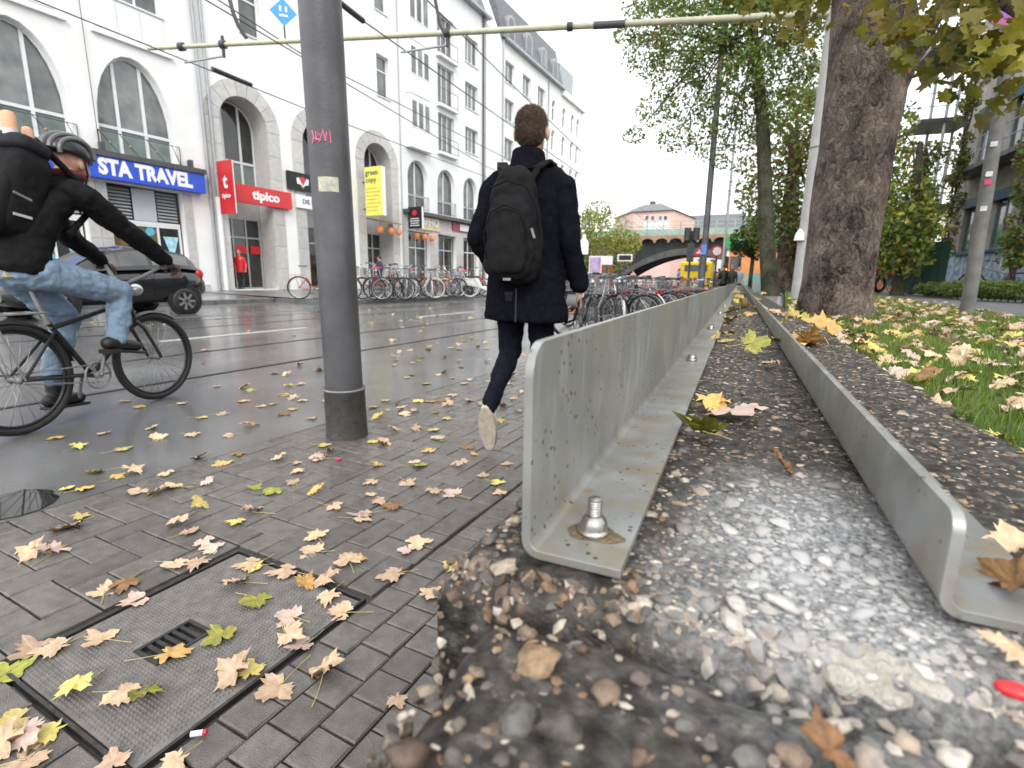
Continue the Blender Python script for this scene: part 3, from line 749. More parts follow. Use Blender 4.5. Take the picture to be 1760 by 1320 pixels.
# --- first house: travel shop
A = [(4.8,), (8.05,), (11.3,)]
holes = []
for (c,) in A:
    holes += [arch_poly(c, 1.25, 4.88, 5.95, 2.3), rect(c-1.28, c+1.28, .45, 3.96), rect(c-1.05, c+1.25, 9.98, 12.0), rect(c-1.05, c+1.25, 13.6, 15.6)]
b1 = house(2.9, 13.74, 18.2, 'white house with wide arched windows above a blue travel shop sign', holes, m_plaster)
m_orange = M('shop_display_ochre', (.16,.105,.03), .4, .5, 3, coord='World'); m_cyan = M('cyan_paper', (.10,.45,.62), .6, .15, 8)
for (c,) in A:
    arch_window(b1, c, 1.25, 4.88, 5.95, 2.3, FX-.28, [c-.5, c+.36], 5.85, m_frost)
    # railing of slanting rods
    rl = MB(); xr = FX+.06
    rl.cyl((xr,c-1.33,5.62),(xr,c+1.33,5.62),.014,n=6); rl.cyl((xr,c-1.33,4.94),(xr,c+1.33,4.94),.014,n=6); rl.cyl((xr,c+1.33,4.94),(xr,c+1.33,5.62),.014,n=6); rl.cyl((xr,c-1.33,4.94),(xr,c-1.33,5.62),.014,n=6)
    ro = part(rl, 'railing', m_iron2, b1, True)
    for k in range(4):
        ya = c-1.33+k*.88-.25
        if ya < c-1.34: ya = c-1.33
        MB().cyl((xr,ya,5.62),(xr,min(ya+.6,c+1.33),4.94),.012,n=6).build('railing_rod', m_iron2, ro)
        MB().ell((xr,(ya+min(ya+.6,c+1.33))/2,5.28),(.035,.035,.035),8,6).build('rod_knob', M('brass', (.5,.36,.1), .35, metal=.7), ro)
    window(b1, c-1.05, c+1.25, 9.98, 12.0, FX-.22, 3, None); window(b1, c-1.05, c+1.25, 13.6, 15.6, FX-.22, 3, None)
    for k in range(3): part(MB().box(FX+.001, FX+.03, c-1.0+k*.75, c-.30+k*.75, 8.9, 9.85), 'parapet_panel', m_plaster2, b1)
    part(MB().box(FX+.001, FX+.12, c-1.1, c+1.45, 8.66, 8.76), 'ledge', m_plaster2, b1)
    clad(b1, c-1.63, c-1.29, .2, 3.96, 4); clad(b1, c+1.29, c+1.62, .2, 3.96, 4)
    mts = [m_orange, m_dglass, m_dglass]
    w_ = window(b1, c-1.2, c+1.22, .5, 2.68, FX-.3, 3, None, m_frame, m_dglass, name='shop_window', sill=False, mats=[m_orange, m_orange, m_dglass])
    f = MB(); f.box(FX-.34,FX-.27,c-1.2,c+1.22,2.685,2.8); part(f, 'transom', m_frame, b1)
    for k, (ya, yb) in enumerate([(c-1.15,c-.42),(c-.36,c+.42),(c+.48,c+1.2)]):
        if k == 1: part(MB().box(FX-.34,FX-.30,ya,yb,2.82,3.94), 'transom_panel', M('pale_panel', (.5,.52,.55), .4, .06, 2), b1)
        else:
            lv = part(MB().box(FX-.40,FX-.38,ya,yb,2.82,3.94), 'louvre', m_anth, b1)
            for q in range(9): MB().obox((FX-.33,(ya+yb)/2,2.9+q*.118),(0,1,0),(.5,0,.6),yb-ya,.10,.012).build('louvre_slat', m_gframe, lv, False)
    for q, (dy, dz) in enumerate([(-.16,2.2),(.1,2.45),(.12,1.85),(-.12,1.6),(.2,1.35)]):
        hexp = [(c+.02+dy+.17*math.cos(t), dz+.17*math.sin(t)) for t in [math.pi/3*k for k in range(6)]]
        MB().prism(hexp, FX-.305, FX-.300, 'YZ').build('paper_hexagon', m_cyan, w_, False)
    MB().add([(FX-.300,c+.55,2.3),(FX-.300,c+1.12,2.3),(FX-.300,c+.85,1.4)],[(0,1,2)]).build('poster', M('pale_blue_poster', (.35,.62,.72), .5, .3, 6, coord='World'), w_, False)
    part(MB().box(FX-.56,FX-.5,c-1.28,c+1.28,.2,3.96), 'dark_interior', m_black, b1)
part(MB().box(FX+.0,FX+.05,2.9,13.3,.1,.5), 'plinth', m_stone, b1)
downpipe(b1, 13.66, .3, 18.0)
part(MB().cyl((FX+.1,9.93,4.95),(FX+.1,9.93,18),.012,n=6), 'cable', m_iron2, b1)
part(MB().prism([(FX+.4,18.2),(FX-4,22),(FX-11,22),(FX-11,18.2)], 2.9, 13.74, 'XZ'), 'roof', m_slate, b1)
# travel shop sign
def sign_root(name, y, z, label, cat='sign', x=FX): 
    r = empty(name, (x, y, z)); tag(r, label, cat); return r
def sp(mb, name, mat, root, smooth=False, bevel=0): return part(mb, name, mat, root, smooth, bevel)
def stext(root, txt, size, mat, x, y, z, bold=.02, align='CENTER', sx=1.0, parent=None, name='lettering'):
    o = text_mesh(name, txt, size, mat, root, Vector((x,y,z))-Vector(root.location), FACE_POSX, bold, .006, align, sx); return o
m_blue = M('sign_blue', (.03,.09,.58), .35, .06, 2); m_signwhite = M('sign_white', (.82,.82,.82), .4, .03, 3); m_red = M('sign_red', (.62,.025,.03), .35, .08, 2)
s = sign_root('shop_sign', 9.6, 4.0, 'long blue fascia sign with white letters STA TRAVEL above the shop window')
sp(MB().box(FX+.02,FX+.36,5.9,13.32,4.03,4.74), 'panel', m_blue, s); sp(MB().box(FX+.01,FX+.42,5.85,13.38,4.742,4.92), 'canopy', m_anth, s)
stext(s, 'STA TRAVEL', .68, m_signwhite, FX+.368, 11.24, 4.385, .05, sx=.83)
for yb in (9.95, 12.9): sp(MB().box(FX+.1,FX+.3,yb-.06,yb+.06,4.925,5.2), 'lamp_bracket', m_anth, s)

# --- second house: grey stone portals
PC = [15.5, 19.6, 23.7]
holes = []
for c in PC: holes += [arch_poly(c, 1.1, .28, 7.1, 1.1), rect(c+.2, c+1.2, 10.75, 12.85), rect(c+.2, c+1.2, 15.0, 17.1)]
holes += [rect(14.35, 15.4, 10.75, 12.85)]
b2 = house(13.76, 25.72, 19.0, 'white house with three tall grey stone arched portals', holes[:9], m_plaster, back=1.0)
for c in PC:
    # stone jambs and voussoirs
    clad(b2, c-1.72, c-1.1, .25, 7.1, 7); clad(b2, c+1.1, c+1.72, .25, 7.1, 7)
    for k in range(9):
        a0, a1 = math.pi*k/9+.008, math.pi*(k+1)/9-.008
        pl = [(c+1.1*math.cos(a), 7.1+1.1*math.sin(a)) for a in (a0,(a0+a1)/2,a1)]+[(c+1.74*math.cos(a), 7.1+1.74*math.sin(a)) for a in (a1,(a0+a1)/2,a0)]
        part(MB().prism(pl, FX+.001, FX+.035, 'YZ'), 'voussoir', m_stone, b2)
    # deep reveal
    rv = MB(); pts = arch_poly(c, 1.098, .26, 7.1, 1.098); n = len(pts)
    rv.add([(FX-.0,y,z) for y,z in pts]+[(FX-1.45,y,z) for y,z in pts], [(i,(i+1)%n,n+(i+1)%n,n+i) for i in range(1,n)])
    part(rv, 'portal_reveal', m_stone, b2, True)
    arch_window(b2, c, 1.08, 4.55, 7.1, 1.06, FX-.95, [c-.4, c+.4], 5.75, m_frost, m_dglass, .06)
    window(b2, c+.2, c+1.2, 10.75, 12.85, FX-.2, 1, 12.1); window(b2, c+.2, c+1.2, 15.0, 17.1, FX-.2, 1, 16.4)
    part(MB().box(FX-1.0,FX+.3,c-1.05,c+1.05,.12,.26), 'door_step', m_stone, b2)
for c, red in ((15.5, True), (19.6, False), (23.7, False)):
    mt = M('shop_dark_interior', (.012,.012,.013), .12, .4, 2, coord='World')
    window(b2, c-1.06, c+1.06, .27, 3.4, FX-.95, 3, 2.55, m_gframe, m_dglass, name='shop_door', sill=False)
    part(MB().box(FX-1.02,FX-.9,c-1.06,c+1.06,3.4,4.55), 'door_header', m_stone, b2)
    if red:
        part(MB().box(FX-.905,FX-.900,c-.30,c+.28,1.85,2.2), 'red_band', m_red, b2); part(MB().box(FX-.905,FX-.900,c+.46,c+.98,1.85,2.2), 'red_band', m_red, b2)
downpipe(b2, 13.98, 4, 18.8)
part(MB().cyl((FX+.06,13.98,.25),(FX+.06,13.98,4.0),.10,n=12), 'pipe_cover', m_plaster2, b2, True)
part(MB().prism([(FX+.4,19.0),(FX-3,22.5),(FX-11,22.5),(FX-11,19.0)], 13.76, 25.72, 'XZ'), 'roof', m_slate, b2)
part(MB().cyl((FX+.04,25.70,.2),(FX+.04,25.70,19),.03,n=6), 'expansion_joint', m_zinc, b2)
# signs of the second house
s = sign_root('shop_sign', 16.1, 3.9, 'red fascia sign with white word tipico over the betting shop door')
sp(MB().box(FX+.04,FX+.22,14.7,17.5,3.92,4.66), 'panel', m_red, s); stext(s, 'tipico', .52, m_signwhite, FX+.224, 16.15, 4.30, .04, sx=1.15)
s = sign_root('projecting_sign', 14.1, 3.3, 'upright red and white projecting sign beside the white downpipe')
sp(MB().box(FX+.25,FX+1.15,13.98,14.02,3.32,5.35), 'white_back', m_signwhite, s); sp(MB().box(FX+.25,FX+1.15,13.93,13.979,3.32,5.35), 'red_face', m_red, s)
for nm, tx, sz, zz in (('emblem','t',.75,4.55), ('lettering','tipico',.24,4.02)):
    o = text_mesh(nm, tx, sz, m_signwhite, s, Vector((FX+.7,13.925,zz))-Vector(s.location), (R(90),0,0), .03, .004)
sp(MB().box(FX+.0,FX+.25,13.985,14.015,4.9,4.95), 'bracket', m_iron2, s)
s = sign_root('shop_sign', 18.3, 4.9, 'black square sign with a red and white crest at the stone portal')
sp(MB().box(FX+.04,FX+.16,17.42,19.2,4.86,5.66), 'panel', m_black, s)
sp(MB().lathe([(0,0),(.19,0),(.19,.012),(0,.012)],(FX+.161,18.25,5.30),20,'X'), 'crest_disc', m_red, s)
for sgn in (-1, 1):
    sp(MB().obox((FX+.172,18.25+sgn*.12,5.2),(0,sgn*.5,.8),(1,0,0),.55,.07,.008), 'crest_bar', m_signwhite, s)
    sp(MB().prism([(18.25+sgn*.12,5.12),(18.25+sgn*.33,5.16),(18.25+sgn*.36,5.42),(18.25+sgn*.22,5.35)], FX+.165, FX+.175, 'YZ'), 'crest_wing', m_signwhite, s)
s = sign_root('shop_sign', 18.6, 4.1, 'white fascia sign with dark lettering DIE LINKE under the black crest sign')
sp(MB().box(FX+.04,FX+.14,17.85,21.2,4.08,4.66), 'panel', m_signwhite, s); stext(s, 'DIE LINKE', .30, m_anth, FX+.145, 18.85, 4.38, .012)
s = sign_root('projecting_sign', 22.9, 4.2, 'tall yellow sign with the words green copy hanging before the stone arch')
m_yel = M('sign_yellow', (.80,.78,.16), .5, .05, 3)
sp(MB().box(FX+.3,FX+1.45,22.30,22.349,4.15,6.65), 'yellow_face', m_yel, s); sp(MB().box(FX+.3,FX+1.45,22.35,22.62,4.15,6.65), 'light_box', m_signwhite, s)
for q, (tx, sz, zz) in enumerate((('green', .38, 6.35), ('copy', .38, 5.98))): text_mesh('lettering', tx, sz, m_anth, s, Vector((FX+.36,22.293,zz))-Vector(s.location), (R(90),0,0), .012, .004, 'LEFT')
for k in range(7): sp(MB().box(FX+.38,FX+1.1+.1*(k%3),22.292,22.298,4.4+k*.19,4.45+k*.19), 'small_print_line', M('faded_print', (.62,.52,.08), .6), s)
sp(MB().box(FX,FX+.3,22.4,22.46,5.9,5.96), 'bracket', m_iron2, s); sp(MB().box(FX,FX+.3,22.4,22.46,4.5,4.56), 'bracket', m_iron2, s)
s = sign_root('awning', 23.7, 3.9, 'brown wooden awning over the restaurant door with lanterns', 'awning')
sp(MB().add([(FX-.2,22.75,4.15),(FX-.2,24.7,4.15),(FX+.75,24.7,3.95),(FX+.75,22.75,3.95),(FX-.2,22.75,4.09),(FX-.2,24.7,4.09),(FX+.75,24.7,3.89),(FX+.75,22.75,3.89)],[(0,1,2,3),(7,6,5,4),(0,3,7,4),(1,5,6,2),(3,2,6,7),(0,4,5,1)]), 'board', M('brown_board', (.25,.14,.07), .6, .3, 6), s)
m_lan = emit('paper_lantern', (.70,.22,.07), .12)
def lantern(y, z, x, label):
    r = empty('paper_lantern', (x, y, z-.25)); tag(r, label, 'lantern', 'orange paper lanterns of the restaurant')
    sp(MB().lathe([(.05,-.2),(.12,-.16),(.165,-.07),(.175,0),(.165,.07),(.12,.16),(.05,.2)],(x,y,z),14), 'paper_body', m_lan, r, True)
    sp(MB().cyl((x,y,z+.24),(x,y,z+.42),.01,n=5), 'cord', m_iron2, r)
for y in (23.15, 24.05, 24.75): lantern(y, 3.5, FX+.5, 'orange paper lantern hanging under the brown awning')
for y in (26.7, 27.5, 28.3): lantern(y, 3.42, FX+.3, 'orange paper lantern hanging over the glass shop door')

# --- third house: bays and french windows
AC = [(27.35,1.02),(30.45,1.05),(33.5,.95)]
holes = []
for c, hw in AC: holes += [arch_poly(c, hw, 5.05, 6.95, 1.05), ]
for c in (27.35, 30.5, 33.6): holes += [rect(c-1.1, c+1.1, .3, 3.75)]
for z in (8.95, 11.85, 14.75): holes += [rect(29.6, 31.45, z+.1, z+2.45), rect(32.85, 34.55, z+.75, z+2.4)]
b3 = house(25.74, 35.58, 19.15, 'white house with bay windows and french balconies between its neighbours', holes, m_plaster2)
for c, hw in AC:
    arch_window(b3, c, hw, 5.05, 6.95, 1.05, FX-.28, [c-.05], 5.95, m_glass, m_glass, .07)
    rl = MB(); rl.cyl((FX+.05,c-hw,5.9),(FX+.05,c+hw,5.9),.02,n=6); rl.cyl((FX+.05,c-hw,5.12),(FX+.05,c+hw,5.12),.02,n=6)
    ro = part(rl, 'balcony_railing', m_iron2, b3)
    for k in range(12): MB().cyl((FX+.05,c-hw+.02+k*(2*hw-.04)/11,5.12),(FX+.05,c-hw+.02+k*(2*hw-.04)/11,5.9),.012,n=5).build('baluster', m_iron2, ro)
for i, c in enumerate((27.35, 30.5, 33.6)):
    window(b3, c-1.05, c+1.05, .3, 3.7, FX-.35, 2, 2.75, m_frame if i != 1 else m_gframe, m_dglass, name='shop_window', sill=False)
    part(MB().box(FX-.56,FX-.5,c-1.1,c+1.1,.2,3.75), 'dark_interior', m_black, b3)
clad(b3, 25.8, 26.22, .25, 4.7, 4); clad(b3, 28.48, 29.38, .25, 4.7, 4); clad(b3, 31.62, 32.48, .25, 4.7, 4); clad(b3, 34.72, 35.5, .25, 4.7, 4)
clad(b3, 26.22, 28.48, 3.8, 4.7, 1, 2); clad(b3, 29.38, 31.62, 3.8, 4.7, 1, 2); clad(b3, 32.48, 34.72, 3.8, 4.7, 1, 2)
part(MB().box(FX+.001,FX+.45,25.74,35.58,4.74,4.95), 'shop_canopy', m_anth, b3)
for z in (8.95, 11.85, 14.75):
    window(b3, 29.6, 31.45, z+.1, z+2.45, FX-.2, 3, None, sill=False); window(b3, 32.85, 34.55, z+.75, z+2.4, FX-.2, 3, None)
    part(MB().box(FX+.001,FX+.30,29.45,31.6,z-.12,z+.06), 'balcony_slab', m_plaster, b3)
    rl = MB()
    for zz in (z+.12, z+.95): rl.cyl((FX+.26,29.5,zz),(FX+.26,31.55,zz),.018,n=6)
    ro = part(rl, 'balcony_railing', m_iron2, b3)
    for k in range(3): MB().cyl((FX+.26,29.5+k*1.02,z+.06),(FX+.26,29.5+k*1.02,z+.95),.015,n=5).build('baluster', m_iron2, ro)
    # bay
    bay = part(MB().box(FX+.001,FX+.38,26.3,28.25,z-.3,z+2.55), 'bay', m_plaster, b3)
    for k in range(3):
        ya = 26.38+k*.62
        MB().box(FX+.381,FX+.40,ya,ya+.55,z+.75,z+2.3).build('bay_window_frame', m_frame, bay, False)
        MB().box(FX+.401,FX+.405,ya+.07,ya+.48,z+.82,z+2.23).build('pane', m_glass, bay, False)
        MB().box(FX+.381,FX+.392,ya+.03,ya+.52,z-.2,z+.62).build('bay_panel', m_plaster2, bay, False)
part(MB().box(FX+.001,FX+.45,26.2,28.35,8.55,8.64), 'bay_sill', m_plaster2, b3)
part(MB().box(FX-.1,FX+.42,25.74,35.9,19.1,19.28), 'gutter', m_zinc, b3)
part(MB().prism([(FX+.25,19.15),(FX-1.3,22.6),(FX-11,23),(FX-11,19.15)], 25.74, 35.58, 'XZ'), 'mansard_roof', m_slate, b3)
downpipe(b3, 35.45, .3, 19.1); downpipe(b3, 35.15, .3, 19.1, mat=m_iron2)
for c in (27.3, 30.5, 33.8):
    part(MB().box(FX-1.6,FX+.05,c-.6,c+.6,19.5,21.6), 'dormer', m_zinc, b3); part(MB().box(FX+.051,FX+.07,c-.45,c+.45,19.7,21.3), 'dormer_window', m_glass, b3)
s = sign_root('shop_sign', 28.2, 4.0, 'pale yellow shop sign with raised white letters MPHO above hanging lanterns')
sp(MB().box(FX+.05,FX+.12,26.95,29.5,3.9,4.7), 'panel', M('pale_yellow_panel', (.62,.52,.30), .5, .1, 3), s); stext(s, 'MPHO', .72, m_signwhite, FX+.16, 28.25, 4.38, .02)
s = sign_root('projecting_sign', 26.2, 3.8, 'small black projecting sign with a red emblem next to the yellow sign')
sp(MB().box(FX+.3,FX+1.3,25.90,25.95,3.8,5.05), 'black_face', m_black, s); sp(MB().box(FX+.3,FX+1.3,25.951,26.12,3.8,5.05), 'light_box', m_signwhite, s)
o = sp(MB().lathe([(0,0),(.17,0),(.17,.01),(0,.01)],(FX+.8,25.888,4.70),18,'Y'), 'emblem', m_red, s)
for k in range(4): sp(MB().box(FX+.45+.04*(k%2),FX+1.15-.04*(k%2),25.890,25.896,3.95+k*.13,4.0+k*.13), 'small_print_line', m_signwhite, s)
sp(MB().box(FX,FX+.3,26.0,26.05,4.8,4.85), 'bracket', m_iron2, s)
s = sign_root('shop_sign', 32.1, 4.15, 'wine red shop sign with a white panel below the anthracite canopy')
sp(MB().box(FX+.05,FX+.13,31.0,34.0,4.13,4.70), 'panel', M('wine_red', (.33,.02,.10), .4, .1, 3), s); sp(MB().box(FX+.131,FX+.14,31.9,33.2,4.2,4.62), 'white_panel', m_signwhite, s)

# --- fourth house: tall, mansard with round dormers, cut corner
holes = []; W4 = []
for z in (4.6, 7.5, 10.4, 13.3, 16.0):
    for y0 in (38.65, 41.7, 44.7): W4.append((y0, y0+1.55, z, z+1.55))
holes = [rect(*q) for q in W4]
for z in (4.8, 7.6, 10.4, 13.0, 15.6):
    for c in (48.3, 50.9, 53.2, 54.8): holes.append(arch_poly(c, .42, z, z+1.35, .42))
b4 = house(35.6, 56.2, 18.8, 'tall white corner house with grey mansard roof and round topped dormers', holes, m_plaster)
for q in W4: window(b4, *q, FX-.2, 2, None)
for z in (4.8, 7.6, 10.4, 13.0, 15.6):
    for c in (48.3, 50.9, 53.2, 54.8):
        arch_window(b4, c, .42, z, z+1.35, .42, FX-.2, [], z+1.2, m_glass, m_glass, .06)
part(MB().box(FX-.1,FX+.4,38.3,50.2,18.75,18.95), 'gutter', m_zinc, b4)
part(MB().prism([(FX+.25,18.82),(FX-.7,22.2),(FX-11,23.2),(FX-11,18.82)], 37.9, 50.0, 'XZ'), 'mansard_roof', m_slate, b4)
part(MB().prism([(FX,18.82),(FX-1.6,22.8),(FX-11,23.4),(FX-11,18.82)], 35.62, 37.88, 'XZ'), 'gable_wall', m_plaster, b4)
for c in (39.4, 42.6, 45.6, 48.2):
    pl = arch_poly(c, .62, 19.1, 20.3, .55, 10)
    d = part(MB().prism(pl, FX-1.2, FX+.12, 'YZ'), 'dormer', m_zinc, b4)
    MB().prism(arch_poly(c, .42, 19.3, 20.25, .42, 8), FX+.121, FX+.135, 'YZ').build('pane', m_glass, d, False)
part(MB().box(FX-.05,FX+.25,50.0,56.3,18.3,18.85), 'cornice', m_plaster2, b4)
part(MB().box(FX-4,FX-.4,50.3,54,18.85,21.3), 'corner_attic', m_zinc, b4)
downpipe(b4, 38.2, .3, 18.8); downpipe(b4, 46.9, .3, 18.6)
part(MB().box(FX+.001,FX+.25,35.7,56,4.0,4.3), 'shop_canopy', m_plaster2, b4)
for c in (38.5, 42, 45.5, 49, 52.5): part(MB().box(FX+.001,FX+.02,c-1.2,c+1.2,.4,3.6), 'shop_window', m_dglass, b4)
# ------------------------------------------------------------------ poles, mast, wires
m_pole = M('grey_pole_paint', (.085,.085,.092), .42, .28, 5, .15, 70, rvar=.14)
m_tar = M('pole_base_coating', (.06,.058,.055), .45, .3, 25, .4, 90)
p0 = on_z(597, 748); pr = .108
pole = empty('street_pole', p0); tag(pole, 'thick grey steel street pole with pink scrawl, sticker and dark base sleeve', 'pole')
lean = Vector((.018, -.03, 0))
def pz(z): return (lean.x*z, lean.y*z, z)
MB().tube([pz(.26), pz(3), pz(9)], [pr*.95, pr*.93, pr*.85], 40).build('shaft', m_pole, pole)
MB().tube([pz(-.01), pz(.04), pz(.27), pz(.275), pz(.29), pz(.295)], [pr*1.09, pr*1.07, pr*1.04, pr*1.07, pr*1.07, pr*.96], 40).build('base_sleeve', m_tar, pole)
MB().torus(pz(.283), pr*1.045, .006, 'Z', 36, 6).build('weld_collar', M('collar_grey', (.22,.22,.22), .5, .2, 30), pole)
# scrawl and sticker wrapped round the shaft
vdir = math.atan2(-p0.y, -p0.x)
def on_pole(a, z, r): q = pz(z); return (q[0]+r*math.cos(a), q[1]+r*math.sin(a), z)
def pole_xy(px, py):
    p = at_d(px, py, math.hypot(p0.x, p0.y)-pr); z = p.z
    for _ in range(3):
        q = pz(z); side = (p-p0).dot(Vector((math.sin(vdir), -math.cos(vdir), 0)))*-1
        off = (Vector((q[0], q[1], 0))).dot(Vector((math.sin(vdir), -math.cos(vdir), 0)))*-1
    return vdir+math.asin(max(-.98, min(.98, (side-off)/(pr*.93)))), z
sc = MB()
for stroke in ([(537,225),(540,238),(538,248),(545,244),(543,228),(548,234)], [(548,236),(556,226),(550,247),(561,246),(555,228)], [(559,246),(562,231),(564,243),(567,230),(569,250)], [(540,240),(550,243)]):
    pts = []
    for px, py in stroke:
        a, z = pole_xy(px, py); pts.append(on_pole(a, z, pr*.93+.0015))
    sc.tube(pts, .0035, 5)
sc.build('pink_scrawl', M('pink_marker', (.75,.16,.32), .6, .1, 30), pole)
st = MB(); N = 10
ax0 = [pole_xy(x, 306)[0] for x in (547, 581)]; z0, z1 = pole_xy(565, 331)[1], pole_xy(565, 306)[1]
for k in range(N+1):
    a = ax0[0]+(ax0[1]-ax0[0])*k/N; st.v += [on_pole(a, z0, pr*.945), on_pole(a, z1, pr*.945)]
for k in range(N): st.f.append((2*k, 2*k+2, 2*k+3, 2*k+1))
st.build('sticker', M('worn_sticker', (.30,.32,.30), .5, .3, 30, col2=(.62,.60,.42), coord='Object'), pole)

def slim_pole(name, loc, h, r, mat, label, cat='pole', extra=None, base=True):
    o = empty(name, loc); tag(o, label, cat)
    MB().tube([(0,0,0),(0,0,h*.5),(0,0,h)], [r, r*.92, r*.8], 16).build('shaft', mat, o)
    if base: MB().cyl((0,0,0),(0,0,.35),r*1.25,n=16).build('base', mat, o)
    return o
m_mast = M('concrete_mast', (.42,.41,.39), .7, .12, 6, .25, 60)
mk = 1.2
mastp = at_d(1438, 22, 9*mk); mastp.z = LZ
mast = empty('catenary_mast', mastp); tag(mast, 'pale concrete overhead line mast standing behind the big tree trunk', 'mast')
MB().tube([(0,0,-.1),(0,0,3),(0,0,9)], [.17,.15,.12], 20).build('shaft', m_mast, mast)
for zz in (1.1, 2.6): MB().torus((0,0,zz), .162, .012, 'Z', 24, 6).build('strap_band', m_zinc, mast)
MB().lathe([(.09,0),(.07,.12),(.02,.2),(0,.2)],(-.14,-.12,1.05),12).build('white_cap', M('white_plastic', (.7,.7,.7), .5), mast)
armz = at_d(1438, 22, 9*mk).z; tip = at_d(255, 85, 11.1*mk); tip.z = armz
m_arm = M('cream_arm_tube', (.52,.50,.36), .5, .12, 8)
A0 = Vector((mastp.x, mastp.y, armz)); ad = (tip-A0); al = ad.length; adn = ad.normalized()
arm = empty('overhead_line_arm', A0); tag(arm, 'long cream tubular cantilever arm reaching over the tram tracks', 'arm')
MB().tube([(0,0,0), adn*.5*al, ad], [.055,.048,.035], 14).build('tube', m_arm, arm)
def arm_at(px):      # point on the arm below pixel column px
    best = min(range(0, 401), key=lambda k: abs(_projx(A0+adn*al*k/400)-px)); return adn*al*best/400
def _projx(P):
    d = P-Vector((0,0,CAMH)); u = d.x*math.cos(YAW)+d.y*math.sin(YAW); h = -d.x*math.sin(YAW)+d.y*math.cos(YAW)
    fw = h*math.cos(PITCH)-d.z*math.sin(PITCH); up = h*math.sin(PITCH)+d.z*math.cos(PITCH); u /= fw; v = up/fw
    return 880+FPX*(u*cr+v*sr)
def insul(px, name='insulator'):
    q = arm_at(px); MB().cyl(q-adn*.05, q+adn*.05, .075, n=12).build(name, m_iron2, arm); return q
for px in (312, 382, 770, 978): insul(px)
MB().tube([A0*0+arm_at(1020), arm_at(1075)], .062, 12).build('insulator_sleeve', m_anth, arm)
for px0, px1 in ((382, 314), (768, 687)):
    a = arm_at(px0); b = arm_at(px1); bz = b+Vector((0,0,-.28))
    MB().tube([a+Vector((0,0,-.02)), a+Vector((0,0,-.2)), bz], .018, 8).build('registration_arm', m_zinc, arm)
    MB().tube([a+Vector((0,0,.15)), a+Vector((0,0,-.22))], .03, 8).build('clamp', m_iron2, arm)
wires = []
def wire(pts, r, label, cat='cable', mat=None, name='overhead_wire', group='overhead tram wires'):
    o = MB().tube([Vector(p) for p in pts], r, 6).build(name, mat or m_iron2); tag(o, label, cat, group); return o
wz = 5.0
def wpt(px, py, z): return on_z(px, py, z)
for i, (a, b, z, lab) in enumerate([((60,0),(528,188),5.0,'contact wire running past the arched windows over the far track'),
        ((591,141),(835,286),5.2,'thin overhead wire crossing below the window rows'), ((623,35),(862,204),5.0,'contact wire over the track beside the pole'),
        ((734,0),(900,165),5.6,'upper carrying wire of the near tram track'), ((375,0),(522,95),5.6,'upper carrying wire of the far tram track')]):
    p, q = wpt(*a, z), wpt(*b, z); d = (q-p); s0 = p-d*.6; e0 = q+d*(60/d.length)
    e0.x = max(min(e0.x, -4.0), -13); wire([s0, p, q, e0], .011, lab)
for (a, b, z) in (((365,118),(432,146),4.99), ((582,3),(624,36),4.99)):
    p, q = wpt(*a, z), wpt(*b, z); o = MB().tube([p, q], .045, 8).build('section_insulator', m_iron2); tag(o, 'dark thick section insulator hanging in the wire over the %s' % ('far track' if a[0] < 500 else 'near track'), 'insulator')
for pts, lab in (([(388,-30),(400,20),(410,45),(424,66)], 'thick black feeder cable dropping to the arm by the blue sign'), ([(742,-30),(750,10),(756,42),(764,58)], 'thick black feeder cable dropping to the arm beside the house front')):
    wire([at_d(x, y, 9.6) for x, y in pts], .028, lab, name='feeder_cable', group='feeder cables')
# blue diamond sign on the arm
q = A0+arm_at(491); ds = empty('diamond_sign', q+Vector((0,0,.03))); tag(ds, 'small blue diamond tram sign with white marks mounted on the cream arm', 'sign')
fdir = Vector((-q.x, -q.y, 0)).normalized(); rt = Vector((-fdir.y, fdir.x, 0)); up = Vector((0,0,1)); c0 = Vector((0,0,.46)); e = .235
def dia(mb, cen, e, off, t=.008): 
    vs = []
    for t_ in (off, off+t): vs += [cen+up*e+fdir*t_, cen+rt*e+fdir*t_, cen-up*e+fdir*t_, cen-rt*e+fdir*t_]
    return mb.add(vs, [(0,1,2,3),(7,6,5,4)]+[(i,(i+1)%4,4+(i+1)%4,4+i) for i in range(4)])
dia(MB(), c0, e, 0).build('panel', M('sign_sky_blue', (.03,.30,.72), .4, .05, 4), ds, False)
for dx in (-.05, .05): MB().obox(c0+rt*dx+up*.05+fdir*.012, up, fdir, .09, .035, .006).build('white_mark', m_signwhite, ds, False)
MB().obox(c0-up*.06+fdir*.012, rt, fdir, .15, .035, .006).build('white_mark', m_signwhite, ds, False)
MB().cyl((0,0,0),(0,0,.24),.014,n=8).build('stem', m_iron2, ds)

lampp = Vector((-2.4, 18.0, 0)); lamp = slim_pole('lamp_post', lampp, 9.5, .10, m_pole, 'slim grey lamp post rising behind the parked bicycles near the wall', 'lamp post')
MB().obox((.0,-.14,1.9),(0,0,1),(0,-1,0),.32,.16,.01).build('blue_sticker', M('blue_sticker', (.1,.2,.5), .5), lamp, False)
lp2 = Vector((-1.75*1.9, 17.0*1.9, 0)); lp2 = on_z(1238, 500, 0)*.62; lp2.z = 0
slim_pole('lamp_post', lp2, 10, .09, m_zinc, 'thin pale pole standing beyond the grey lamp post', 'pole')
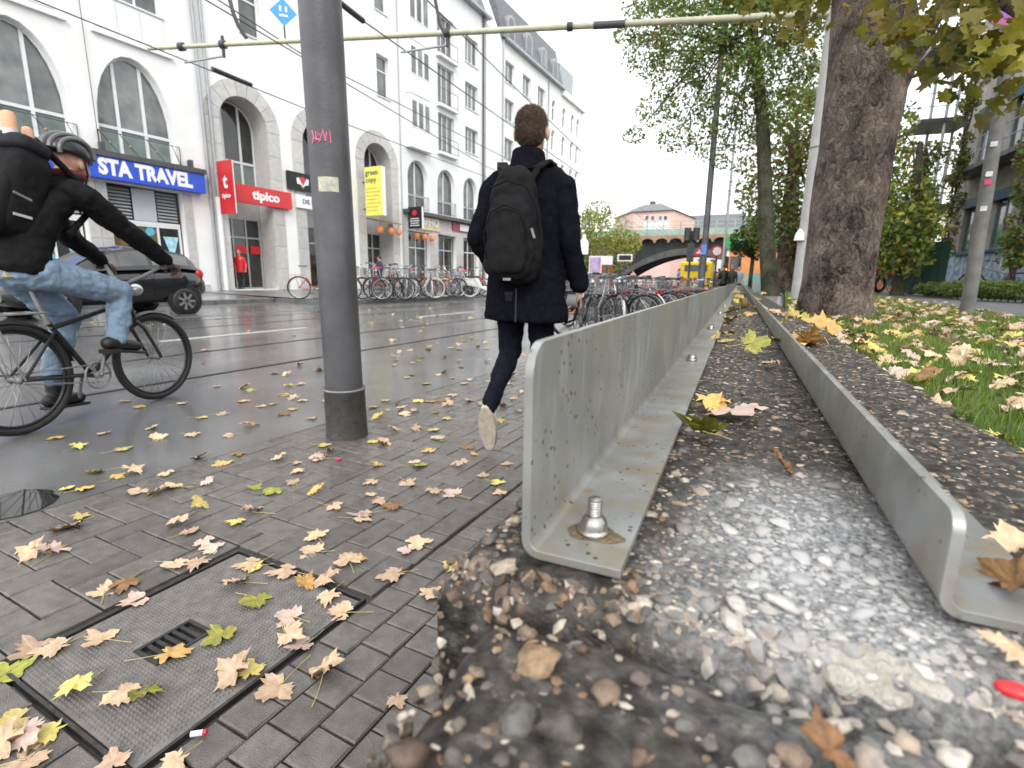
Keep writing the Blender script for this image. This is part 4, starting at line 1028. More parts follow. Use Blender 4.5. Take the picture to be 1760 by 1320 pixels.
# leaning sign pole by the path
rp = on_z(1661, 541, LZ); rpo = empty('sign_pole', rp); tag(rpo, 'weathered concrete pole beside the path with stickers and small brackets', 'pole')
tp = at_d(1735, 85, math.hypot(rp.x, rp.y))-rp
MB().tube([(0,0,-.05), tp*.5, tp*1.0], [.066,.062,.055], 18).build('shaft', M('old_pole_grey', (.14,.135,.125), .7, .3, 7, .3, 40), rpo)
for t, col in ((.52,(.55,.05,.15)), (.55,(.6,.6,.58)), (.66,(.5,.55,.6)), (.42,(.55,.55,.55))):
    c = tp*t+Vector((-.015,-.06,0)); MB().obox(c, (0,0,1), (-.2,-1,0), .05, .055, .012).build('sticker', M('st%g' % t, col, .5, .2, 20), rpo, False)
MB().obox(tp*1.0+Vector((-.1,-.1,.12)), (1,.2,0), (0,0,1), .8, .03, .06).build('sign_bracket', m_zinc, rpo, False)
MB().lathe([(0,0),(.28,0),(.28,.02),(0,.02)], tuple(tp*1.0+Vector((-.02,-.16,.42))), 20, 'Y').build('round_sign', M('sign_red_blue', (.5,.05,.08), .5, .5, 5, col2=(.08,.12,.6)), rpo)

# ------------------------------------------------------------------ trees
def leaf_card(mb, p, s, n, rn, fold=.25, lobes=False):
    """one small leaf: two folded quads, or a lobed maple outline"""
    n = n.normalized(); a = n.orthogonal().normalized(); a = Matrix.Rotation(rn.uniform(0, 6.28), 3, n) @ a; b = n.cross(a)
    if not lobes:
        mb.add([p-a*s*.5, p+b*s*.30+n*s*fold*.4, p+a*s*.55, p-b*s*.30+n*s*fold*.4], [(0,1,2),(0,2,3)])
    else:
        ang = [(-90,.22),(-58,.50),(-38,.44),(-10,.80),(14,.56),(34,.84),(46,.96),(62,.62),(78,.88),(90,1.08),(102,.88),(118,.62),(134,.96),(146,.84),(166,.56),(190,.80),(218,.44),(238,.50)]
        pts = []
        for t, r in ang: t = R(t); x, y = r*math.cos(t), r*math.sin(t); pts.append(p+(a*x+b*y)*s*.55+n*(-.18*s*(x*x)))
        mb.add([p]+pts, [(0, 1+i, 1+(i+1) % len(pts)) for i in range(len(pts))])
def foliage(clusters, count, size, seed, lobes=False, flat=.6):
    rn = random.Random(seed); mb = MB(); tot = sum(c[3]**2 for c in clusters)
    for x, y, z, r in clusters:
        for k in range(int(count*r*r/tot)):
            while True:
                d = Vector((rn.uniform(-1,1), rn.uniform(-1,1), rn.uniform(-1,1)))
                if .05 < d.length < 1: break
            d = d.normalized()*(d.length**.45)
            p = Vector((x,y,z))+Vector((d.x*r, d.y*r, d.z*r*flat))
            nn = Vector((rn.gauss(0,.6), rn.gauss(0,.6), rn.gauss(.5,.5)))
            leaf_card(mb, p, size*rn.uniform(.6,1.25), nn if nn.length > .1 else Vector((0,0,1)), rn, lobes=lobes)
    return mb
def leafmat(key, c1, c2, island=.35):
    m = M(key, c1, .5, .2, 2.2, col2=c2, island=island, coord='World'); b = m.node_tree.nodes['Principled BSDF']
    b.inputs['Subsurface Weight'].default_value = 0.0
    t = m.node_tree; tr = t.nodes.new('ShaderNodeBsdfTranslucent'); mx = t.nodes.new('ShaderNodeMixShader'); mx.inputs[0].default_value = .45
    src = b.inputs['Base Color'].links[0].from_socket; t.links.new(src, tr.inputs['Color'])
    out = [n for n in t.nodes if n.type == 'OUTPUT_MATERIAL'][0]; t.links.new(b.outputs[0], mx.inputs[1]); t.links.new(tr.outputs[0], mx.inputs[2]); t.links.new(mx.outputs[0], out.inputs['Surface']); return m
def bark(key, c1, c2, sc=5.0):
    m = bpy.data.materials.new(key); m.use_nodes = True; t = m.node_tree; b = t.nodes['Principled BSDF']; L = t.links.new
    tc = t.nodes.new('ShaderNodeTexCoord'); mp = t.nodes.new('ShaderNodeMapping'); mp.inputs['Scale'].default_value = (1,1,.42)
    nw = t.nodes.new('ShaderNodeTexNoise'); nw.inputs['Scale'].default_value = 9; nw.inputs['Detail'].default_value = 4; L(tc.outputs['Object'], nw.inputs['Vector'])
    va = t.nodes.new('ShaderNodeMixRGB'); va.blend_type = 'ADD'; va.inputs['Fac'].default_value = .16; L(tc.outputs['Object'], va.inputs['Color1']); L(nw.outputs['Color'], va.inputs['Color2']); L(va.outputs[0], mp.inputs['Vector'])
    v = t.nodes.new('ShaderNodeTexVoronoi'); v.feature = 'DISTANCE_TO_EDGE'; v.inputs['Scale'].default_value = sc*6.0; L(mp.outputs[0], v.inputs['Vector'])
    vc = t.nodes.new('ShaderNodeTexVoronoi'); vc.inputs['Scale'].default_value = sc*6.0; L(mp.outputs[0], vc.inputs['Vector'])
    n = t.nodes.new('ShaderNodeTexNoise'); n.inputs['Scale'].default_value = sc*9; n.inputs['Detail'].default_value = 8; n.inputs['Roughness'].default_value = .7; L(mp.outputs[0], n.inputs['Vector'])
    n2 = t.nodes.new('ShaderNodeTexNoise'); n2.inputs['Scale'].default_value = sc*.6; n2.inputs['Detail'].default_value = 4; L(tc.outputs['Object'], n2.inputs['Vector'])
    def mth(op, a, bb):
        q = t.nodes.new('ShaderNodeMath'); q.operation = op
        for k, z in enumerate((a, bb)):
            if isinstance(z, (int, float)): q.inputs[k].default_value = z
            else: L(z, q.inputs[k])
        return q.outputs[0]
    sepc = t.nodes.new('ShaderNodeSeparateColor'); L(vc.outputs['Color'], sepc.inputs[0])
    f = mth('ADD', mth('ADD', mth('MULTIPLY', sepc.outputs[0], .14), mth('MULTIPLY', n2.outputs['Fac'], .80)), mth('MULTIPLY', n.outputs['Fac'], .62))
    r = t.nodes.new('ShaderNodeValToRGB'); e = r.color_ramp.elements; e[0].position = .62; e[0].color = (*c1,1); e[1].position = .96; e[1].color = (*c2,1); L(f, r.inputs['Fac'])
    ed = t.nodes.new('ShaderNodeMapRange'); ed.inputs['From Max'].default_value = .07; ed.inputs['To Min'].default_value = .5; L(v.outputs['Distance'], ed.inputs['Value'])
    mx = t.nodes.new('ShaderNodeMixRGB'); mx.blend_type = 'MULTIPLY'; mx.inputs['Fac'].default_value = 1; L(r.outputs[0], mx.inputs['Color1']); L(ed.outputs[0], mx.inputs['Color2'])
    L(mx.outputs[0], b.inputs['Base Color']); b.inputs['Roughness'].default_value = .85; b.inputs['Specular IOR Level'].default_value = .25
    bp = t.nodes.new('ShaderNodeBump'); bp.inputs['Strength'].default_value = .9; bp.inputs['Distance'].default_value = .03
    L(mth('ADD', mth('MINIMUM', mth('MULTIPLY', v.outputs['Distance'], 3), .3), mth('MULTIPLY', n.outputs['Fac'], 1.1)), bp.inputs['Height']); L(bp.outputs[0], b.inputs['Normal']); MATS[key] = m; return m
m_bark = bark('maple_bark', (.022,.016,.013), (.30,.235,.195))
m_bark2 = bark('greenish_bark', (.035,.032,.022), (.12,.115,.075), 4)
def trunk_mesh(path, radii, n=40, rough=.06, flare=0, seed=0):
    mb = MB(); pts = [Vector(p) for p in path]; rows = []
    # resample
    P = []; Rr = []
    for i in range(len(pts)-1):
        for k in range(14): t = k/14; P.append(pts[i].lerp(pts[i+1], t)); Rr.append(radii[i]*(1-t)+radii[i+1]*t)
    P.append(pts[-1]); Rr.append(radii[-1])
    for p, r in zip(P, Rr):
        for j in range(n):
            a = 2*math.pi*j/n; h = p.z-pts[0].z; fl = 1+flare*math.exp(-max(h,0)/.22)*(1+.35*math.sin(a*5+seed))
            k = fl*(1+rough*noise.noise(Vector((math.cos(a)*1.6, math.sin(a)*1.6, p.z*1.1+seed)))*1.6+rough*.6*noise.noise(Vector((math.cos(a)*6, math.sin(a)*6, p.z*3+seed))))
            mb.v.append((p.x+r*k*math.cos(a), p.y+r*k*math.sin(a), p.z))
    for i in range(len(P)-1):
        for j in range(n): mb.f.append((i*n+j, i*n+(j+1)%n, (i+1)*n+(j+1)%n, (i+1)*n+j))
    return mb
# the big maple
tb = on_z(1432, 545, LZ); D = math.hypot(tb.x, tb.y)
maple = empty('maple_tree', tb); tag(maple, 'big maple with dark flaky trunk and yellow green leaves beside the seat wall', 'tree')
def tl(px, py, d=D): return at_d(px, py, d)-tb
MBt = trunk_mesh([Vector((0,0,-.1)), tl(1447,400), tl(1473,230), tl(1497,90), tl(1502,0), tl(1505,-160)], [.300,.292,.305,.325,.31,.26], 56, .06, .20, 3)
for k in range(len(MBt.v)): pass
MBt.build('trunk', m_bark, maple)
lb = MB()
lb.tube([tl(1525,150), tl(1562,95, D-.1), tl(1580,78, D-.15), tl(1600,40, D-.2), tl(1640,-20, D-.3), tl(1700,-90, D-.5)], [.16,.10,.075,.06,.05,.04], 14)
lb.tube([tl(1562,95, D-.1), tl(1572,60), tl(1570,20), tl(1562,-40)], [.07,.045,.035,.03], 10)
lb.tube([tl(1525,-40), tl(1450,-60), tl(1370,-30, D-.2), tl(1310,-20, D-.4)], [.09,.06,.04,.02], 10)
lb.tube([tl(1540,-60), tl(1640,-40, D-.6), tl(1740,10, D-1.2), tl(1800,60, D-1.6)], [.09,.06,.04,.02], 10)
lbo = lb.build('limb', m_bark, maple)
MB().ell(tl(1556,117, D-.40), (.05,.03,.05), 12, 8).build('cut_stub', M('fresh_cut_wood', (.42,.20,.10), .7, .25, 30), maple)
m_leafA = leafmat('maple_leaf_yellow', (.05,.075,.012), (.30,.24,.03)); m_leafG = leafmat('maple_leaf_green', (.06,.085,.015), (.17,.17,.03))
cl = []
rnl = random.Random(5)
def cl_px(px, py, d, r): q = tl(px, py, d); cl.append((q.x, q.y, q.z, r))
for px, py, d, r in [(1585,20,4.6,.32),(1620,30,4.4,.34),(1650,70,4.5,.36),(1690,40,4.2,.36),(1725,80,4.4,.34),(1750,20,4.0,.36),(1700,100,4.6,.28),(1760,110,4.2,.3),(1600,70,4.8,.22),(1545,10,4.8,.24),(1690,-20,4.4,.5),(1600,-40,4.8,.5),(1755,-30,4.2,.5),(1800,60,4,.5),
                     (1370,5,5.0,.30),(1400,30,5.2,.22),(1345,20,4.9,.22),(1400,-30,5.2,.4),(1330,-20,5.2,.4)]: cl_px(px, py, d, r)
foliage(cl, 650, .12, 3, lobes=True, flat=.8).build('crown', m_leafA, maple, smooth=False)
# high crown above the frame (shades the wall as in the place)
hc = [(rnl.uniform(-2.6,2.8), rnl.uniform(-2.2,2.6), rnl.uniform(5.4,8.5), rnl.uniform(.8,1.2)) for k in range(14)]
foliage(hc, 2600, .17, 4, lobes=True).build('upper_crown', m_leafG, maple, smooth=False)

def tree(name, base, path, radii, clusters, count, size, lmat, bmat, label, group=None, seed=1, limbs=None, flare=.2, flat=.75):
    o = empty(name, base); tag(o, label, 'tree', group)
    trunk_mesh(path, radii, 22, .06, flare, seed).build('trunk', bmat, o)
    if clusters:
        rn = random.Random(seed); lm = MB(); top = Vector(path[-1])
        for (x, y, z, r) in clusters[::1]:
            st_ = Vector(path[-2]).lerp(top, rn.uniform(0,1)); md = st_.lerp(Vector((x,y,z)), .5)+Vector((rn.uniform(-.2,.2), rn.uniform(-.2,.2), rn.uniform(.0,.4)))
            lm.tube([st_, md, (x,y,z)], [radii[-1]*.5, radii[-1]*.3, .012], 6)
        lm.build('limb', bmat, o)
    if isinstance(lmat, (list, tuple)):
        h = len(lmat)
        for k, mt in enumerate(lmat):
            cc = [(x+rnl.uniform(-.2,.2)*r, y, z+rnl.uniform(-.2,.2)*r, r) for x,y,z,r in clusters]
            foliage(cc, count//h, size, seed*7+k, flat=flat).build('crown', mt, o, smooth=False)
    else: foliage(clusters, count, size, seed*7, flat=flat).build('crown', lmat, o, smooth=False)
    return o
def cpx(base, D0, lst):
    r_ = []
    for px, py, dd, r in lst: q = at_d(px, py, D0+dd)-base; r_.append((q.x, q.y, q.z, r))
    return r_
g_lite = leafmat('robinia_leaf', (.13,.23,.05), (.26,.34,.09)); g_brown = leafmat('turning_leaf', (.18,.12,.03), (.32,.22,.05)); g_dark = leafmat('dark_leaf', (.02,.045,.012), (.05,.085,.02)); g_yel = leafmat('yellow_leaf', (.30,.30,.05), (.50,.44,.08)); g_mid = leafmat('mid_green_leaf', (.08,.13,.03), (.17,.22,.05))
b2p = on_z(1325, 503, LZ); D2 = math.hypot(b2p.x, b2p.y)
c2 = cpx(b2p, D2, [(1130,30,0,.95),(1180,60,-.5,1.1),(1240,30,.6,1.1),(1290,60,0,1.1),(1340,30,-.4,1.1),(1110,90,.4,.7),(1160,120,0,.9),(1220,110,.7,1.0),(1280,130,-.6,.9),(1340,110,.2,1.0),(1390,80,.4,.9),(1130,190,-.3,.6),(1180,180,.5,.8),(1240,190,0,.8),(1300,190,.6,.7),(1090,235,.3,.35),(1160,240,-.3,.55),(1215,245,0,.6),(1270,240,.3,.5),(1360,180,-.3,.8),(1400,150,.2,.7),(1200,-20,0,1.3),(1300,-40,.3,1.4),(1110,-10,.2,.8),(1390,-10,0,1.2),(1075,60,.1,.4),(1280,285,.2,.35),(1240,280,-.2,.3)])
tree('robinia_tree', b2p, [Vector((0,0,-.1)), at_d(1318,420,D2)-b2p, at_d(1312,230,D2)-b2p, at_d(1300,100,D2)-b2p, at_d(1290,-20,D2)-b2p], [.24,.235,.19,.14,.09], c2, 26000, .115, [g_lite, g_lite, g_mid, g_lite, g_brown], m_bark2, 'tall light green tree with slender mossy trunk next to the wall', seed=2)
b3p = on_z(1350, 497, LZ); b3p = on_z(1348, 499, LZ); D3 = math.hypot(b3p.x, b3p.y)
c3 = cpx(b3p, D3, [(1350,330,0,2.0),(1390,280,1,1.6),(1340,390,-.5,1.3),(1395,370,.3,1.6),(1400,430,-.3,.9),(1360,440,.2,.7),(1320,330,0,.9),(1370,230,0,1.8),(1410,200,0,1.5)])
tree('chestnut_tree', b3p, [Vector((0,0,-.1)), at_d(1352,430,D3)-b3p, at_d(1362,330,D3)-b3p, at_d(1365,220,D3)-b3p], [.36,.34,.26,.15], c3, 7000, .20, [g_mid, g_brown, g_lite], m_bark, 'darker tree with brown tinged crown behind the slender tree', seed=3)
for k, (px, d, r, py0, rr, mt, lab) in enumerate([(1290,34,.12,425,(1.5,1.9), g_dark, 'dark evergreen shrub tree beside the green topped kiosk'), (1010,62,.2,380,(3.4,3.8), g_lite, 'bushy yellow green street tree in front of the railway bridge')]):
    b_ = at_d(px, 480, d); b_.z = 0 if k else .3
    if k:
        cc = cpx(b_, d, [(1010,400,0,3.0),(1040,385,1,2.6),(1065,420,0,2.2),(1000,440,-1,2.4),(1045,440,0,2.6),(1025,360,.5,1.6),(1080,410,0,1.3),(990,400,0,2.2)])
    else: cc = cpx(b_, d, [(1290,410,0,1.1),(1300,400,.3,.9),(1280,425,0,.8),(1305,430,0,.8)])
    tree('street_tree', b_, [Vector((0,0,0)), Vector((0,0,2)), Vector((0,0,4))], [r,r*.9,r*.6], cc, 5200 if k else 2200, .34 if k else .2, [mt, g_yel] if k else mt, m_bark2, lab, seed=5+k)
# trees and shrubs beyond the path
for k, (px, py, d, lst, mts, lab) in enumerate([
    (1545,480,19,[(1525,360,0,1.1),(1545,330,.5,.9),(1535,400,-.4,1.0),(1565,390,0,.8),(1515,440,0,.8),(1555,440,0,.7),(1515,270,1,.8),(1540,210,1,.6)],[g_yel,g_lite,g_mid],'yellow green tree beside the grey balcony tower'),
    (1500,478,26,[(1500,280,0,1.8),(1480,230,0,1.3),(1510,380,0,1.7),(1490,440,0,1.3)],[g_yel,g_brown],'golden autumn tree showing behind the big trunk'),
    (1570,478,42,[(1560,400,0,3.4),(1600,380,0,3.0),(1530,420,0,2.6),(1580,330,0,3.0),(1620,430,0,2.6),(1540,300,0,2.2)],[g_yel,g_lite,g_yel],'broad yellow tree filling the gap behind the balcony tower')]):
    b_ = at_d(px, py, d); b_.z = LZ
    tree('autumn_tree', b_, [Vector((0,0,-.1)), Vector((.1,0,2.0)), Vector((0,.1,4.2))], [.16,.13,.07], cpx(b_, d, lst), 4200, .17, mts, m_bark2, lab, seed=11+k)

# ------------------------------------------------------------------ stone building on the right, with vines and balcony tower
ra = R(7.0); RB = empty('stone_building', (6.3, 25.0, LZ), ra); tag(RB, 'grey stone building with blue blinds, graffiti base and climbing plants', 'building')
# local frame: +y along the facade away from camera, facade faces -x
m_rstone = M('weathered_stone', (.38,.355,.325), .8, .2, 3, .4, 25, island=.12)
m_graf = M('blue_graffiti', (.05,.20,.42), .7, .3, 4.5, col2=(.66,.72,.72), detail=3); m_blind = M('blue_blind', (.03,.09,.15), .6, .15, 4)
def rsheet(name, polys, mat, thick, at): return sheet(name, polys, 0, mat, thick, RB, 'YZ', at)
wins = [(.75,2.15,1.55,3.55), (.75,2.15,4.85,6.85), (.75,2.15,8.1,10.1), (-1.5,-.1,1.55,3.55), (-1.5,-.1,4.85,6.85)]
for zf in (1.55, 4.85, 8.1):
    for yc in (-13.2, -10.6, -8.0, -5.4, -3.0): wins.append((yc-.7, yc+.7, zf, zf+2.0))
rsheet('wall', [rect(-15,3.4,0,11.5)]+[rect(*q) for q in wins], m_rstone, .4, .2)
MB().box(.41, 8, -15, 3.4, 0, 11.4).build('rear_body', m_rstone, RB, False)
rsheet('painted_base', [rect(-15,3.39,.0,1.42)], m_graf, .02, -.012)
# stone courses as pieces
rnb = random.Random(4)
for zf in range(11):
    z0 = 1.46+zf*.9
    for k in range(19):
        ya = -15+k*1.0+(.5 if zf % 2 else 0); yb = min(ya+.98, 3.38)
        if any(a < yb and b > ya and c < z0+.88 and d > z0 for a, b, c, d in wins) or yb-ya < .2: continue
        MB().box(-.022-.006*rnb.random(), -.001, ya+.01, yb, z0, z0+.88).build('stone_block', m_rstone, RB, False)
for a, b, c, d in wins:
    f = MB(); f.box(.1,.16,a,b,c,c+.07); f.box(.1,.16,a,b,d-.07,d); f.box(.1,.16,a,a+.07,c+.07,d-.07); f.box(.1,.16,b-.07,b,c+.07,d-.07); f.box(.1,.158,(a+b)/2-.04,(a+b)/2+.04,c+.07,d-.07)
    wo_ = f.build('window', M('blue_grey_frame', (.16,.21,.26), .5, .1, 5), RB, False)
    for y0_, y1_ in ((a+.07,(a+b)/2-.04), ((a+b)/2+.04,b-.07)): MB().box(.125,.135,y0_,y1_,c+.07,d-.07).build('pane', m_glass, wo_, False)
    MB().box(-.10,-.0,a-.05,b+.05,d-.32,d+.02).build('blind_box', m_blind, RB, False); MB().box(-.12,-.0,a-.08,b+.08,c-.09,c-.002).build('sill', m_blind, RB, False)
MB().box(-.9,-.03,-4.0,2.3,4.35,4.5).build('balcony_slab', m_anth, RB, False)
rl = MB()
for zz in (4.9, 5.35): rl.cyl((-.88,-4.0,zz),(-.88,2.3,zz),.02,n=6)
for k in range(9): rl.cyl((-.88,-4.0+k*.78,4.5),(-.88,-4.0+k*.78,5.35),.015,n=5)
rl.build('balcony_railing', m_zinc, RB)
# balcony tower
T0 = at_d(1578, 480, 29); T0.z = LZ
tw = empty('balcony_tower', T0, ra); tag(tw, 'galvanised steel balcony tower with overgrown posts at the end of the building', 'balcony')
for x, y in ((0,0),(.9,0),(0,1.8),(.9,1.8)): MB().cyl((x,y,0),(x,y,11),.06,n=8).build('post', m_zinc, tw)
for z in (at_d(1600,348,27).z-LZ, at_d(1600,192,27).z-LZ, at_d(1600,60,27).z-LZ):
    MB().box(-.9,1.0,-.2,2.0,z,z+.14).build('platform', m_anth, tw, False)
    rl = MB()
    for zz in (z+.6, z+1.1): rl.cyl((-.85,-.15,zz),(.95,-.15,zz),.02,n=6); rl.cyl((-.85,-.15,zz),(-.85,1.9,zz),.02,n=6)
    rl.build('guard_rail', m_zinc, tw)
def vine(name, base, h, wdt, label, seed, mats):
    o = empty(name, base); tag(o, label, 'climbing plant'); rn = random.Random(seed)
    sm_ = MB()
    for k in range(4):
        pts = [Vector((rn.uniform(-.15,.15), rn.uniform(-.15,.15), 0))]
        for q in range(8): pts.append(Vector((rn.uniform(-wdt,wdt)*.5, rn.uniform(-.15,.15), h*(q+1)/8)))
        sm_.tube(pts, [.05]+[.03]*7+[.015], 6)
    sm_.build('stem', m_bark, o)
    cl_ = [(rn.uniform(-wdt,wdt), rn.uniform(-.25,.25), h*(.12+.88*rn.random()), rn.uniform(.25,.5)*max(.6,wdt)) for k in range(44)]
    for k, mt in enumerate(mats): foliage(cl_, 3200//len(mats), .12, seed*5+k, flat=1.0).build('foliage', mt, o, smooth=False)
for k, (px, d, h, wd, lab) in enumerate([(1612,26,8.5,.24,'leafy climbing plant covering the corner of the stone building'), (1738,18.5,6.6,.24,'climbing plant hanging over the blue blinds of the stone building'), (1560,23,4.8,.32,'climbing plant on the free standing post by the green gate'), (1790,15,6.5,.3,'dense climbing plant at the near windows of the stone building')]):
    b_ = at_d(px, 490, d); b_.z = LZ; vine('climbing_plant', b_, h, wd, lab, 30+k, [g_mid, g_lite, g_brown])
# hedge strips, gate panel, hut, motorbike place
for k, (x0, x1, d, hh, lab) in enumerate([(1640,1790,15.5,.42,'low clipped hedge along the path under the graffiti wall'), (1592,1640,18,.38,'low leafy hedge next to the dark green gate')]):
    a_, b_ = at_d(x0, 490, d), at_d(x1, 490, d-1.5); hd = empty('hedge', Vector(((a_.x+b_.x)/2, (a_.y+b_.y)/2, LZ))); tag(hd, lab, 'hedge')
    cl_ = []
    for q in range(26): t = q/25; p = a_.lerp(b_, t); cl_.append((p.x-hd.location.x, p.y-hd.location.y, hh*.55, hh*.75))
    foliage(cl_, 4200, .07, 50+k).build('foliage', g_mid, hd, smooth=False)
    st_ = MB()
    for q in range(14): t = q/13; p = a_.lerp(b_, t)-hd.location; st_.cyl((p.x,p.y,0),(p.x+.05,p.y,hh*.6),.015,n=5)
    st_.build('stem', m_bark, hd)
gp = at_d(1588, 490, 20); gp.z = LZ; ga = empty('gate', gp, R(-30)); tag(ga, 'dark green metal gate panel beside the parked motorbike', 'gate')
m_dgreen = M('dark_green_metal', (.015,.05,.035), .5, .2, 8)
for k in range(5): MB().box(-.5+k*.2,-.31+k*.2,-.02,.02,.05,1.55).build('panel', m_dgreen, ga, False)
MB().box(-.52,.5,.021,.05,.2,.28).build('rail', m_dgreen, ga, False); MB().box(-.52,.5,.021,.05,1.3,1.38).build('rail', m_dgreen, ga, False); MB().cyl((-.55,0,0),(-.55,0,1.7),.05,n=10).build('post', m_dgreen, ga)
hu = at_d(1540, 470, 36); hu.z = LZ; hut = empty('garden_hut', hu, R(10)); tag(hut, 'flat orange hut with a white roof edge behind the gate', 'hut')
MB().box(-3.6,2.4,-1,1,0,2.1).build('wall', M('orange_wall', (.55,.22,.08), .7, .15, 2), hut, False); MB().box(-3.8,2.6,-1.3,1.2,2.1,2.35).build('roof', m_signwhite, hut, False)
for k in range(3): MB().box(-3.2+k*1.9,-2.1+k*1.9,-1.02,-1.0,.7,1.6).build('window', m_glass, hut, False)
# ------------------------------------------------------------------ the far end: bridge, houses, kiosks, signals, van
BY = 75.0
m_bdark = M('riveted_dark_iron', (.02,.022,.022), .6, .3, 2, coord='World'); m_bgreen = M('pale_green_iron', (.30,.42,.36), .6, .15, 1, coord='World'); m_brust = M('rust_orange_valance', (.34,.21,.13), .7, .25, 1.5, coord='World')
br = empty('railway_bridge', (-11.5, BY, 0)); tag(br, 'iron railway arch bridge with pale green parapet spanning the street', 'bridge')
def bp_(px, py): p = on_y(px, py, BY); return (p.x, p.z)
part(MB().box(-34, 12, BY+.3, BY+9, 6.45, 7.1), 'deck', m_bdark, br)
for k in range(20): part(MB().box(-33.8+k*2.28, -33.8+k*2.28+2.22, BY, BY+.12, 7.05, 7.85), 'parapet_panel', m_bgreen, br)
for k in range(21): part(MB().box(-33.86+k*2.28-.05, -33.86+k*2.28+.05, BY-.06, BY+.14, 7.0, 8.9), 'parapet_post', m_bgreen, br)
for z in (8.3, 8.85): part(MB().box(-34, 12, BY+.02, BY+.08, z, z+.06), 'hand_rail', m_bgreen, br)
for k in range(24):
    x0 = -34+k*1.92; pl = [(x0,7.05),(x0+1.92,7.05),(x0+1.92,6.05)]+[(x0+.96+.86*math.cos(t), 6.05+.6*math.sin(t)) for t in [math.pi*q/8 for q in range(9)]]+[(x0,6.05)]
    part(MB().prism(pl, BY-.1, BY+.1, 'XZ'), 'valance', m_brust, br)
xc, hwid = -12.0, 11.0
for q, yy in enumerate((BY+.6, BY+3.2, BY+5.8, BY+8.4)):
    N = 22; up_, lo = [], []
    for k in range(N+1):
        t = -1+2*k/N; x = xc+hwid*t; up_.append((x, 5.35-4.6*t*t)); lo.append((x, 4.45-4.4*t*t))
    mb = MB(); 
    for k in range(N): mb.add([(lo[k][0],yy,lo[k][1]),(lo[k+1][0],yy,lo[k+1][1]),(up_[k+1][0],yy,up_[k+1][1]),(up_[k][0],yy,up_[k][1]),(lo[k][0],yy+.5,lo[k][1]),(lo[k+1][0],yy+.5,lo[k+1][1]),(up_[k+1][0],yy+.5,up_[k+1][1]),(up_[k][0],yy+.5,up_[k][1])], [(0,1,2,3),(7,6,5,4),(0,4,5,1),(3,2,6,7)])
    part(mb, 'arch_rib', m_bdark if q else M('grey_iron', (.08,.08,.078), .6, .3, 1, coord='World'), br)
    for k in range(2, N-1, 2):
        if up_[k][1] < 6.0: part(MB().box(up_[k][0]-.12, up_[k][0]+.12, yy+.1, yy+.35, up_[k][1]-.1, 6.5), 'spandrel_post', m_bdark, br)
    part(MB().prism([(xc-hwid-1,6.4),(xc+hwid+1,6.4)]+[p for p in reversed(up_)], yy+.2, yy+.25, 'XZ'), 'spandrel_plate', m_bdark, br)
m_brick = M('dark_brick', (.16,.08,.06), .8, .3, 1.5, coord='World')
part(MB().box(-34, xc-hwid+.3, BY+.3, BY+9, 0, 6.4), 'abutment', m_brick, br); part(MB().box(xc+hwid-.3, 12, BY+.3, BY+9, 0, 6.4), 'abutment', m_brick, br)
# pink house beyond
PY = 104.0
def q_(px, py, Y=PY): p = on_y(px, py, Y); return p
ph = empty('pink_house', (q_(1120,400).x, PY, 0)); tag(ph, 'pink corner house with grey hipped roof rising above the bridge', 'building')
m_pink = M('pink_plaster', (.74,.50,.43), .8, .06, .8, coord='World')
xl, xm, xr = on_y(1058,370,PY+9).x, q_(1090,362).x, q_(1158,366).x; zt = q_(1120,363).z
poly = [(xl,PY+9),(xm,PY),(xr,PY),(xr+1.5,PY+16),(xl+1,PY+22)]
part(MB().prism(poly, 0, zt), 'wall', m_pink, ph)
cx_ = sum(p[0] for p in poly)/5; cy_ = PY+11; zt2 = q_(1120,343).z
top = [(cx_+(x-cx_)*.45, cy_+(y-cy_)*.45, zt2) for x, y in poly]; bot = [(cx_+(x-cx_)*1.05, cy_+(y-cy_)*1.05, zt+.02) for x, y in poly]
part(MB().add(bot+top, [(i,(i+1)%5,5+(i+1)%5,5+i) for i in range(5)]+[(5,6,7,8,9),(4,3,2,1,0)]), 'roof', m_slate, ph)
for px in (1112, 1122, 1135, 1144):
    for py0 in (370, 393):
        a, b = q_(px-3.5, py0), q_(px+3.5, py0+9); wo_ = part(MB().box(a.x, b.x, PY-.06, PY-.005, b.z, a.z), 'window', m_frame, ph); MB().box(a.x+.12, b.x-.12, PY-.09, PY-.061, b.z+.12, a.z-.12).build('pane', m_glass, wo_, False)
a, b = q_(1107,381), q_(1150,392); part(MB().box(a.x, b.x, PY-.04, PY-.004, b.z, a.z), 'white_panel', m_frame, ph)
part(MB().box(cx_-.5,cx_+.5,cy_-.5,cy_+.5,zt2,zt2+1.2), 'chimney', m_brick, ph)
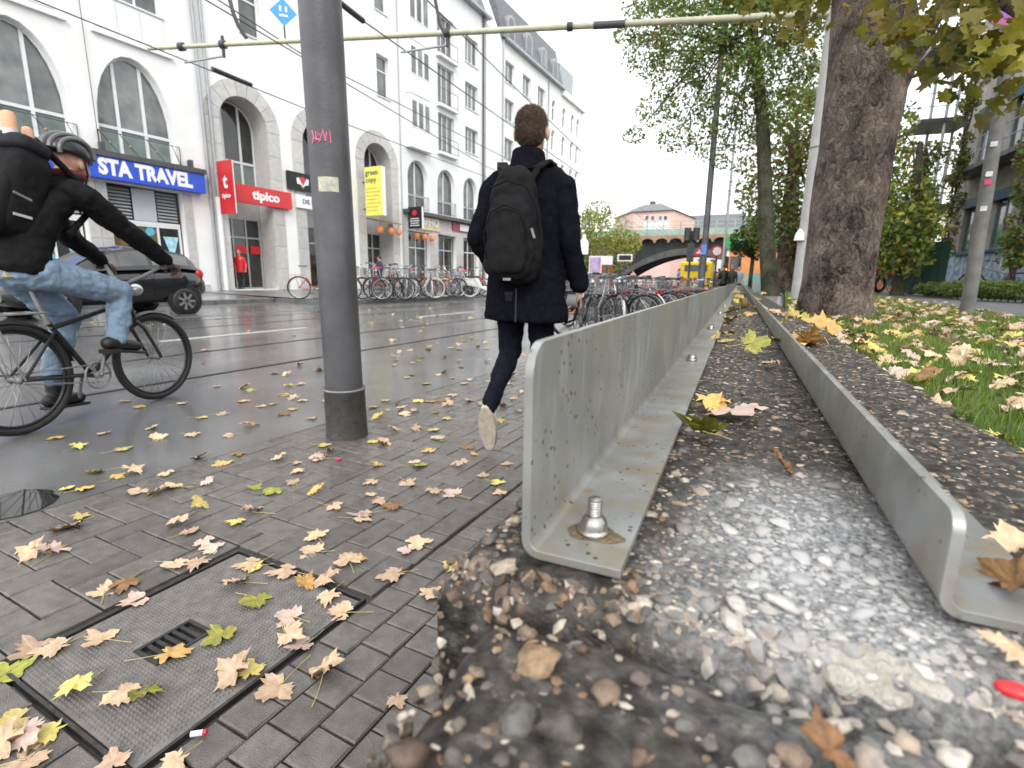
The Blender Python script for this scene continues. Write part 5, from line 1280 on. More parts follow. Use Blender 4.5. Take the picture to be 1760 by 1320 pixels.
# houses seen under the arch
for k, (x0, x1, y, h, mt, lab) in enumerate([(-42,-21.5,128,9,M('salmon_plaster', (.72,.58,.52), .8, .06, 1, coord='World'),'salmon house front seen through the bridge arch with blue awning'),(-21,-9,122,12,m_plaster2,'pale house front seen under the bridge behind the van'),(-8.6,4,118,11,M('cream_plaster', (.68,.62,.50), .8, .06, 1, coord='World'),'cream house front seen under the right side of the bridge arch')]):
    h_ = empty('far_house', ((x0+x1)/2, y, 0)); tag(h_, lab, 'building')
    part(MB().box(x0, x1, y, y+10, 0, h), 'wall', mt, h_); part(MB().prism([(y-.3,h),(y+5,h+3.5),(y+10.3,h)], x0-.1, x1+.1, 'YZ'), 'roof', m_slate, h_)
    n = int((x1-x0)/2.6)
    for q in range(n):
        for z in (3.9, 7.2):
            xx = x0+.9+q*2.6; wo_ = part(MB().box(xx, xx+1.2, y-.05, y-.004, z, z+1.8), 'window', m_frame, h_); MB().box(xx+.1, xx+1.1, y-.07, y-.051, z+.1, z+1.7).build('pane', m_glass, h_ and wo_, False)
    for q in range(n//2): part(MB().box(x0+1+q*5, x0+5+q*5, y-.05, y-.004, .3, 3.0), 'shop_window', m_dglass, h_)
    if k == 0: part(MB().box(-33,-24,y-1.6,y-.05,3.0,3.5), 'awning', M('blue_awning', (.06,.12,.42), .6, .1, 2), h_)
# distant treetop line behind the bridge right
dt = empty('far_tree', (1.5, 112, 0)); tag(dt, 'hazy yellow green treetops showing over the right part of the bridge', 'tree')
MB().cyl((0,0,0),(0,0,7),.3,.2,n=8).build('trunk', m_bark2, dt)
foliage([(-4,0,8.5,3.2),(0,0,9,3.6),(4,0,8.6,3.2),(-8,0,8,2.4),(8,0,8.6,3)], 2600, .6, 77).build('crown', g_yel, dt, smooth=False)
# kiosks with painted orange walls
for k, (px, d, x0, x1, h, lab, green) in enumerate([(1298,44,-2.2,1.3,3.4,'orange kiosk with a green roof sign and sprayed walls',True),(1372,40,-1.1,1.6,3.0,'small orange and white kiosk with dark glass door between the trunks',False)]):
    b_ = at_d(px, 480, d); b_.z = .0; kk = empty('kiosk', b_); tag(kk, lab, 'kiosk')
    mo_ = M('kiosk_orange', (.75,.33,.12), .6, .12, 1.5)
    MB().box(x0,x1,0,2.4,1.5 if green else 1.9,h).build('upper_wall', mo_, kk, False)
    MB().box(x0,x1,.02,2.38,0,1.5 if green else 1.9).build('sprayed_wall', M('sprayed_wall', (.10,.45,.45), .6, .3, 1.2, col2=(.55,.42,.36), detail=6), kk, False)
    MB().box(x0-.2,x1+.2,-.3,2.6,h,h+(.9 if green else .2)).build('roof_sign' if green else 'roof', M('kiosk_green', (.03,.35,.08), .5, .1, 2) if green else m_signwhite, kk, False)
    if green:
        for q in range(3): MB().lathe([(0,0),(.22,0),(.22,.03),(0,.03)], (-1.2+q*.7,-.34,h+.6), 12, 'Y').build('white_mark', m_signwhite, kk)
    MB().box(x0+.3,x0+1.1,-.03,-.0,.1 if not green else 1.8,1.8 if not green else 2.8).build('door_glass', m_dglass, kk, False)
    MB().box(x0+.0,x0+.2,-.05,-.01,0,h).build('white_post', m_signwhite, kk, False)
def post_thing(name, px, py, d, h, label, cat, z=0.0):
    b_ = at_d(px, py, d); b_.z = z; o = empty(name, b_); o.rotation_euler = (0,0,math.atan2(b_.x, b_.y)*-1); tag(o, label, cat)
    MB().cyl((0,0,0),(0,0,h),.05,n=10).build('post', m_anth, o); return o
def zat(px, py, d): return at_d(px, py, d).z
d = 27.0; tl_ = post_thing('traffic_light', 1183, 480, d, zat(1183,397,d), 'double dark traffic light on a post in front of the bridge', 'traffic light')
for dx in (-.20, .20):
    hd_ = MB().box(dx-.15,dx+.15,-.12,.12,zat(1183,412,d),zat(1183,392,d)).build('signal_head', m_black, tl_, False)
    for q in range(3): MB().lathe([(.0,0),(.10,0),(.11,.12),(.0,.02)],(dx,-.13,zat(1183,410-q*7,d)),10,'Y').build('lens', m_anth, hd_)
MB().box(-.16,.16,-.1,.1,zat(1183,450,d),zat(1183,418,d)).build('control_box', m_anth, tl_, False)
d = 26.0; ts = post_thing('warning_sign', 1201, 480, d, zat(1201,420,d), 'triangular red edged warning sign behind the lamp post', 'sign')
z0, z1 = zat(1201,440,d), zat(1201,418,d); wd = (z1-z0)*.58
MB().prism([(-wd,z0),(wd,z0),(0,z1)], -.07, -.05, 'XZ').build('red_border', m_red, ts, False); MB().prism([(-wd*.66,z0+.11),(wd*.66,z0+.11),(0,z1-.2)], -.078, -.071, 'XZ').build('white_field', m_signwhite, ts, False)
MB().box(-.04,.04,-.086,-.079,z0+.17,z0+.36).build('black_mark', m_black, ts, False)
d = 30.0; rs_ = post_thing('round_sign', 1228, 480, d, zat(1228,433,d), 'round red and white prohibition sign near the thin pole', 'sign')
MB().lathe([(0,0),(.30,0),(.30,.02),(0,.02)], (0,-.08,zat(1228,432,d)), 20, 'Y').build('red_ring', m_red, rs_); MB().lathe([(0,0),(.21,0),(.21,.012),(0,.012)], (0,-.10,zat(1228,432,d)), 20, 'Y').build('white_field', m_signwhite, rs_)
d = 34.0; db = post_thing('information_display', 1072, 480, d, zat(1072,450,d), 'black tram information display in a white frame beside the green tree', 'display')
a_, b_ = zat(1072,449,d), zat(1072,437,d); MB().box(-.46,.46,-.1,.1,a_,b_).build('white_frame', m_signwhite, db, False); MB().box(-.38,.38,-.115,-.101,a_+.07,b_-.07).build('screen', m_black, db, False)
d = 36.0; ap = post_thing('advertising_board', 1022, 480, d, zat(1022,440,d), 'purple printed advertising board next to the bicycle stands', 'board')
MB().box(-.42,.42,-.08,.08,zat(1022,470,d),zat(1022,440,d)).build('frame', m_signwhite, ap, False); MB().box(-.36,.36,-.1,-.081,zat(1022,468,d),zat(1022,442,d)).build('poster', M('purple_poster', (.25,.12,.45), .5, .4, 2, col2=(.6,.5,.6)), ap, False)
d = 33.0; rb_ = post_thing('red_frame_sign', 1042, 480, d, zat(1042,440,d), 'white sign board on red legs beside the purple board', 'sign')
MB().box(-.33,.33,-.07,.0,zat(1042,455,d),zat(1042,440,d)).build('white_panel', m_signwhite, rb_, False)
for s_ in (-.28,.28): MB().cyl((s_,0,0),(s_,0,zat(1042,440,d)),.05,n=8).build('leg', m_red, rb_)
d = 40.0; bt = post_thing('bottle_sign', 1001, 480, d, zat(1001,438,d), 'white bottle shaped advertising sign at the house corner', 'sign')
z0 = zat(1001,438,d); k_ = (zat(1001,402,d)-z0); MB().lathe([(0,0),(.36,.02*k_),(.36,.55*k_),(.30,.66*k_),(.14,.78*k_),(.13,.95*k_),(0,k_)], (0,0,z0), 16).build('bottle', m_signwhite, bt)
d = 33.0; pl_ = post_thing('pedestrian_light', 982, 480, d, zat(982,415,d), 'dark pedestrian signal near the house corner', 'traffic light')
MB().box(-.16,.16,-.1,.1,zat(982,417,d),zat(982,398,d)).build('signal_head', m_dgreen, pl_, False); MB().lathe([(0,0),(.09,0),(.10,.1),(0,.02)],(0,-.11,zat(982,412,d)),10,'Y').build('lens', m_anth, pl_)
d = 38.0; rl_ = post_thing('traffic_light', 1245, 480, d, zat(1245,440,d), 'traffic light with a glowing orange lamp among the pedestrians', 'traffic light')
MB().box(-.17,.17,-.1,.1,zat(1245,470,d),zat(1245,441,d)).build('signal_head', m_black, rl_, False); MB().lathe([(0,0),(.11,0),(.11,.03),(0,.06)],(0,-.13,zat(1245,464,d)),10,'Y').build('lens', emit('amber_lamp', (1,.3,.05), 3), rl_)
# crossing span wires far down the street
for py, d, lab in ((349,44,'thin span wire crossing the street before the bridge'), (391,56,'pale span wire low over the far street')):
    wire([at_d(985,py,d*1.05), at_d(1150,py,d), at_d(1420,py,d*.98)], .02, lab, mat=m_zinc if py > 360 else m_iron2, name='span_wire', group='span wires')
# yellow van
van = empty('delivery_van', (-4.7, 33.5, 0), R(4)); tag(van, 'bright yellow delivery van parked at the kerb beyond the bicycles', 'van')
m_vy = M('van_yellow', (.82,.55,.01), .35, .06, 2); pr_ = [(-2.2,.35),(2.0,.35),(2.2,.9),(1.95,1.15),(1.2,1.35),(.75,1.95),(-2.1,2.0),(-2.2,1.9)]
MB().prism(pr_, -.85, .85, 'YZ').build('body', m_vy, van, False, bevel=.06)
for s_ in (-1, 1):
    MB().prism([(1.15,1.32),(.72,1.85),(.1,1.85),(.1,1.30)], s_*.852, s_*.857, 'YZ').build('side_window', m_dglass, van, False)
    for y_ in (-1.4, 1.3): w__ = MB().lathe([(0,-.1),(.24,-.1),(.33,-.08),(.33,.08),(.24,.1),(0,.1)], (s_*.78,y_,.33), 20, 'X').build('wheel', m_black, van); MB().lathe([(0,-.11),(.19,-.11),(.19,.11),(0,.11)],(s_*.78,y_,.33),14,'X').build('hub_cap', m_zinc, w__)
MB().box(-.62,.62,-2.215,-2.203,1.45,1.8).build('rear_window', m_dglass, van, False)
for s_ in (-1,1): MB().box(s_*.72-.08,s_*.72+.08,-2.22,-2.203,.8,1.1).build('tail_light', m_red, van, False)

# ------------------------------------------------------------------ bicycles
m_tyre = M('tyre_rubber', (.018,.018,.018), .65, .2, 20); m_alu = M('bright_alloy', (.55,.56,.57), .3, .1, 20, metal=.9); m_spoke = M('spoke_wire', (.35,.35,.36), .35, .1, 10, metal=.8)
m_bkblack = M('black_paint', (.016,.016,.018), .35, .2, 12); m_leather = M('black_vinyl', (.02,.02,.02), .5, .2, 30, .3, 200)
m_wicker = M('wire_basket', (.13,.13,.13), .5, .2, 30); m_grey = M('grey_plastic', (.2,.2,.2), .5, .15, 20)
def paint(key, c): return M('paint_'+key, c, .3, .06, 10)
PAINTS = {'red': paint('red',(.50,.02,.02)), 'white': paint('white',(.72,.72,.70)), 'black': m_bkblack, 'silver': m_alu, 'orange': paint('orange',(.72,.20,.06)), 'blue': paint('blue',(.04,.09,.26)), 'green': paint('green',(.05,.16,.09)), 'grey': m_grey, 'bordeaux': paint('bordeaux',(.18,.02,.035))}
WHEELS = {}
def wheel_meshes(r, white=False, dark=False):
    key = (round(r,3), white, dark)
    if key not in WHEELS:
        t = MB().torus((0,0,0), r-.022, .022, 'X', 44, 8).mesh('tyre'); t.materials.append(m_tyre if not white else M('white_tyre', (.62,.62,.6), .6, .1, 12))
        rm = MB().torus((0,0,0), r-.048, .010, 'X', 40, 6).mesh('rim'); rm.materials.append(m_bkblack if dark else m_alu)
        sp_ = MB()
        for k in range(24):
            a = 2*math.pi*k/24; b = a+(.35 if k % 2 else -.35); sp_.cyl((.025*(1 if k % 4 < 2 else -1), .02*math.cos(b), .02*math.sin(b)), (0, (r-.05)*math.cos(a), (r-.05)*math.sin(a)), .0016, n=4)
        sp_ = sp_.mesh('spokes'); sp_.materials.append(m_spoke)
        hb = MB().lathe([(0,-.045),(.012,-.045),(.022,-.03),(.014,-.02),(.014,.02),(.022,.03),(.012,.045),(0,.045)], (0,0,0), 14, 'X').mesh('hub'); hb.materials.append(m_grey)
        for me in (t, rm, sp_, hb): me.polygons.foreach_set('use_smooth', [True]*len(me.polygons))
        WHEELS[key] = (t, rm, sp_, hb)
    return WHEELS[key]
def bike(loc, rz, label, frame='black', step=False, basket=None, saddle=None, r=.335, group='parked bicycles', lean=0.0, wb=1.04, detail=True, white=False, steer=0.0, rack=True, crate=None, hb='swept', bb=None, sad=None, grip=None, ht=None):
    root = empty('bicycle', loc, rz); root.rotation_euler = (0, lean, rz); tag(root, label, 'bicycle', group)
    fm = PAINTS[frame]; R_ = r/.335
    rear = Vector((0, -wb*.45, r)); front = Vector((0, wb*.55, r)); B = Vector(bb) if bb else Vector((0, 0, r*.87))
    H1 = Vector(ht[0]) if ht else Vector((0, wb*.55-.17*R_, .62*R_)); H2 = Vector(ht[1]) if ht else Vector((0, wb*.55-.23*R_, .82*R_)); S1 = Vector((0, -.19*R_, .62*R_)); SA = Vector(sad) if sad else Vector((0, -.26*R_, .95*R_))
    for c, st_ in ((rear, 0), (front, steer)):
        t, rm, sp_, hb_ = wheel_meshes(r, white, bb is not None)
        wh = bpy.data.objects.new('wheel', rm); COL.objects.link(wh); wh.parent = root; wh.location = c; wh.rotation_euler = (0,0,st_)
        for nm, me in (('tyre', t), ('hub', hb_), ('spoke_set', sp_)):
            o = bpy.data.objects.new(nm, me); COL.objects.link(o); o.parent = wh
    f = MB(); tr = .016
    if step: f.tube([H2+(H1-H2)*.5, Vector((0,.22,.42*R_)), B+Vector((0,.05,.06))], tr*1.1, 10); f.cyl(H1, B, tr, n=10)
    else: f.cyl(H2+(H1-H2)*.15, S1, tr*.95, n=10); f.cyl(H1, B, tr*1.1, n=10)
    f.cyl(B, S1+Vector((0,-.01,.03)), tr, n=10); f.cyl(H1, H2, tr*1.25, n=10)
    for s_ in (-1, 1): f.cyl(B+Vector((s_*.03,0,0)), rear+Vector((s_*.06,0,0)), .010, n=8); f.cyl(S1+Vector((s_*.02,0,-.02)), rear+Vector((s_*.06,0,0)), .009, n=8)
    f.build('frame', fm, root)
    fk = MB()
    for s_ in (-1, 1): fk.tube([H1+Vector((s_*.015,0,-.0)), H1+Vector((s_*.055,.02,-.05)), front+Vector((s_*.055,0,0))], [.015,.013,.010], 8)
    fk.build('fork', fm, root)
    MB().cyl(S1, SA+Vector((0,0,-.04)), .013, n=10).build('seat_post', m_alu, root)
    sd_ = MB(); 
    for k in range(7):
        t = k/6; yy = SA.y-.14+.27*t; wd_ = [.075,.085,.08,.055,.03,.022,.012][k]; sd_.v += [(-wd_,yy,SA.z-.02),( -wd_*.7,yy,SA.z+.018),(wd_*.7,yy,SA.z+.018),(wd_,yy,SA.z-.02)]
    for k in range(6):
        for q in range(4): sd_.f.append((k*4+q, k*4+(q+1)%4, (k+1)*4+(q+1)%4, (k+1)*4+q))
    sd_.f += [(0,3,2,1),(24,25,26,27)]; sd_.build('saddle', saddle or m_leather, root)
    G = Vector(grip) if grip else Vector((0, H2.y-.12, H2.z+.17))
    st2 = H2+(H2-H1).normalized()*.09
    hbm = MB(); hbm.cyl(H2, st2, .014, n=8)
    for s_ in (-1, 1): hbm.tube([st2, st2+Vector((s_*.12,.05,.06)), Vector((s_*.24,(st2.y+G.y)/2+.04,G.z+.01)), Vector((s_*.28,G.y,G.z))], .011, 8)
    hbo = hbm.build('handlebar', m_alu if frame != 'black' else m_grey, root)
    for s_ in (-1, 1): MB().cyl(Vector((s_*.272,G.y+.05,G.z+.002)), Vector((s_*.284,G.y-.07,G.z)), .017, n=8).build('grip', m_leather, hbo)
    MB().ell(st2+Vector((.0,.10,-.03)), (.04,.05,.04), 10, 8).build('head_lamp', m_alu, root)
    cr_ = MB().torus((.05, B.y, B.z), .088*R_, .007, 'X', 28, 5); cr_.lathe([(0,-.05),(.022,-.05),(.022,.07),(0,.07)], (0,B.y,B.z), 12, 'X')
    for a in (0, 2.09, 4.19): cr_.cyl((.05,B.y,B.z), (.05,B.y+.088*R_*math.cos(a),B.z+.088*R_*math.sin(a)), .008, n=5)
    ca = .9 if not bb else 1.35
    for s_ in (-1, 1): cr_.cyl((.075*s_,B.y,B.z), (.085*s_, B.y+s_*.165*R_*math.cos(ca), B.z+s_*.165*R_*math.sin(ca)), .010, n=6)
    cro = cr_.build('crank', m_grey, root)
    for s_ in (-1, 1): q = Vector((.13*s_, B.y+s_*.165*R_*math.cos(ca), B.z+s_*.165*R_*math.sin(ca))); MB().box(q.x-.045,q.x+.045,q.y-.04,q.y+.04,q.z-.012,q.z+.012).build('pedal', m_leather, cro, False)
    ch = MB()
    for dz in (.075, -.05): ch.cyl((.05, B.y, B.z+dz*R_), (.05, rear.y, rear.z+dz*.5*R_), .005, n=4)
    ch.build('chain', m_grey, root)
    for c, a0, a1 in ((rear, 10, 200), (front, -5 if False else 50, 165)):
        mg = MB(); n = 16
        for k in range(n+1):
            a = R(a0+(a1-a0)*k/n)
            for x_, rr in ((-.026, r+.006), (0, r+.018), (.026, r+.006)): mg.v.append((x_, c.y+rr*math.cos(a), c.z+rr*math.sin(a)))
        for k in range(n):
            for q in range(2): mg.f.append((k*3+q, k*3+q+1, (k+1)*3+q+1, (k+1)*3+q))
        mg.build('mudguard', fm if frame in ('red','white','orange') else m_bkblack, root)
    if rack:
        rk = MB(); zt_ = r*2+.05
        for s_ in (-1, 1): rk.cyl((s_*.06, rear.y-.2, zt_), (s_*.06, rear.y+.18, zt_), .006, n=6); rk.cyl((s_*.06, rear.y-.1, zt_), (s_*.07, rear.y, rear.z), .005, n=6)
        for q in range(4): rk.cyl((-.06, rear.y-.18+q*.11, zt_), (.06, rear.y-.18+q*.11, zt_), .005, n=6)
        rk.build('rack', m_grey, root); MB().box(-.03,.03,rear.y-.225,rear.y-.205,zt_-.05,zt_).build('tail_light', m_red, root, False)
    def wire_box(y0, y1, z0, z1, hw, mat, nm):
        bk = MB()
        for z in [z0+(z1-z0)*k/5 for k in range(6)]:
            for a, b in (((-hw,y0),(hw,y0)),((hw,y0),(hw,y1)),((hw,y1),(-hw,y1)),((-hw,y1),(-hw,y0))): bk.cyl((a[0],a[1],z),(b[0],b[1],z),.004,n=4,cap=False)
        for k in range(8):
            x_ = -hw+2*hw*k/7
            for yy in (y0, y1): bk.cyl((x_,yy,z0),(x_,yy,z1),.003,n=4,cap=False)
        for k in range(6):
            yy = y0+(y1-y0)*k/5
            for x_ in (-hw, hw): bk.cyl((x_,yy,z0),(x_,yy,z1),.003,n=4,cap=False)
            bk.cyl((-hw,yy,z0),(hw,yy,z0),.003,n=4,cap=False)
        bk.build(nm, mat, root)
    if basket: wire_box(front.y-.12, front.y+.16, r*2+.06, r*2+.30, .17, basket, 'basket')
    if crate: wire_box(rear.y-.24, rear.y+.12, r*2+.06, r*2+.28, .18, crate, 'rear_basket')
    return root
# near row, standing between the lamp post and the wall
rb_n = random.Random(8)
def nb(px, d, rz, lab, **kw):
    p = at_d(px, 500, d); p.z = 0; return bike(p, rz, lab, group='bicycles in the stand along the wall', lean=rb_n.uniform(-.06,.06), **kw)
nb(1004, 7.6, R(-150), 'black bicycle with grey plastic covered rear box next to the walking man', frame='black', basket=m_grey, crate=m_grey)
nb(1024, 8.6, R(150), 'dark town bicycle with white handlebar behind the walking man', frame='grey', step=True, basket=m_wicker)
nb(1048, 9.3, R(-148), 'bicycle with white rimmed wheels and wire basket', frame='black', step=True, white=True, basket=m_wicker)
nb(1085, 10.6, R(68), 'white step through bicycle with a wire basket over its rear wheel', frame='white', step=True, crate=m_wicker)
nb(1118, 11.6, R(70), 'black bicycle standing right behind the white step through one', frame='black')
nb(1140, 12.6, R(66), 'silver bicycle with curved mudguard in the stand', frame='silver', step=True)
nb(1158, 13.7, R(72), 'dark bicycle with a brown leather saddle in the stand', frame='black', saddle=M('brown_leather', (.22,.08,.03), .5, .2, 20))
nb(1172, 14.8, R(65), 'bicycle with a red saddle cover in the stand', frame='bordeaux', saddle=m_red)
nb(1186, 16.0, R(70), 'bicycle with a pale blue saddle cover in the stand', frame='grey', saddle=M('pale_blue_cover', (.25,.5,.6), .5, .1, 10))
nb(1198, 17.2, R(-110), 'black bicycle beside the lamp post with brown rear basket', frame='black', crate=M('brown_wicker', (.28,.12,.05), .7, .2, 30))
nb(1150, 15.5, R(70), 'green bicycle in the second line of the stand', frame='green')
nb(1096, 13.8, R(72), 'blue bicycle in the second line of the stand', frame='blue', step=True, basket=m_wicker)
nb(1060, 11.8, R(70), 'grey bicycle in the second line near the man', frame='silver', basket=m_wicker)
nb(1122, 17.5, R(68), 'orange bicycle farther back in the stand', frame='orange')
for q, (px_, d_, rz_, f_, nm_) in enumerate([(1012,9.6,60,'black','black bicycle squeezed in behind the covered box bicycle'),(1034,10.8,-120,'silver','silver bicycle squeezed in behind the white rimmed one'),(1070,9.6,75,'black','dark bicycle in front of the white step through one'),(1108,15.2,-112,'white','white bicycle in the back line of the stand'),(1130,14.0,70,'bordeaux','dark red bicycle in the back line of the stand'),(1076,14.6,-108,'black','black bicycle deep in the back line'),(1166,17.0,72,'silver','silver bicycle close before the lamp post'),(1180,19.5,-110,'blue','blue bicycle behind the lamp post'),(1040,13.0,70,'green','green bicycle deep in the back line near the man'),(1208,19.0,72,'white','white bicycle beside the lamp post foot')]):
    nb(px_, d_, R(rz_), nm_, frame=f_, step=q % 2 == 0, basket=m_wicker if q % 3 == 0 else None)
nb(1222, 21, R(75), 'black bicycle beyond the lamp post', frame='black', basket=m_wicker)
# far row in front of the houses
def fb(px, py, rz, lab, **kw):
    p = on_z(px, py, .14); p.z = .135; return bike(p, rz, lab, group='bicycles parked before the houses', lean=rb_n.uniform(-.08,.08), r=.375, grip=(0,.18,1.20), sad=(0,-.30,1.08), **kw)
m_crate = M('pale_wood_crate', (.50,.36,.28), .7, .15, 12)
rbk = fb(541, 514, R(-52), 'red cargo style bicycle with a pale wooden front crate', frame='red', step=True, white=False, basket=m_crate)
MB().box(-.2,.2,.42,.74,.72,1.05).build('front_crate', m_crate, rbk, False, bevel=.01)
for k, (px, py, rz, fr_, st_, sad_, wt, bk_, lab) in enumerate([
    (628,515,-60,'bordeaux',True,None,False,None,'dark red bicycle next to the grey pole'), (652,514,150,'grey',False,None,False,m_wicker,'grey bicycle with a front basket in the far row'),
    (668,515,-35,'black',False,m_red,False,None,'black bicycle with a bright red saddle in the far row'), (686,513,145,'black',True,None,False,None,'black ladies bicycle in the far row'),
    (700,513,-150,'silver',False,None,False,m_wicker,'silver bicycle with basket in the far row'), (722,512,-50,'white',True,m_red,True,None,'white and red bicycle with pale tyres and a red saddle'),
    (742,512,-140,'black',False,None,True,m_wicker,'black bicycle with pale tyres in the far row'), (757,511,-25,'orange',False,None,False,None,'orange bicycle with its front wheel turned to the kerb'),
    (770,511,150,'grey',False,None,False,None,'grey racing bicycle in the far row'), (784,510,-60,'silver',True,None,True,None,'silver ladies bicycle with pale tyres'),
    (798,509,145,'blue',False,None,False,m_wicker,'blue bicycle with basket near the end of the row'), (812,509,-55,'red',True,m_red,False,None,'red bicycle at the end of the far row'),
    (676,511,-140,'green',True,None,False,m_wicker,'green bicycle half hidden in the far row'), (710,510,-45,'black',False,None,False,None,'slim black bicycle half hidden behind the white and red one'), (638,512,-140,'silver',True,None,False,m_wicker,'silver bicycle with basket close to the grey pole'),(660,510,-70,'red',True,m_red,False,None,'red bicycle with red saddle in the second line'),(694,509,-60,'blue',False,None,False,None,'dark blue bicycle in the second line before the shops'),(730,508,130,'grey',True,None,False,m_wicker,'grey bicycle with basket in the second line before the shops'),(750,507,-70,'bordeaux',False,m_red,False,None,'dark red bicycle in the second line before the shops'),(778,507,-120,'black',True,None,False,m_wicker,'black bicycle with basket in the second line before the shops'),(764,506,60,'white',False,None,True,None,'white bicycle in the second line before the shops'),(803,506,-70,'black',False,m_red,False,None,'black bicycle with red saddle in the second line')]):
    fb(px, py, R(rz), lab, frame=fr_, step=st_, saddle=sad_, white=wt, basket=bk_)
# parked scooter at the end
sc_p = on_z(826, 511, .14); sco = empty('motor_scooter', (sc_p.x-.4, sc_p.y+.8, .135), R(-60)); tag(sco, 'black and white motor scooter parked at the end of the far bicycle row', 'scooter')
for y_ in (-.6, .6): MB().torus((0,y_,.24), .18, .065, 'X', 20, 8).build('wheel', m_tyre, sco)
MB().prism([(-.85,.5),(-.1,.35),(.15,.25),(.45,.3),(.6,.95),(.5,1.0),(.3,.45),(.0,.42),(-.15,.75),(-.8,.78)], -.14, .14, 'YZ').build('body', PAINTS['white'], sco, True, bevel=.03)
MB().box(-.13,.13,-.8,-.1,.78,.86).build('seat', m_leather, sco, True, bevel=.03); MB().tube([(-.32,.42,1.05),(0,.5,1.0),(.32,.42,1.05)], .018, 8).build('handlebar', m_leather, sco)
# red motorbike and bicycle on the park side
for k, (px, d, rz, lab, fr_) in enumerate([(1712,20,R(60),'grey bicycle leaning at the graffiti wall','grey'), (1553,20.5,R(20),'bicycle standing behind the red motorbike','black'), (1385,29,R(80),'bicycle parked between the tree trunks','black')]):
    p = at_d(px, 490, d); p.z = LZ; bike(p, rz, lab, frame=fr_, group='bicycles in the park')
p = at_d(1532, 490, 22); p.z = LZ; mc = empty('motorbike', p, R(-40)); tag(mc, 'small red and white motorbike standing at the garden gate', 'motorbike')
for y_ in (-.62, .62): w__ = MB().torus((0,y_,.3), .24, .055, 'X', 24, 8).build('wheel', m_tyre, mc); MB().torus((0,y_,.3), .17, .012, 'X', 20, 5).build('rim', m_alu, w__)
MB().prism([(-.75,.72),(-.3,.55),(.2,.5),(.45,.75),(.4,.95),(.05,.85),(-.3,.78),(-.8,.84)], -.13, .13, 'YZ').build('body', PAINTS['red'], mc, True, bevel=.04)
MB().box(-.11,.11,-.7,-.1,.82,.9).build('seat', m_leather, mc, True, bevel=.03); MB().box(-.14,.14,-.15,.25,.25,.52).build('engine', m_grey, mc, True, bevel=.03)
MB().tube([(-.34,.38,1.12),(0,.48,1.02),(.34,.38,1.12)], .016, 8).build('handlebar', m_alu, mc)
for s_ in (-.07,.07): MB().cyl((s_,.42,.98),(s_,.62,.3),.022,n=8).build('fork_leg', m_alu, mc)
MB().ell((0,.52,.92),(.08,.07,.08),10,8).build('head_lamp', m_signwhite, mc)
# ------------------------------------------------------------------ parked car
def loft(rings, closed=True, caps=True):
    mb = MB(); n = len(rings[0])
    for r_ in rings: mb.v += [tuple(p) for p in r_]
    for i in range(len(rings)-1):
        for j in range(n if closed else n-1): mb.f.append((i*n+j, i*n+(j+1)%n, (i+1)*n+(j+1)%n, (i+1)*n+j))
    if caps: mb.f.append(tuple(reversed(range(n)))); mb.f.append(tuple((len(rings)-1)*n+j for j in range(n)))
    return mb
def interp(tab, x):
    for (a, b), (c, d) in zip(tab, tab[1:]):
        if a <= x <= c: return b+(d-b)*(x-a)/(c-a)
    return tab[0][1] if x < tab[0][0] else tab[-1][1]
car = empty('parked_car', (-12.98, 5.86, 0), 0); car.scale = (1.05,1.05,1.05); tag(car, 'small black hatchback parked at the kerb under the travel shop sign', 'car')
m_car = M('car_black_paint', (.010,.010,.012), .12, .2, 2); MATS['car_black_paint'].node_tree.nodes['Principled BSDF'].inputs['Coat Weight'].default_value = .6
# local y: -1.75 nose .. +1.75 tail ; half width .85
belt = [(-1.75,.62),(-1.5,.76),(-.9,.90),(-.2,.95),(1.2,1.02),(1.62,.98),(1.76,.80)]
bott = [(-1.75,.32),(-1.5,.22),(1.5,.24),(1.76,.40)]
hwid_ = [(-1.75,.52),(-1.6,.70),(-1.2,.82),(0,.86),(1.2,.84),(1.55,.76),(1.76,.60)]
rings = []
for k in range(45):
    y_ = -1.75+3.51*k/44; zb, zt_, w_ = interp(bott, y_), interp(belt, y_), interp(hwid_, y_); ring = []
    for q in range(28):
        a = 2*math.pi*q/28; ca, sa = math.cos(a), math.sin(a)
        ex = .42; x_ = w_*math.copysign(abs(ca)**ex, ca); z_ = (zb+zt_)/2+(zt_-zb)/2*math.copysign(abs(sa)**.55, sa); ring.append((x_*(1-.06*max(0, sa)), y_, z_))
    rings.append(ring)
body = loft(rings).build('body', m_car, car)
# cabin
roofz = [(-.78,.93),(-.45,1.14),(-.05,1.36),(.35,1.43),(.9,1.42),(1.35,1.33),(1.55,1.12),(1.66,.98)]
cab = []
for k in range(30):
    y_ = -.78+2.44*k/29; zr = interp(roofz, y_); zb = interp(belt, y_)-.04; wb_ = interp(hwid_, y_)*.93; wt = min(.62, wb_-.12)+(.0); h = zr-zb; ring = []
    for q in range(11):
        t = q/10; x_ = wb_+(wt-wb_)*min(1, t*1.5); ring.append((-x_ if True else 0, y_, zb+h*min(1, t*1.12)))
    left = [(-(wb_+(wt-wb_)*min(1,t)), y_, zb+h*.86*t) for t in [q/8 for q in range(9)]]
    top_ = [(-wt+2*wt*q/8, y_, zb+h*(.86+.14*math.sin(math.pi*q/8))) for q in range(1, 8)]
    right = [((wb_+(wt-wb_)*t), y_, zb+h*.86*t) for t in [1-q/8 for q in range(9)]]
    cab.append(left+top_+right)
loft(cab).build('cabin', m_car, car)
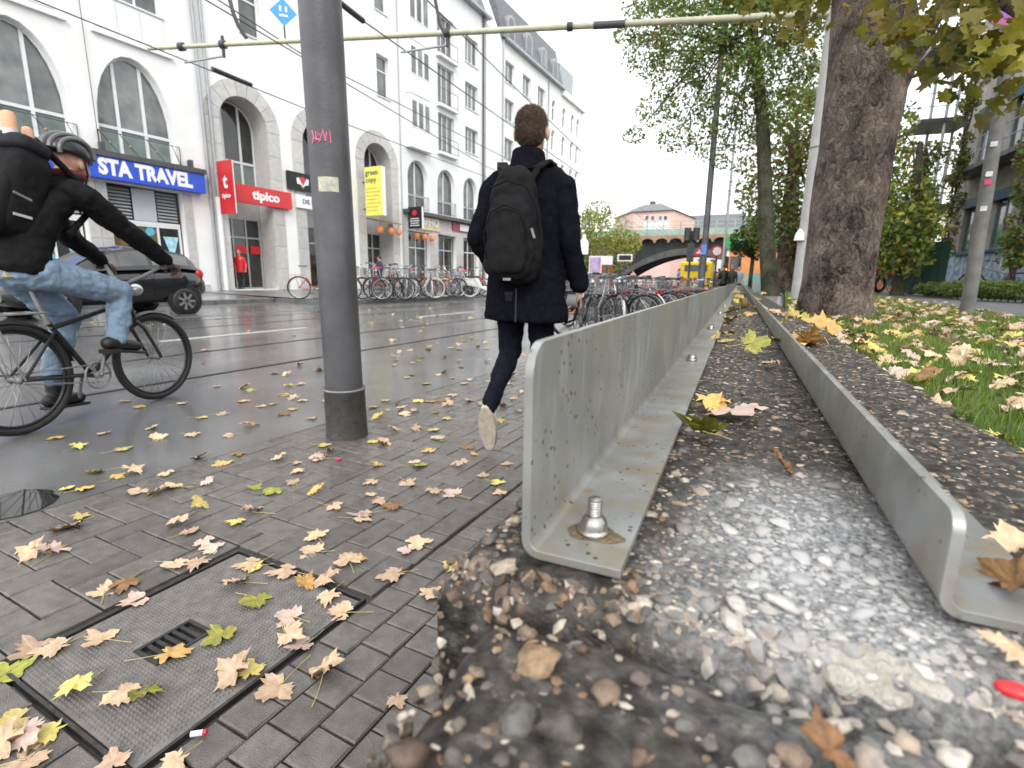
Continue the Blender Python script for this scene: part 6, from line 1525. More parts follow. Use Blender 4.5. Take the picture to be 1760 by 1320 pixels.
def side_glass(y0, y1, lo, hi, nm):
    for s_ in (-1, 1):
        vs_ = []; n = 8
        for k in range(n+1):
            y_ = y0+(y1-y0)*k/n; zr = interp(roofz, y_); zb = interp(belt, y_)-.04; wb_ = interp(hwid_, y_)*.93; wt = min(.62, wb_-.12); h = (zr-zb)*.86
            for t in (lo, hi):
                t2 = t if h > .1 else t*.5; vs_.append((s_*(wb_+(wt-wb_)*t2+.006), y_, zb+h*t2))
        MB().add(vs_, [(2*k, 2*k+2, 2*k+3, 2*k+1) for k in range(n)]).build(nm, m_glass, car)
side_glass(-.32, .52, .18, .88, 'door_window'); side_glass(.60, 1.36, .20, .86, 'quarter_window')
ws = []
for k in range(7):
    y_ = -.74+.62*k/6; zr = interp(roofz, y_)+.006; wt = min(.62, interp(hwid_, y_)*.93-.12)*.92; ws += [(-wt, y_, zr-.01), (0, y_, zr+.012), (wt, y_, zr-.01)]
MB().add(ws, [(3*k+q, 3*k+q+1, 3*k+q+4, 3*k+q+3) for k in range(6) for q in range(2)]).build('windscreen', m_glass, car)
m_hub = M('alloy_wheel', (.5,.5,.51), .3, .1, 12, metal=.8)
for s_ in (-1, 1):
    for y_ in (-1.10, 1.15):
        MB().lathe([(.0,-.02),(.36,-.02),(.36,.02),(.0,.02)], (s_*.815, y_, .31), 28, 'X').build('wheel_arch', m_black, car)
        w__ = MB().torus((s_*.80, y_, .285), .215, .07, 'X', 32, 10).build('wheel', m_tyre, car)
        rim_ = MB().lathe([(.0,0),(.19,0),(.205,.03),(.19,.05),(.17,.02),(.0,.01)] if s_ > 0 else [(.0,0),(.17,-.02),(.19,-.05),(.205,-.03),(.19,0)], (s_*.835, y_, .285), 24, 'X'); rim_.build('rim', m_black, w__)
        for q in range(7):
            a = 2*math.pi*q/7; MB().obox((s_*.868, y_+.105*math.cos(a), .285+.105*math.sin(a)), (0, math.cos(a), math.sin(a)), (s_, 0, 0), .17, .05, .015).build('rim_spoke', m_hub, w__, False)
    MB().ell((s_*.56,-1.56,.70),(.15,.16,.075),14,8,Euler((.35,0,s_*.5)).to_matrix()).build('headlight', M('headlight_glass', (.72,.74,.76), .08, .1, 10, metal=.3), car)
    MB().ell((s_*.68,1.60,.86),(.05,.09,.12),12,8).build('tail_light', M('tail_red', (.5,.02,.03), .15, .1, 6), car)
    mr_ = MB().ell((s_*.95,-.42,.99),(.09,.06,.065),12,8).build('wing_mirror', m_car, car); MB().cyl((s_*.80,-.42,.95),(s_*.93,-.42,.97),.025,n=8).build('mirror_arm', m_car, car)
    MB().obox((s_*.868,.38,.84),(0,1,0),(s_,0,0),.17,.022,.03).build('door_handle', m_car, car, True)
    MB().box(s_*.862-.004,s_*.862+.004,.548,.556,.42,.93).build('door_seam', m_black, car, False)
MB().box(-.26,.26,-1.775,-1.755,.36,.47).build('number_plate', m_signwhite, car, False); MB().box(-.26,-.22,-1.779,-1.7755,.36,.47).build('plate_band', m_blue, car, False)
text_mesh('plate_text', 'M W 773', .09, m_anth, car, (.02,-1.777,.415), (R(90),0,0), .01, .002)
MB().box(-.42,.42,-1.768,-1.745,.50,.58).build('grille', m_anth, car, False); MB().torus((0,-1.775,.545), .05, .009, 'Y', 24, 6).build('badge', m_alu, car); MB().obox((0,-1.775,.545),(1,0,.35),(0,-1,0),.11,.012,.012).build('badge_bar', m_alu, car, False)
MB().box(-.5,.5,-1.765,-1.74,.30,.345).build('lower_grille', m_black, car, False)

# ------------------------------------------------------------------ people
m_skin = M('skin', (.56,.31,.22), .5, .10, 14, .08, 120, spec=.35); m_navy = M('navy_wool', (.006,.0065,.010), .95, .3, 40, .3, 500, spec=.06); m_denim = M('dark_trousers', (.007,.008,.014), .9, .3, 30, .3, 300, spec=.1)
m_canvas = M('black_canvas', (.009,.009,.010), .8, .25, 30, .3, 300, spec=.15); m_hairb = M('brown_short_hair', (.055,.030,.016), .7, .45, 90, .9, 500); m_shoe = M('white_leather', (.70,.68,.64), .5, .06, 20); m_sole = M('rubber_sole', (.46,.40,.33), .7, .2, 40, .5, 150)
def ring_loft(rs, n=20):
    """rs: (centre, rx, ry[, tilt]) horizontal elliptical rings from bottom to top"""
    out = []
    for q in rs:
        c, rx, ry = Vector(q[0]), q[1], q[2]; out.append([(c.x+rx*math.cos(2*math.pi*k/n), c.y+ry*math.sin(2*math.pi*k/n), c.z) for k in range(n)])
    return loft(out)
def merge(*mbs):
    m = MB()
    for q in mbs: m.add(q.v, q.f)
    return m
def hand_mb(wrist, d, palm_n, size=.095, curl=.5, thumb=1):
    """palm with four bent fingers and a thumb; d = direction of fingers"""
    m = MB(); d = Vector(d).normalized(); nrm = Vector(palm_n); nrm = (nrm-d*nrm.dot(d)).normalized(); sd_ = d.cross(nrm); w0 = Vector(wrist)
    m.cap(w0, w0+d*size*.25, .024, .026)
    for k in range(4):
        o = (k-1.5)*.019; base = w0+d*size*.30+sd_*o*.6; kn = w0+d*size*.95+sd_*o; m.cap(base, kn, .014, .0115)
        L = [.044,.05,.047,.037][k]; a = d*math.cos(curl)+nrm*math.sin(curl); p1 = kn+a*L*.8; a2 = d*math.cos(curl*2.2)+nrm*math.sin(curl*2.2); p2 = p1+a2*L*.75
        m.cap(kn, p1, .0100, .0090); m.cap(p1, p2, .0088, .0070)
    t0 = w0+d*size*.30+sd_*thumb*-.028; t1 = t0+(d*.6+sd_*thumb*-.6+nrm*.45).normalized()*.04; t2 = t1+(d*.8+nrm*.6).normalized()*.032
    m.cap(t0, t1, .0135, .011); m.cap(t1, t2, .0105, .008); return m
def head_mb(c, f, s=1.0):
    """head with jaw, nose, ears and neck; c = centre of skull, f = facing angle about z"""
    m = MB(); rot = Matrix.Rotation(f, 3, 'Z'); c = Vector(c)
    P = lambda x, y, z: c+rot @ Vector((x*s, y*s, z*s))
    m.ell(P(0,-.005,.02), (.078*s,.098*s,.098*s), 18, 14, rot); m.ell(P(0,.03,-.045), (.060*s,.072*s,.075*s), 16, 12, rot)
    m.cap(P(0,.098,-.01), P(0,.112,-.035), .011*s, .015*s)
    for q in (-1, 1): m.ell(P(q*.082,-.005,-.012), (.012*s,.022*s,.034*s), 10, 8, rot)
    m.cap(P(0,.092,-.075), P(0,.092,-.077), .018*s, .018*s)
    return m
def wobble(o, amp, sc):
    import numpy as np
    me = o.data; n = len(me.vertices); co = np.empty(n*3); no = np.empty(n*3); me.vertices.foreach_get('co', co); me.vertex_normals.foreach_get('vector', no)
    co = co.reshape(-1,3); no = no.reshape(-1,3); k = np.array([noise.noise(Vector(p)*sc) for p in co])*amp
    me.vertices.foreach_set('co', (co+no*k[:,None]).ravel()); me.update()
# --- the walking man
MP = Vector((-1.235, 2.53, 0)); MA = R(9); man = empty('person', MP, MA); tag(man, 'person in a dark navy coat with black backpack walking away, camera in hand', 'person')
sk = head_mb((.015,.0,1.640), R(6)); sk.cap((0,-.01,1.44),(.01,-.005,1.56),.056,.054)
hw_ = Vector((.278,.045,.845)); sk = merge(sk, hand_mb(hw_, (.03,.12,-1), (-1,.1,0), .09, .75, 1))
blob('body', sk, .0052, m_skin, man, 3)
hr = MB(); rot = Matrix.Rotation(R(6), 3, 'Z'); hc_ = Vector((.015,0,1.640))
hr.ell(hc_+rot @ Vector((0,-.012,.035)), (.081,.101,.084), 20, 14, rot); hr.ell(hc_+rot @ Vector((0,-.045,-.01)), (.076,.070,.080), 18, 12, rot)
hr.ell(hc_+rot @ Vector((0,.045,.085)), (.062,.055,.040), 16, 10, rot)
ho = blob('hair', hr, .0055, m_hairb, man, 2); wobble(ho, .004, 60); wobble(ho, .003, 160)
coat = merge(ring_loft([((.0,.0,.685),.232,.165),((0,0,.70),.238,.17),((0,0,.85),.222,.155),((0,0,1.02),.200,.135),((0,.0,1.18),.205,.135),((0,.0,1.32),.205,.13),((0,0,1.41),.180,.105),((0,-.005,1.455),.13,.085),((0,-.005,1.48),.075,.07)], 28))
coat.cap((-.15,0,1.40),(-.185,-.015,1.365),.070,.068); coat.cap((.15,0,1.40),(.185,-.01,1.365),.070,.068)
coat.cap((-.188,-.01,1.37),(-.245,-.09,1.12),.068,.058); coat.cap((-.245,-.09,1.12),(-.18,.06,.93),.058,.052)
coat.cap((.188,-.005,1.37),(.240,-.035,1.11),.068,.056); coat.cap((.240,-.035,1.11),(.280,.035,.885),.056,.049)
co = blob('coat', coat, .0085, m_navy, man, 5); wobble(co, .010, 7); wobble(co, .006, 18); wobble(co, .0025, 45)
cl_ = MB(); n = 26
for z, rx, ry in ((1.435,.125,.105),(1.48,.095,.088),(1.54,.084,.080),(1.545,.079,.075),(1.49,.070,.066)):
    cl_.v += [(.003+rx*math.cos(2*math.pi*k/n), -.008+ry*math.sin(2*math.pi*k/n), z+.012*math.sin(2*math.pi*k/n)*-1) for k in range(n)]
for i in range(4):
    for k in range(n): cl_.f.append((i*n+k, i*n+(k+1)%n, (i+1)*n+(k+1)%n, (i+1)*n+k))
cl_.build('collar', m_navy, man)
MB().box(-.010,.010,-.094,-.088,1.475,1.497).build('collar_label', m_grey, man, False)
hst = MB(); rh = random.Random(9); hv = ho.data.vertices; hn = ho.data.vertex_normals
for k in range(9000):
    i = rh.randrange(len(hv)); p = hv[i].co; q = Vector(hn[i].vector)
    if q.z < -.5: continue
    d = (q*.7+Vector((rh.gauss(0,.35), rh.gauss(0,.35), rh.gauss(.0,.3)))+Vector((0,-.15,-.35))*(1-max(0,q.z))).normalized(); L_ = rh.uniform(.006,.014); sd_ = d.orthogonal().normalized()*.0008
    p = p+Vector((rh.uniform(-.002,.002), rh.uniform(-.002,.002), rh.uniform(-.002,.002))); hst.add([p-sd_, p+sd_, p+d*L_], [(0,1,2)])
hme = bpy.data.meshes.new('hair_strands'); hme.from_pydata(hst.v, [], hst.f); tag(link('hair_strands', hme, M('brown_hair_strand', (.085,.05,.028), .6, .3, 60, island=.4), ho, False), kind='stuff')
vent = MB().box(-.004,.004,-.172,-.164,.69,.86).build('back_vent', m_black, man, False)
leg = MB(); leg.cap((-.085,0,.86),(-.095,.03,.50),.090,.062); leg.cap((-.095,.03,.50),(-.100,-.245,.285),.060,.045); leg.cap((-.100,-.245,.285),(-.102,-.285,.250),.046,.042)
leg.cap((.085,.0,.86),(.075,.07,.48),.090,.062); leg.cap((.075,.07,.48),(.045,.04,.10),.060,.044); leg.ell((0,0,.86),(.165,.115,.11))
tr_ = blob('trousers', leg, .0085, m_denim, man, 4); wobble(tr_, .009, 14); wobble(tr_, .006, 32)
def shoe(par, heel, toe, up, nm='shoe'):
    heel, toe, up = Vector(heel), Vector(toe), Vector(up).normalized(); d = (toe-heel).normalized(); L = (toe-heel).length; up = (up-d*up.dot(d)).normalized(); sd_ = d.cross(up)
    m = MB(); m.cap(heel+d*.035+up*.045, heel+d*L*.5+up*.042, .040, .040); m.cap(heel+d*L*.45+up*.036, toe-d*.04+up*.030, .041, .034); m.cap(heel+d*.04+up*.06, heel+d*.055+up*.10, .038, .040)
    o = blob(nm, m, .006, m_shoe, par, 3)
    out = []; N = 22
    prof_ = []
    for k in range(N):
        a = 2*math.pi*k/N; t = .5+.5*math.cos(a); wd_ = (.030+.016*math.sin(math.pi*min(1,max(0,t))**.8)+.006*t)*math.copysign(abs(math.sin(a))**.6, math.sin(a)); prof_.append((t*L, wd_))
    m2 = MB(); m2.v = [tuple(heel+d*a+sd_*b-up*.004) for a, b in prof_]+[tuple(heel+d*a+sd_*b*1.04+up*.022) for a, b in prof_]
    m2.f = [tuple(reversed(range(N))), tuple(range(N,2*N))]+[(k,(k+1)%N,N+(k+1)%N,N+k) for k in range(N)]
    m2.build('sole', m_sole, o, True, bevel=.003); return o
shoe(man, (-.103,-.335,.268), (-.106,-.262,.012), (0,1,.35)); shoe(man, (.045,-.03,.008), (.05,.24,.008), (0,0,1))
# backpack
def rbox(c, sx, sy, sz, ex=.45, n=28, m=16, taper=0.0):
    vs_ = []; fs_ = []
    for i in range(m+1):
        a = -math.pi/2+math.pi*i/m; sa, ca = math.sin(a), math.cos(a); z_ = math.copysign(abs(sa)**ex, sa); rr = abs(ca)**ex
        for j in range(n):
            t = 2*math.pi*j/n; k = 1-taper*(z_*.5+.5); vs_.append((c[0]+sx*k*rr*math.copysign(abs(math.cos(t))**ex, math.cos(t)), c[1]+sy*k*rr*math.copysign(abs(math.sin(t))**ex, math.sin(t)), c[2]+sz*z_))
    for i in range(m):
        for j in range(n): fs_.append((i*n+j, i*n+(j+1)%n, (i+1)*n+(j+1)%n, (i+1)*n+j))
    return MB().add(vs_, fs_)
bpk = empty('backpack', MP+Matrix.Rotation(MA, 3, 'Z') @ Vector((-.005,-.215,.90)), MA); bpk.scale = (.98,.95,1.0); tag(bpk, 'black canvas backpack worn on the back of the walking person', 'backpack')
pk = blob('main_compartment', merge(rbox((0,.02,.26), .165, .095, .275, .55, taper=.36), rbox((0,-.03,.20), .142, .085, .20, .55, taper=.26)), .0075, m_canvas, bpk, 4); wobble(pk, .014, 9); wobble(pk, .007, 24)
fp_ = blob('front_pocket', rbox((0,-.085,.185), .105, .045, .155, .5, taper=.15), .007, m_canvas, bpk, 3); wobble(fp_, .005, 16)
MB().tube([(-.108,-.098,.10),(-.112,-.118,.22),(-.075,-.128,.315),(0,-.132,.345),(.075,-.128,.315),(.112,-.118,.22),(.108,-.098,.10)], .0045, 6).build('zip', M('zip_black', (.008,.008,.008), .7, .1, 40, spec=.1), bpk)
MB().tube([(-.128,-.05,.36),(-.09,-.085,.43),(0,-.105,.455),(.09,-.085,.43),(.135,-.04,.32),(.148,-.02,.2)], .0045, 6).build('zip', MATS['zip_black'], bpk)
MB().obox((.125,-.075,.22),(.4,-.2,-1),(0,-1,0),.05,.012,.004).build('zip_pull', m_grey, bpk, False)
MB().prism([(-.022,-.055),(.022,-.055),(.016,-.10),(-.016,-.10)], -.062, -.054, 'XZ').build('hang_loop', m_canvas, bpk, False, )
MB().box(-.02,.02,-.095,-.088,.0,.012).build('reflective_tab', m_grey, bpk, False)
for s_ in (-1, 1):
    pts = [(s_*.070,.07,.485),(s_*.095,.095,.545),(s_*.120,.165,.585),(s_*.130,.25,.580),(s_*.125,.345,.50),(s_*.14,.36,.42),(s_*.16,.30,.25)]
    sm_ = MB(); P_ = [Vector(p) for p in pts]
    for k in range(len(P_)-1): sm_.obox((P_[k]+P_[k+1])/2, P_[k+1]-P_[k], (0,0,1) if k < 4 else (0,1,0), (P_[k+1]-P_[k]).length*1.12, .052, .012)
    sm_.build('shoulder_strap', m_canvas, bpk, True)
cmr = empty('camera', MP+Matrix.Rotation(MA, 3, 'Z') @ Vector((.235,.06,.72)), MA-R(13)); tag(cmr, 'black camera with a short lens held in the right hand of the walking person', 'camera')
MB().box(-.045,.045,-.03,.04,.03,.13).build('camera_body', m_leather, cmr, True, bevel=.012); MB().lathe([(0,-.0),(.036,0),(.038,.05),(.034,.09),(.0,.085)], (-.03,-.03,.075), 20, 'X').build('grip_ring', m_grey, cmr)
lz = MB(); lz.tube([(-.02,-.025,.08),(-.035,-.075,.095),(-.04,-.11,.10)], [.036,.038,.034], 20); lz.build('lens', m_leather, cmr); MB().torus((-.04,-.112,.10), .031, .003, 'Y', 22, 6).build('lens_ring', m_alu, cmr)
MB().tube([(.045,.0,.12),(.06,-.03,.06),(.05,-.05,-.02),(.0,-.05,-.04),(-.045,-.02,.02),(-.045,.0,.12)], .008, 6).build('camera_strap', m_canvas, cmr)

# --- the cyclist and bicycle
CP = Vector((-3.87, 1.60, 0)); CZ = R(17)
cb = bike(CP, CZ, 'black trekking bicycle ridden by the person with the helmet', frame='black', r=.315, wb=.91, group=None, rack=True, bb=(0,.02,.27), sad=(0,-.27,.90), grip=(0,.46,.955), ht=((0,.37,.585),(0,.335,.74)), saddle=M('worn_tan_saddle', (.36,.30,.18), .5, .2, 20), steer=-.06)
cb.name = 'ridden_bicycle'
rid = empty('person', CP, CZ); tag(rid, 'person with grey bicycle helmet, black jacket and blue jeans riding a bicycle', 'person')
sk = head_mb((0,.09,1.555), R(4), .98); sk.cap((0,-.01,1.42),(0,.06,1.50),.056,.056)
blob('body', sk, .006, m_skin, rid, 3)
jk = ring_loft([((0,-.30,.90),.155,.125),((0,-.30,.95),.165,.135),((0,-.26,1.08),.165,.135),((0,-.17,1.22),.185,.135),((0,-.08,1.34),.20,.12),((0,-.03,1.41),.16,.095),((0,.02,1.47),.075,.07)], 26)
for s_ in (-1, 1):
    jk.cap((s_*.17,-.06,1.36),(s_*.20,-.03,1.33),.075,.072); jk.cap((s_*.20,-.03,1.34),(s_*.245,.23,1.13),.078,.064); jk.cap((s_*.245,.23,1.13),(s_*.265,.42,.995),.063,.047)
jo = blob('jacket', jk, .0085, M('black_softshell', (.007,.007,.008), .8, .3, 20, .3, 200, spec=.15), rid, 5); wobble(jo, .012, 9); wobble(jo, .008, 22); wobble(jo, .003, 50)
m_glove = M('brown_glove', (.10,.065,.035), .8, .2, 40, .4, 200)
for s_ in (-1, 1): blob('glove', hand_mb((s_*.265,.425,.985), (.0,.75,-.45), (0,-.55,-.8), .085, .9, -s_), .0065, m_glove, rid, 3)
m_jean = M('blue_denim', (.17,.25,.35), .85, .2, 40, .5, 260, col2=(.25,.34,.45))
MB().torus((0,.045,1.475), .072, .030, 'Z', 24, 10).build('scarf', M('dark_red_scarf', (.10,.02,.018), .9, .3, 20, .4, 120), rid)
jn = MB(); jn.ell((0,-.27,.92),(.165,.15,.12))
jn.cap((.085,-.25,.90),(.105,.20,.79),.098,.076); jn.cap((.105,.20,.79),(.112,.125,.50),.073,.062)
jn.cap((-.085,-.25,.90),(-.105,.0,.62),.098,.075); jn.cap((-.105,.0,.62),(-.11,-.13,.27),.072,.060)
jno = blob('jeans', jn, .0085, m_jean, rid, 4); wobble(jno, .014, 12); wobble(jno, .008, 26); wobble(jno, .003, 60)
def boot(ank, heel, toe):
    m = MB(); ank, heel, toe = Vector(ank), Vector(heel), Vector(toe); m.cap(ank, heel+(toe-heel)*.2+Vector((0,0,.04)), .048, .045); m.cap(heel+Vector((0,0,.035)), toe+Vector((0,0,.03)), .043, .034)
    o = blob('boot', m, .008, M('black_boot', (.014,.013,.012), .5, .3, 20, .2, 100), rid, 3); MB().obox((heel+toe)/2-Vector((0,0,.012)), toe-heel, (0,0,1), (toe-heel).length+.07, .082, .018).build('boot_sole', m_black, o, True, bevel=.006)
boot((.112,.120,.49), (.115,.06,.435), (.122,.25,.400)); boot((-.11,-.13,.25), (-.115,-.17,.10), (-.122,.02,.085))
hl = MB(); hrot = Matrix.Rotation(R(4), 3, 'Z'); hc2 = Vector((0,.075,1.60))
hs = MB().ell(hc2, (.104,.138,.105), 30, 20, hrot @ Matrix.Rotation(R(-10), 3, 'X')); hs2 = MB()
keep = [i for i, v in enumerate(hs.v) if v[2] > 1.575-(v[1]-.07)*.12]
kset = set(keep); hs2.v = hs.v; hs2.f = [f_ for f_ in hs.f if all(i in kset for i in f_)]
helm = empty('bicycle_helmet', CP+Vector((0,0,0)), CZ); tag(helm, 'grey and black vented bicycle helmet on the head of the cyclist', 'helmet')
ho_ = hs2.build('shell', M('helmet_black', (.02,.02,.022), .3, .2, 10), helm); sol = ho_.modifiers.new('t', 'SOLIDIFY'); sol.thickness = .014; sol.offset = -1
m_hg = M('helmet_grey', (.12,.125,.13), .35, .1, 10)
for k, (ox, wd_) in enumerate(((-.075,.013),(-.04,.014),(0,.015),(.04,.014),(.075,.013))):
    pts = []
    for q in range(13):
        a = R(-10+200*q/12); yy = .142*math.cos(a); zz = .112*math.sin(a); kx = math.sqrt(max(.05, 1-(ox/.108)**2)); pts.append(hc2+Vector((ox, yy*kx, zz*kx+.003)))
    MB().tube([p for p in pts if p.z > 1.575-(p.y-.07)*.12], wd_, 8).build('vent_rib', m_hg, helm)
MB().tube([(-.10,.09,1.575),(-.082,.115,1.49),(0,.165,1.44),(.082,.115,1.49),(.10,.09,1.575)], .006, 6).build('chin_strap', m_black, helm)
cpk = empty('backpack', CP, CZ); tag(cpk, 'large black backpack with grey reflective details on the back of the cyclist', 'backpack')
tm = Matrix.Rotation(R(-22), 3, 'X'); src = rbox((0,0,0), .155, .105, .26, .5); src.v = [tuple(Vector((0,-.275,1.33))+tm @ Vector(v)) for v in src.v]; pko = blob('main_compartment', src, .0085, MATS['black_canvas'], cpk, 4); wobble(pko, .009, 10); wobble(pko, .004, 26)
src = rbox((0,0,0), .135, .05, .17, .5); src.v = [tuple(Vector((0,-.385,1.26))+tm @ Vector(v)) for v in src.v]; blob('front_pocket', src, .008, m_canvas, cpk, 3)
src = rbox((0,0,0), .145, .10, .05, .6); src.v = [tuple(Vector((0,-.19,1.575))+tm @ Vector(v)) for v in src.v]; blob('lid', src, .008, M('slate_canvas', (.016,.017,.021), .7, .2, 20, .2, 200, spec=.2), cpk, 3)
MB().obox(Vector((.150,-.32,1.30)), tm @ Vector((0,1,0)), (1,0,0), .10, .012, .004).build('reflective_strip', m_grey, cpk, False); MB().obox(Vector((.150,-.34,1.20)), tm @ Vector((0,1,.2)), (1,0,0), .09, .014, .004).build('reflective_strip', M('reflective_grey', (.5,.5,.5), .4, .1, 20), cpk, False)
for s_ in (-1, 1): MB().tube([(s_*.09,-.17,1.62),(s_*.10,-.04,1.50),(s_*.11,.06,1.40),(s_*.13,.03,1.25),(s_*.16,-.12,1.12)], .018, 8).build('shoulder_strap', m_canvas, cpk)
for k, (dx, dy, r_, h_, c_) in enumerate(((.03,-.24,.032,.15,(.80,.40,.24)), (.0,-.13,.024,.10,(.80,.44,.28)))):
    b_ = CP+Matrix.Rotation(CZ, 3, 'Z') @ Vector((dx, dy, 1.60)); tb_ = empty('rolled_paper', b_); tag(tb_, ('fat' if k == 0 else 'slim')+' orange roll sticking out of the cyclist backpack', 'paper roll')
    MB().tube([(0,0,-.02),(0,0,h_*.85),(0,0,h_*.96),(0,0,h_)], [r_,r_,r_*.8,r_*.4], 18).build('roll', M('orange_roll%d' % k, c_, .6, .1, 20), tb_)
    MB().tube([(0,0,.02),(0,0,h_*.4)], r_*1.02, 18).build('label_band', M('pale_label', (.75,.66,.66), .5, .25, 30), tb_)

# --- small figures
def figure(loc, rz, h, top, bottom, label, hair=m_hairb, coat_len=.75, bag=None):
    k = h/1.76; o = empty('person', loc, rz); tag(o, label, 'person')
    S = lambda p: tuple(Vector(p)*k)
    m = head_mb(S((0,0,1.64)), 0, k); m.cap(S((0,-.01,1.45)), S((0,0,1.56)), .055*k, .052*k)
    for s_ in (-1, 1): m.cap(S((s_*.27,.06,.86)), S((s_*.27,.08,.78)), .03*k, .03*k)
    blob('body', m, .014, m_skin, o, 2)
    m = MB().ell(S((0,-.02,1.67)), tuple(Vector((.088,.103,.095))*k)); blob('hair', m, .016, hair, o, 1)
    c = ring_loft([(S((0,0,coat_len)), .18*k,.12*k),(S((0,0,1.0)),.175*k,.12*k),(S((0,0,1.3)),.20*k,.125*k),(S((0,0,1.42)),.17*k,.09*k),(S((0,0,1.49)),.07*k,.065*k)], 18)
    for s_ in (-1, 1): c.cap(S((s_*.19,0,1.37)), S((s_*.25,-.03,1.12)), .065*k, .055*k); c.cap(S((s_*.25,-.03,1.12)), S((s_*.27,.06,.88)), .055*k, .045*k)
    blob('jacket', c, .016, top, o, 3)
    l_ = MB()
    for s_ in (-1, 1): l_.cap(S((s_*.085,0,.86)), S((s_*.09,.05*s_,.48)), .09*k, .062*k); l_.cap(S((s_*.09,.05*s_,.48)), S((s_*.09,-.03*s_,.10)), .06*k, .045*k)
    blob('trousers', l_, .016, bottom, o, 3)
    for s_ in (-1, 1): mm = MB(); mm.cap(S((s_*.09,-.06*s_-.03,.045)), S((s_*.09,-.03*s_+.14,.035)), .042*k, .036*k); blob('shoe', mm, .014, m_bkblack, o, 2)
    if bag: MB().box(.24*k,.40*k,-.1,.12,.35*k,.75*k).build('bag', bag, o, True, bevel=.02)
    return o
p = on_x(412, 455, -21.35); figure((p.x, p.y, .26), R(-150), 1.74, m_red, m_bkblack, 'person in a red and black jacket smoking in the betting shop doorway')
p = on_x(652, 455, -18.6); figure((p.x, p.y, .22), R(100), 1.75, M('blue_jacket', (.03,.04,.09), .8, .2, 10), m_denim, 'person in a dark blue jacket standing behind the far bicycles')
for k, (px, d, tp_, lab, rz) in enumerate([(1243,27,m_bkblack,'person in black walking on the pavement beyond the bicycles',0),(1256,29,M('olive_jacket', (.08,.07,.04), .8, .2, 10),'person in an olive jacket near the end of the wall',R(180)),(1222,34,M('grey_jacket', (.22,.21,.21), .8, .2, 10),'person in a grey jacket beside the yellow van',R(30)),(1234,36,M('beige_coat', (.42,.33,.24), .8, .2, 10),'person in a beige coat before the far crossing',R(-20)),(1268,33,M('pale_blue_jacket', (.3,.36,.46), .8, .2, 10),'person in a pale blue jacket next to the kiosk',R(170)),(1165,40,m_blue,'person in a bright blue jacket crossing beyond the bicycles',R(90)),(1087,40,M('rose_jacket', (.55,.3,.28), .8, .2, 10),'person in a rose jacket by the information display',R(60))]):
    q = at_d(px, 490, d); q.z = 0; figure(q, rz, 1.72+.03*(k % 3), tp_, m_denim, lab, coat_len=.8)
# ------------------------------------------------------------------ fallen leaves, grass, litter
OUT = [(-90,.10),(-72,.30),(-60,.52),(-50,.50),(-42,.62),(-30,.55),(-20,.58),(-8,.72),(0,.74),(8,.92),(16,.80),(26,.86),(34,.72),(44,.63),(54,.72),(62,.70),(70,.92),(78,.88),(90,1.12)]
FULL = OUT+[(180-a, r) for a, r in reversed(OUT[:-1])][:-0 or None]
FULL = [p for i, p in enumerate(FULL) if i != len(FULL)-1]
def leaf_mb(seed, curl):
    rn = random.Random(seed); m = MB(); pts = []
    ph, am = rn.uniform(0,6.28), rn.uniform(.5,1.3)
    def zz(x, y, edge): return curl*(am*.16*(x*x*math.cos(ph)**2+y*y*.6)+.10*x*y*math.sin(ph)+.10*math.sin(3*x+ph)*math.cos(2.5*y))+edge
    asym = [rn.uniform(.82,1.12) for _ in FULL]; wid = rn.uniform(.72,1.05); cut = rn.randrange(len(FULL))
    for k in range(rn.choice([0,0,2,3])): asym[(cut+k) % len(FULL)] *= .62
    m.v.append((0,0,zz(0,0,0)))
    ring2 = []
    for (a, r), k in zip(FULL, asym):
        x, y = r*k*math.cos(R(a))*.5*wid, r*k*math.sin(R(a))*.5
        m.v.append((x*.5, y*.5, zz(x*.5,y*.5,.012*math.sin(R(a)*7)*curl)))
    for (a, r), k in zip(FULL, asym):
        x, y = r*k*math.cos(R(a))*.5*wid, r*k*math.sin(R(a))*.5
        m.v.append((x, y, zz(x,y,rn.uniform(-.02,.05)*curl)))
    n = len(FULL)
    for i in range(n):
        j = (i+1) % n; m.f.append((0, 1+i, 1+j)); m.f.append((1+i, 1+n+i, 1+n+j, 1+j))
    lo = min(v[2] for v in m.v); m.v = [(x, y, z-lo*.55) for x, y, z in m.v]
    return m
def stem_mb(seed):
    rn = random.Random(seed); L = rn.uniform(.45,.85); a = rn.uniform(-.5,.5); b = rn.uniform(-.25,.25)
    return MB().tube([(0,.05,.03),(0,-.08,.022),(a*.2,-.3*L-.05,.014+.04*rn.random()),(a*.5+b*.2,-.65*L-.05,.012),(a*.8+b*.5,-L-.05,.012)], [.011,.010,.009,.009,.012], 5)
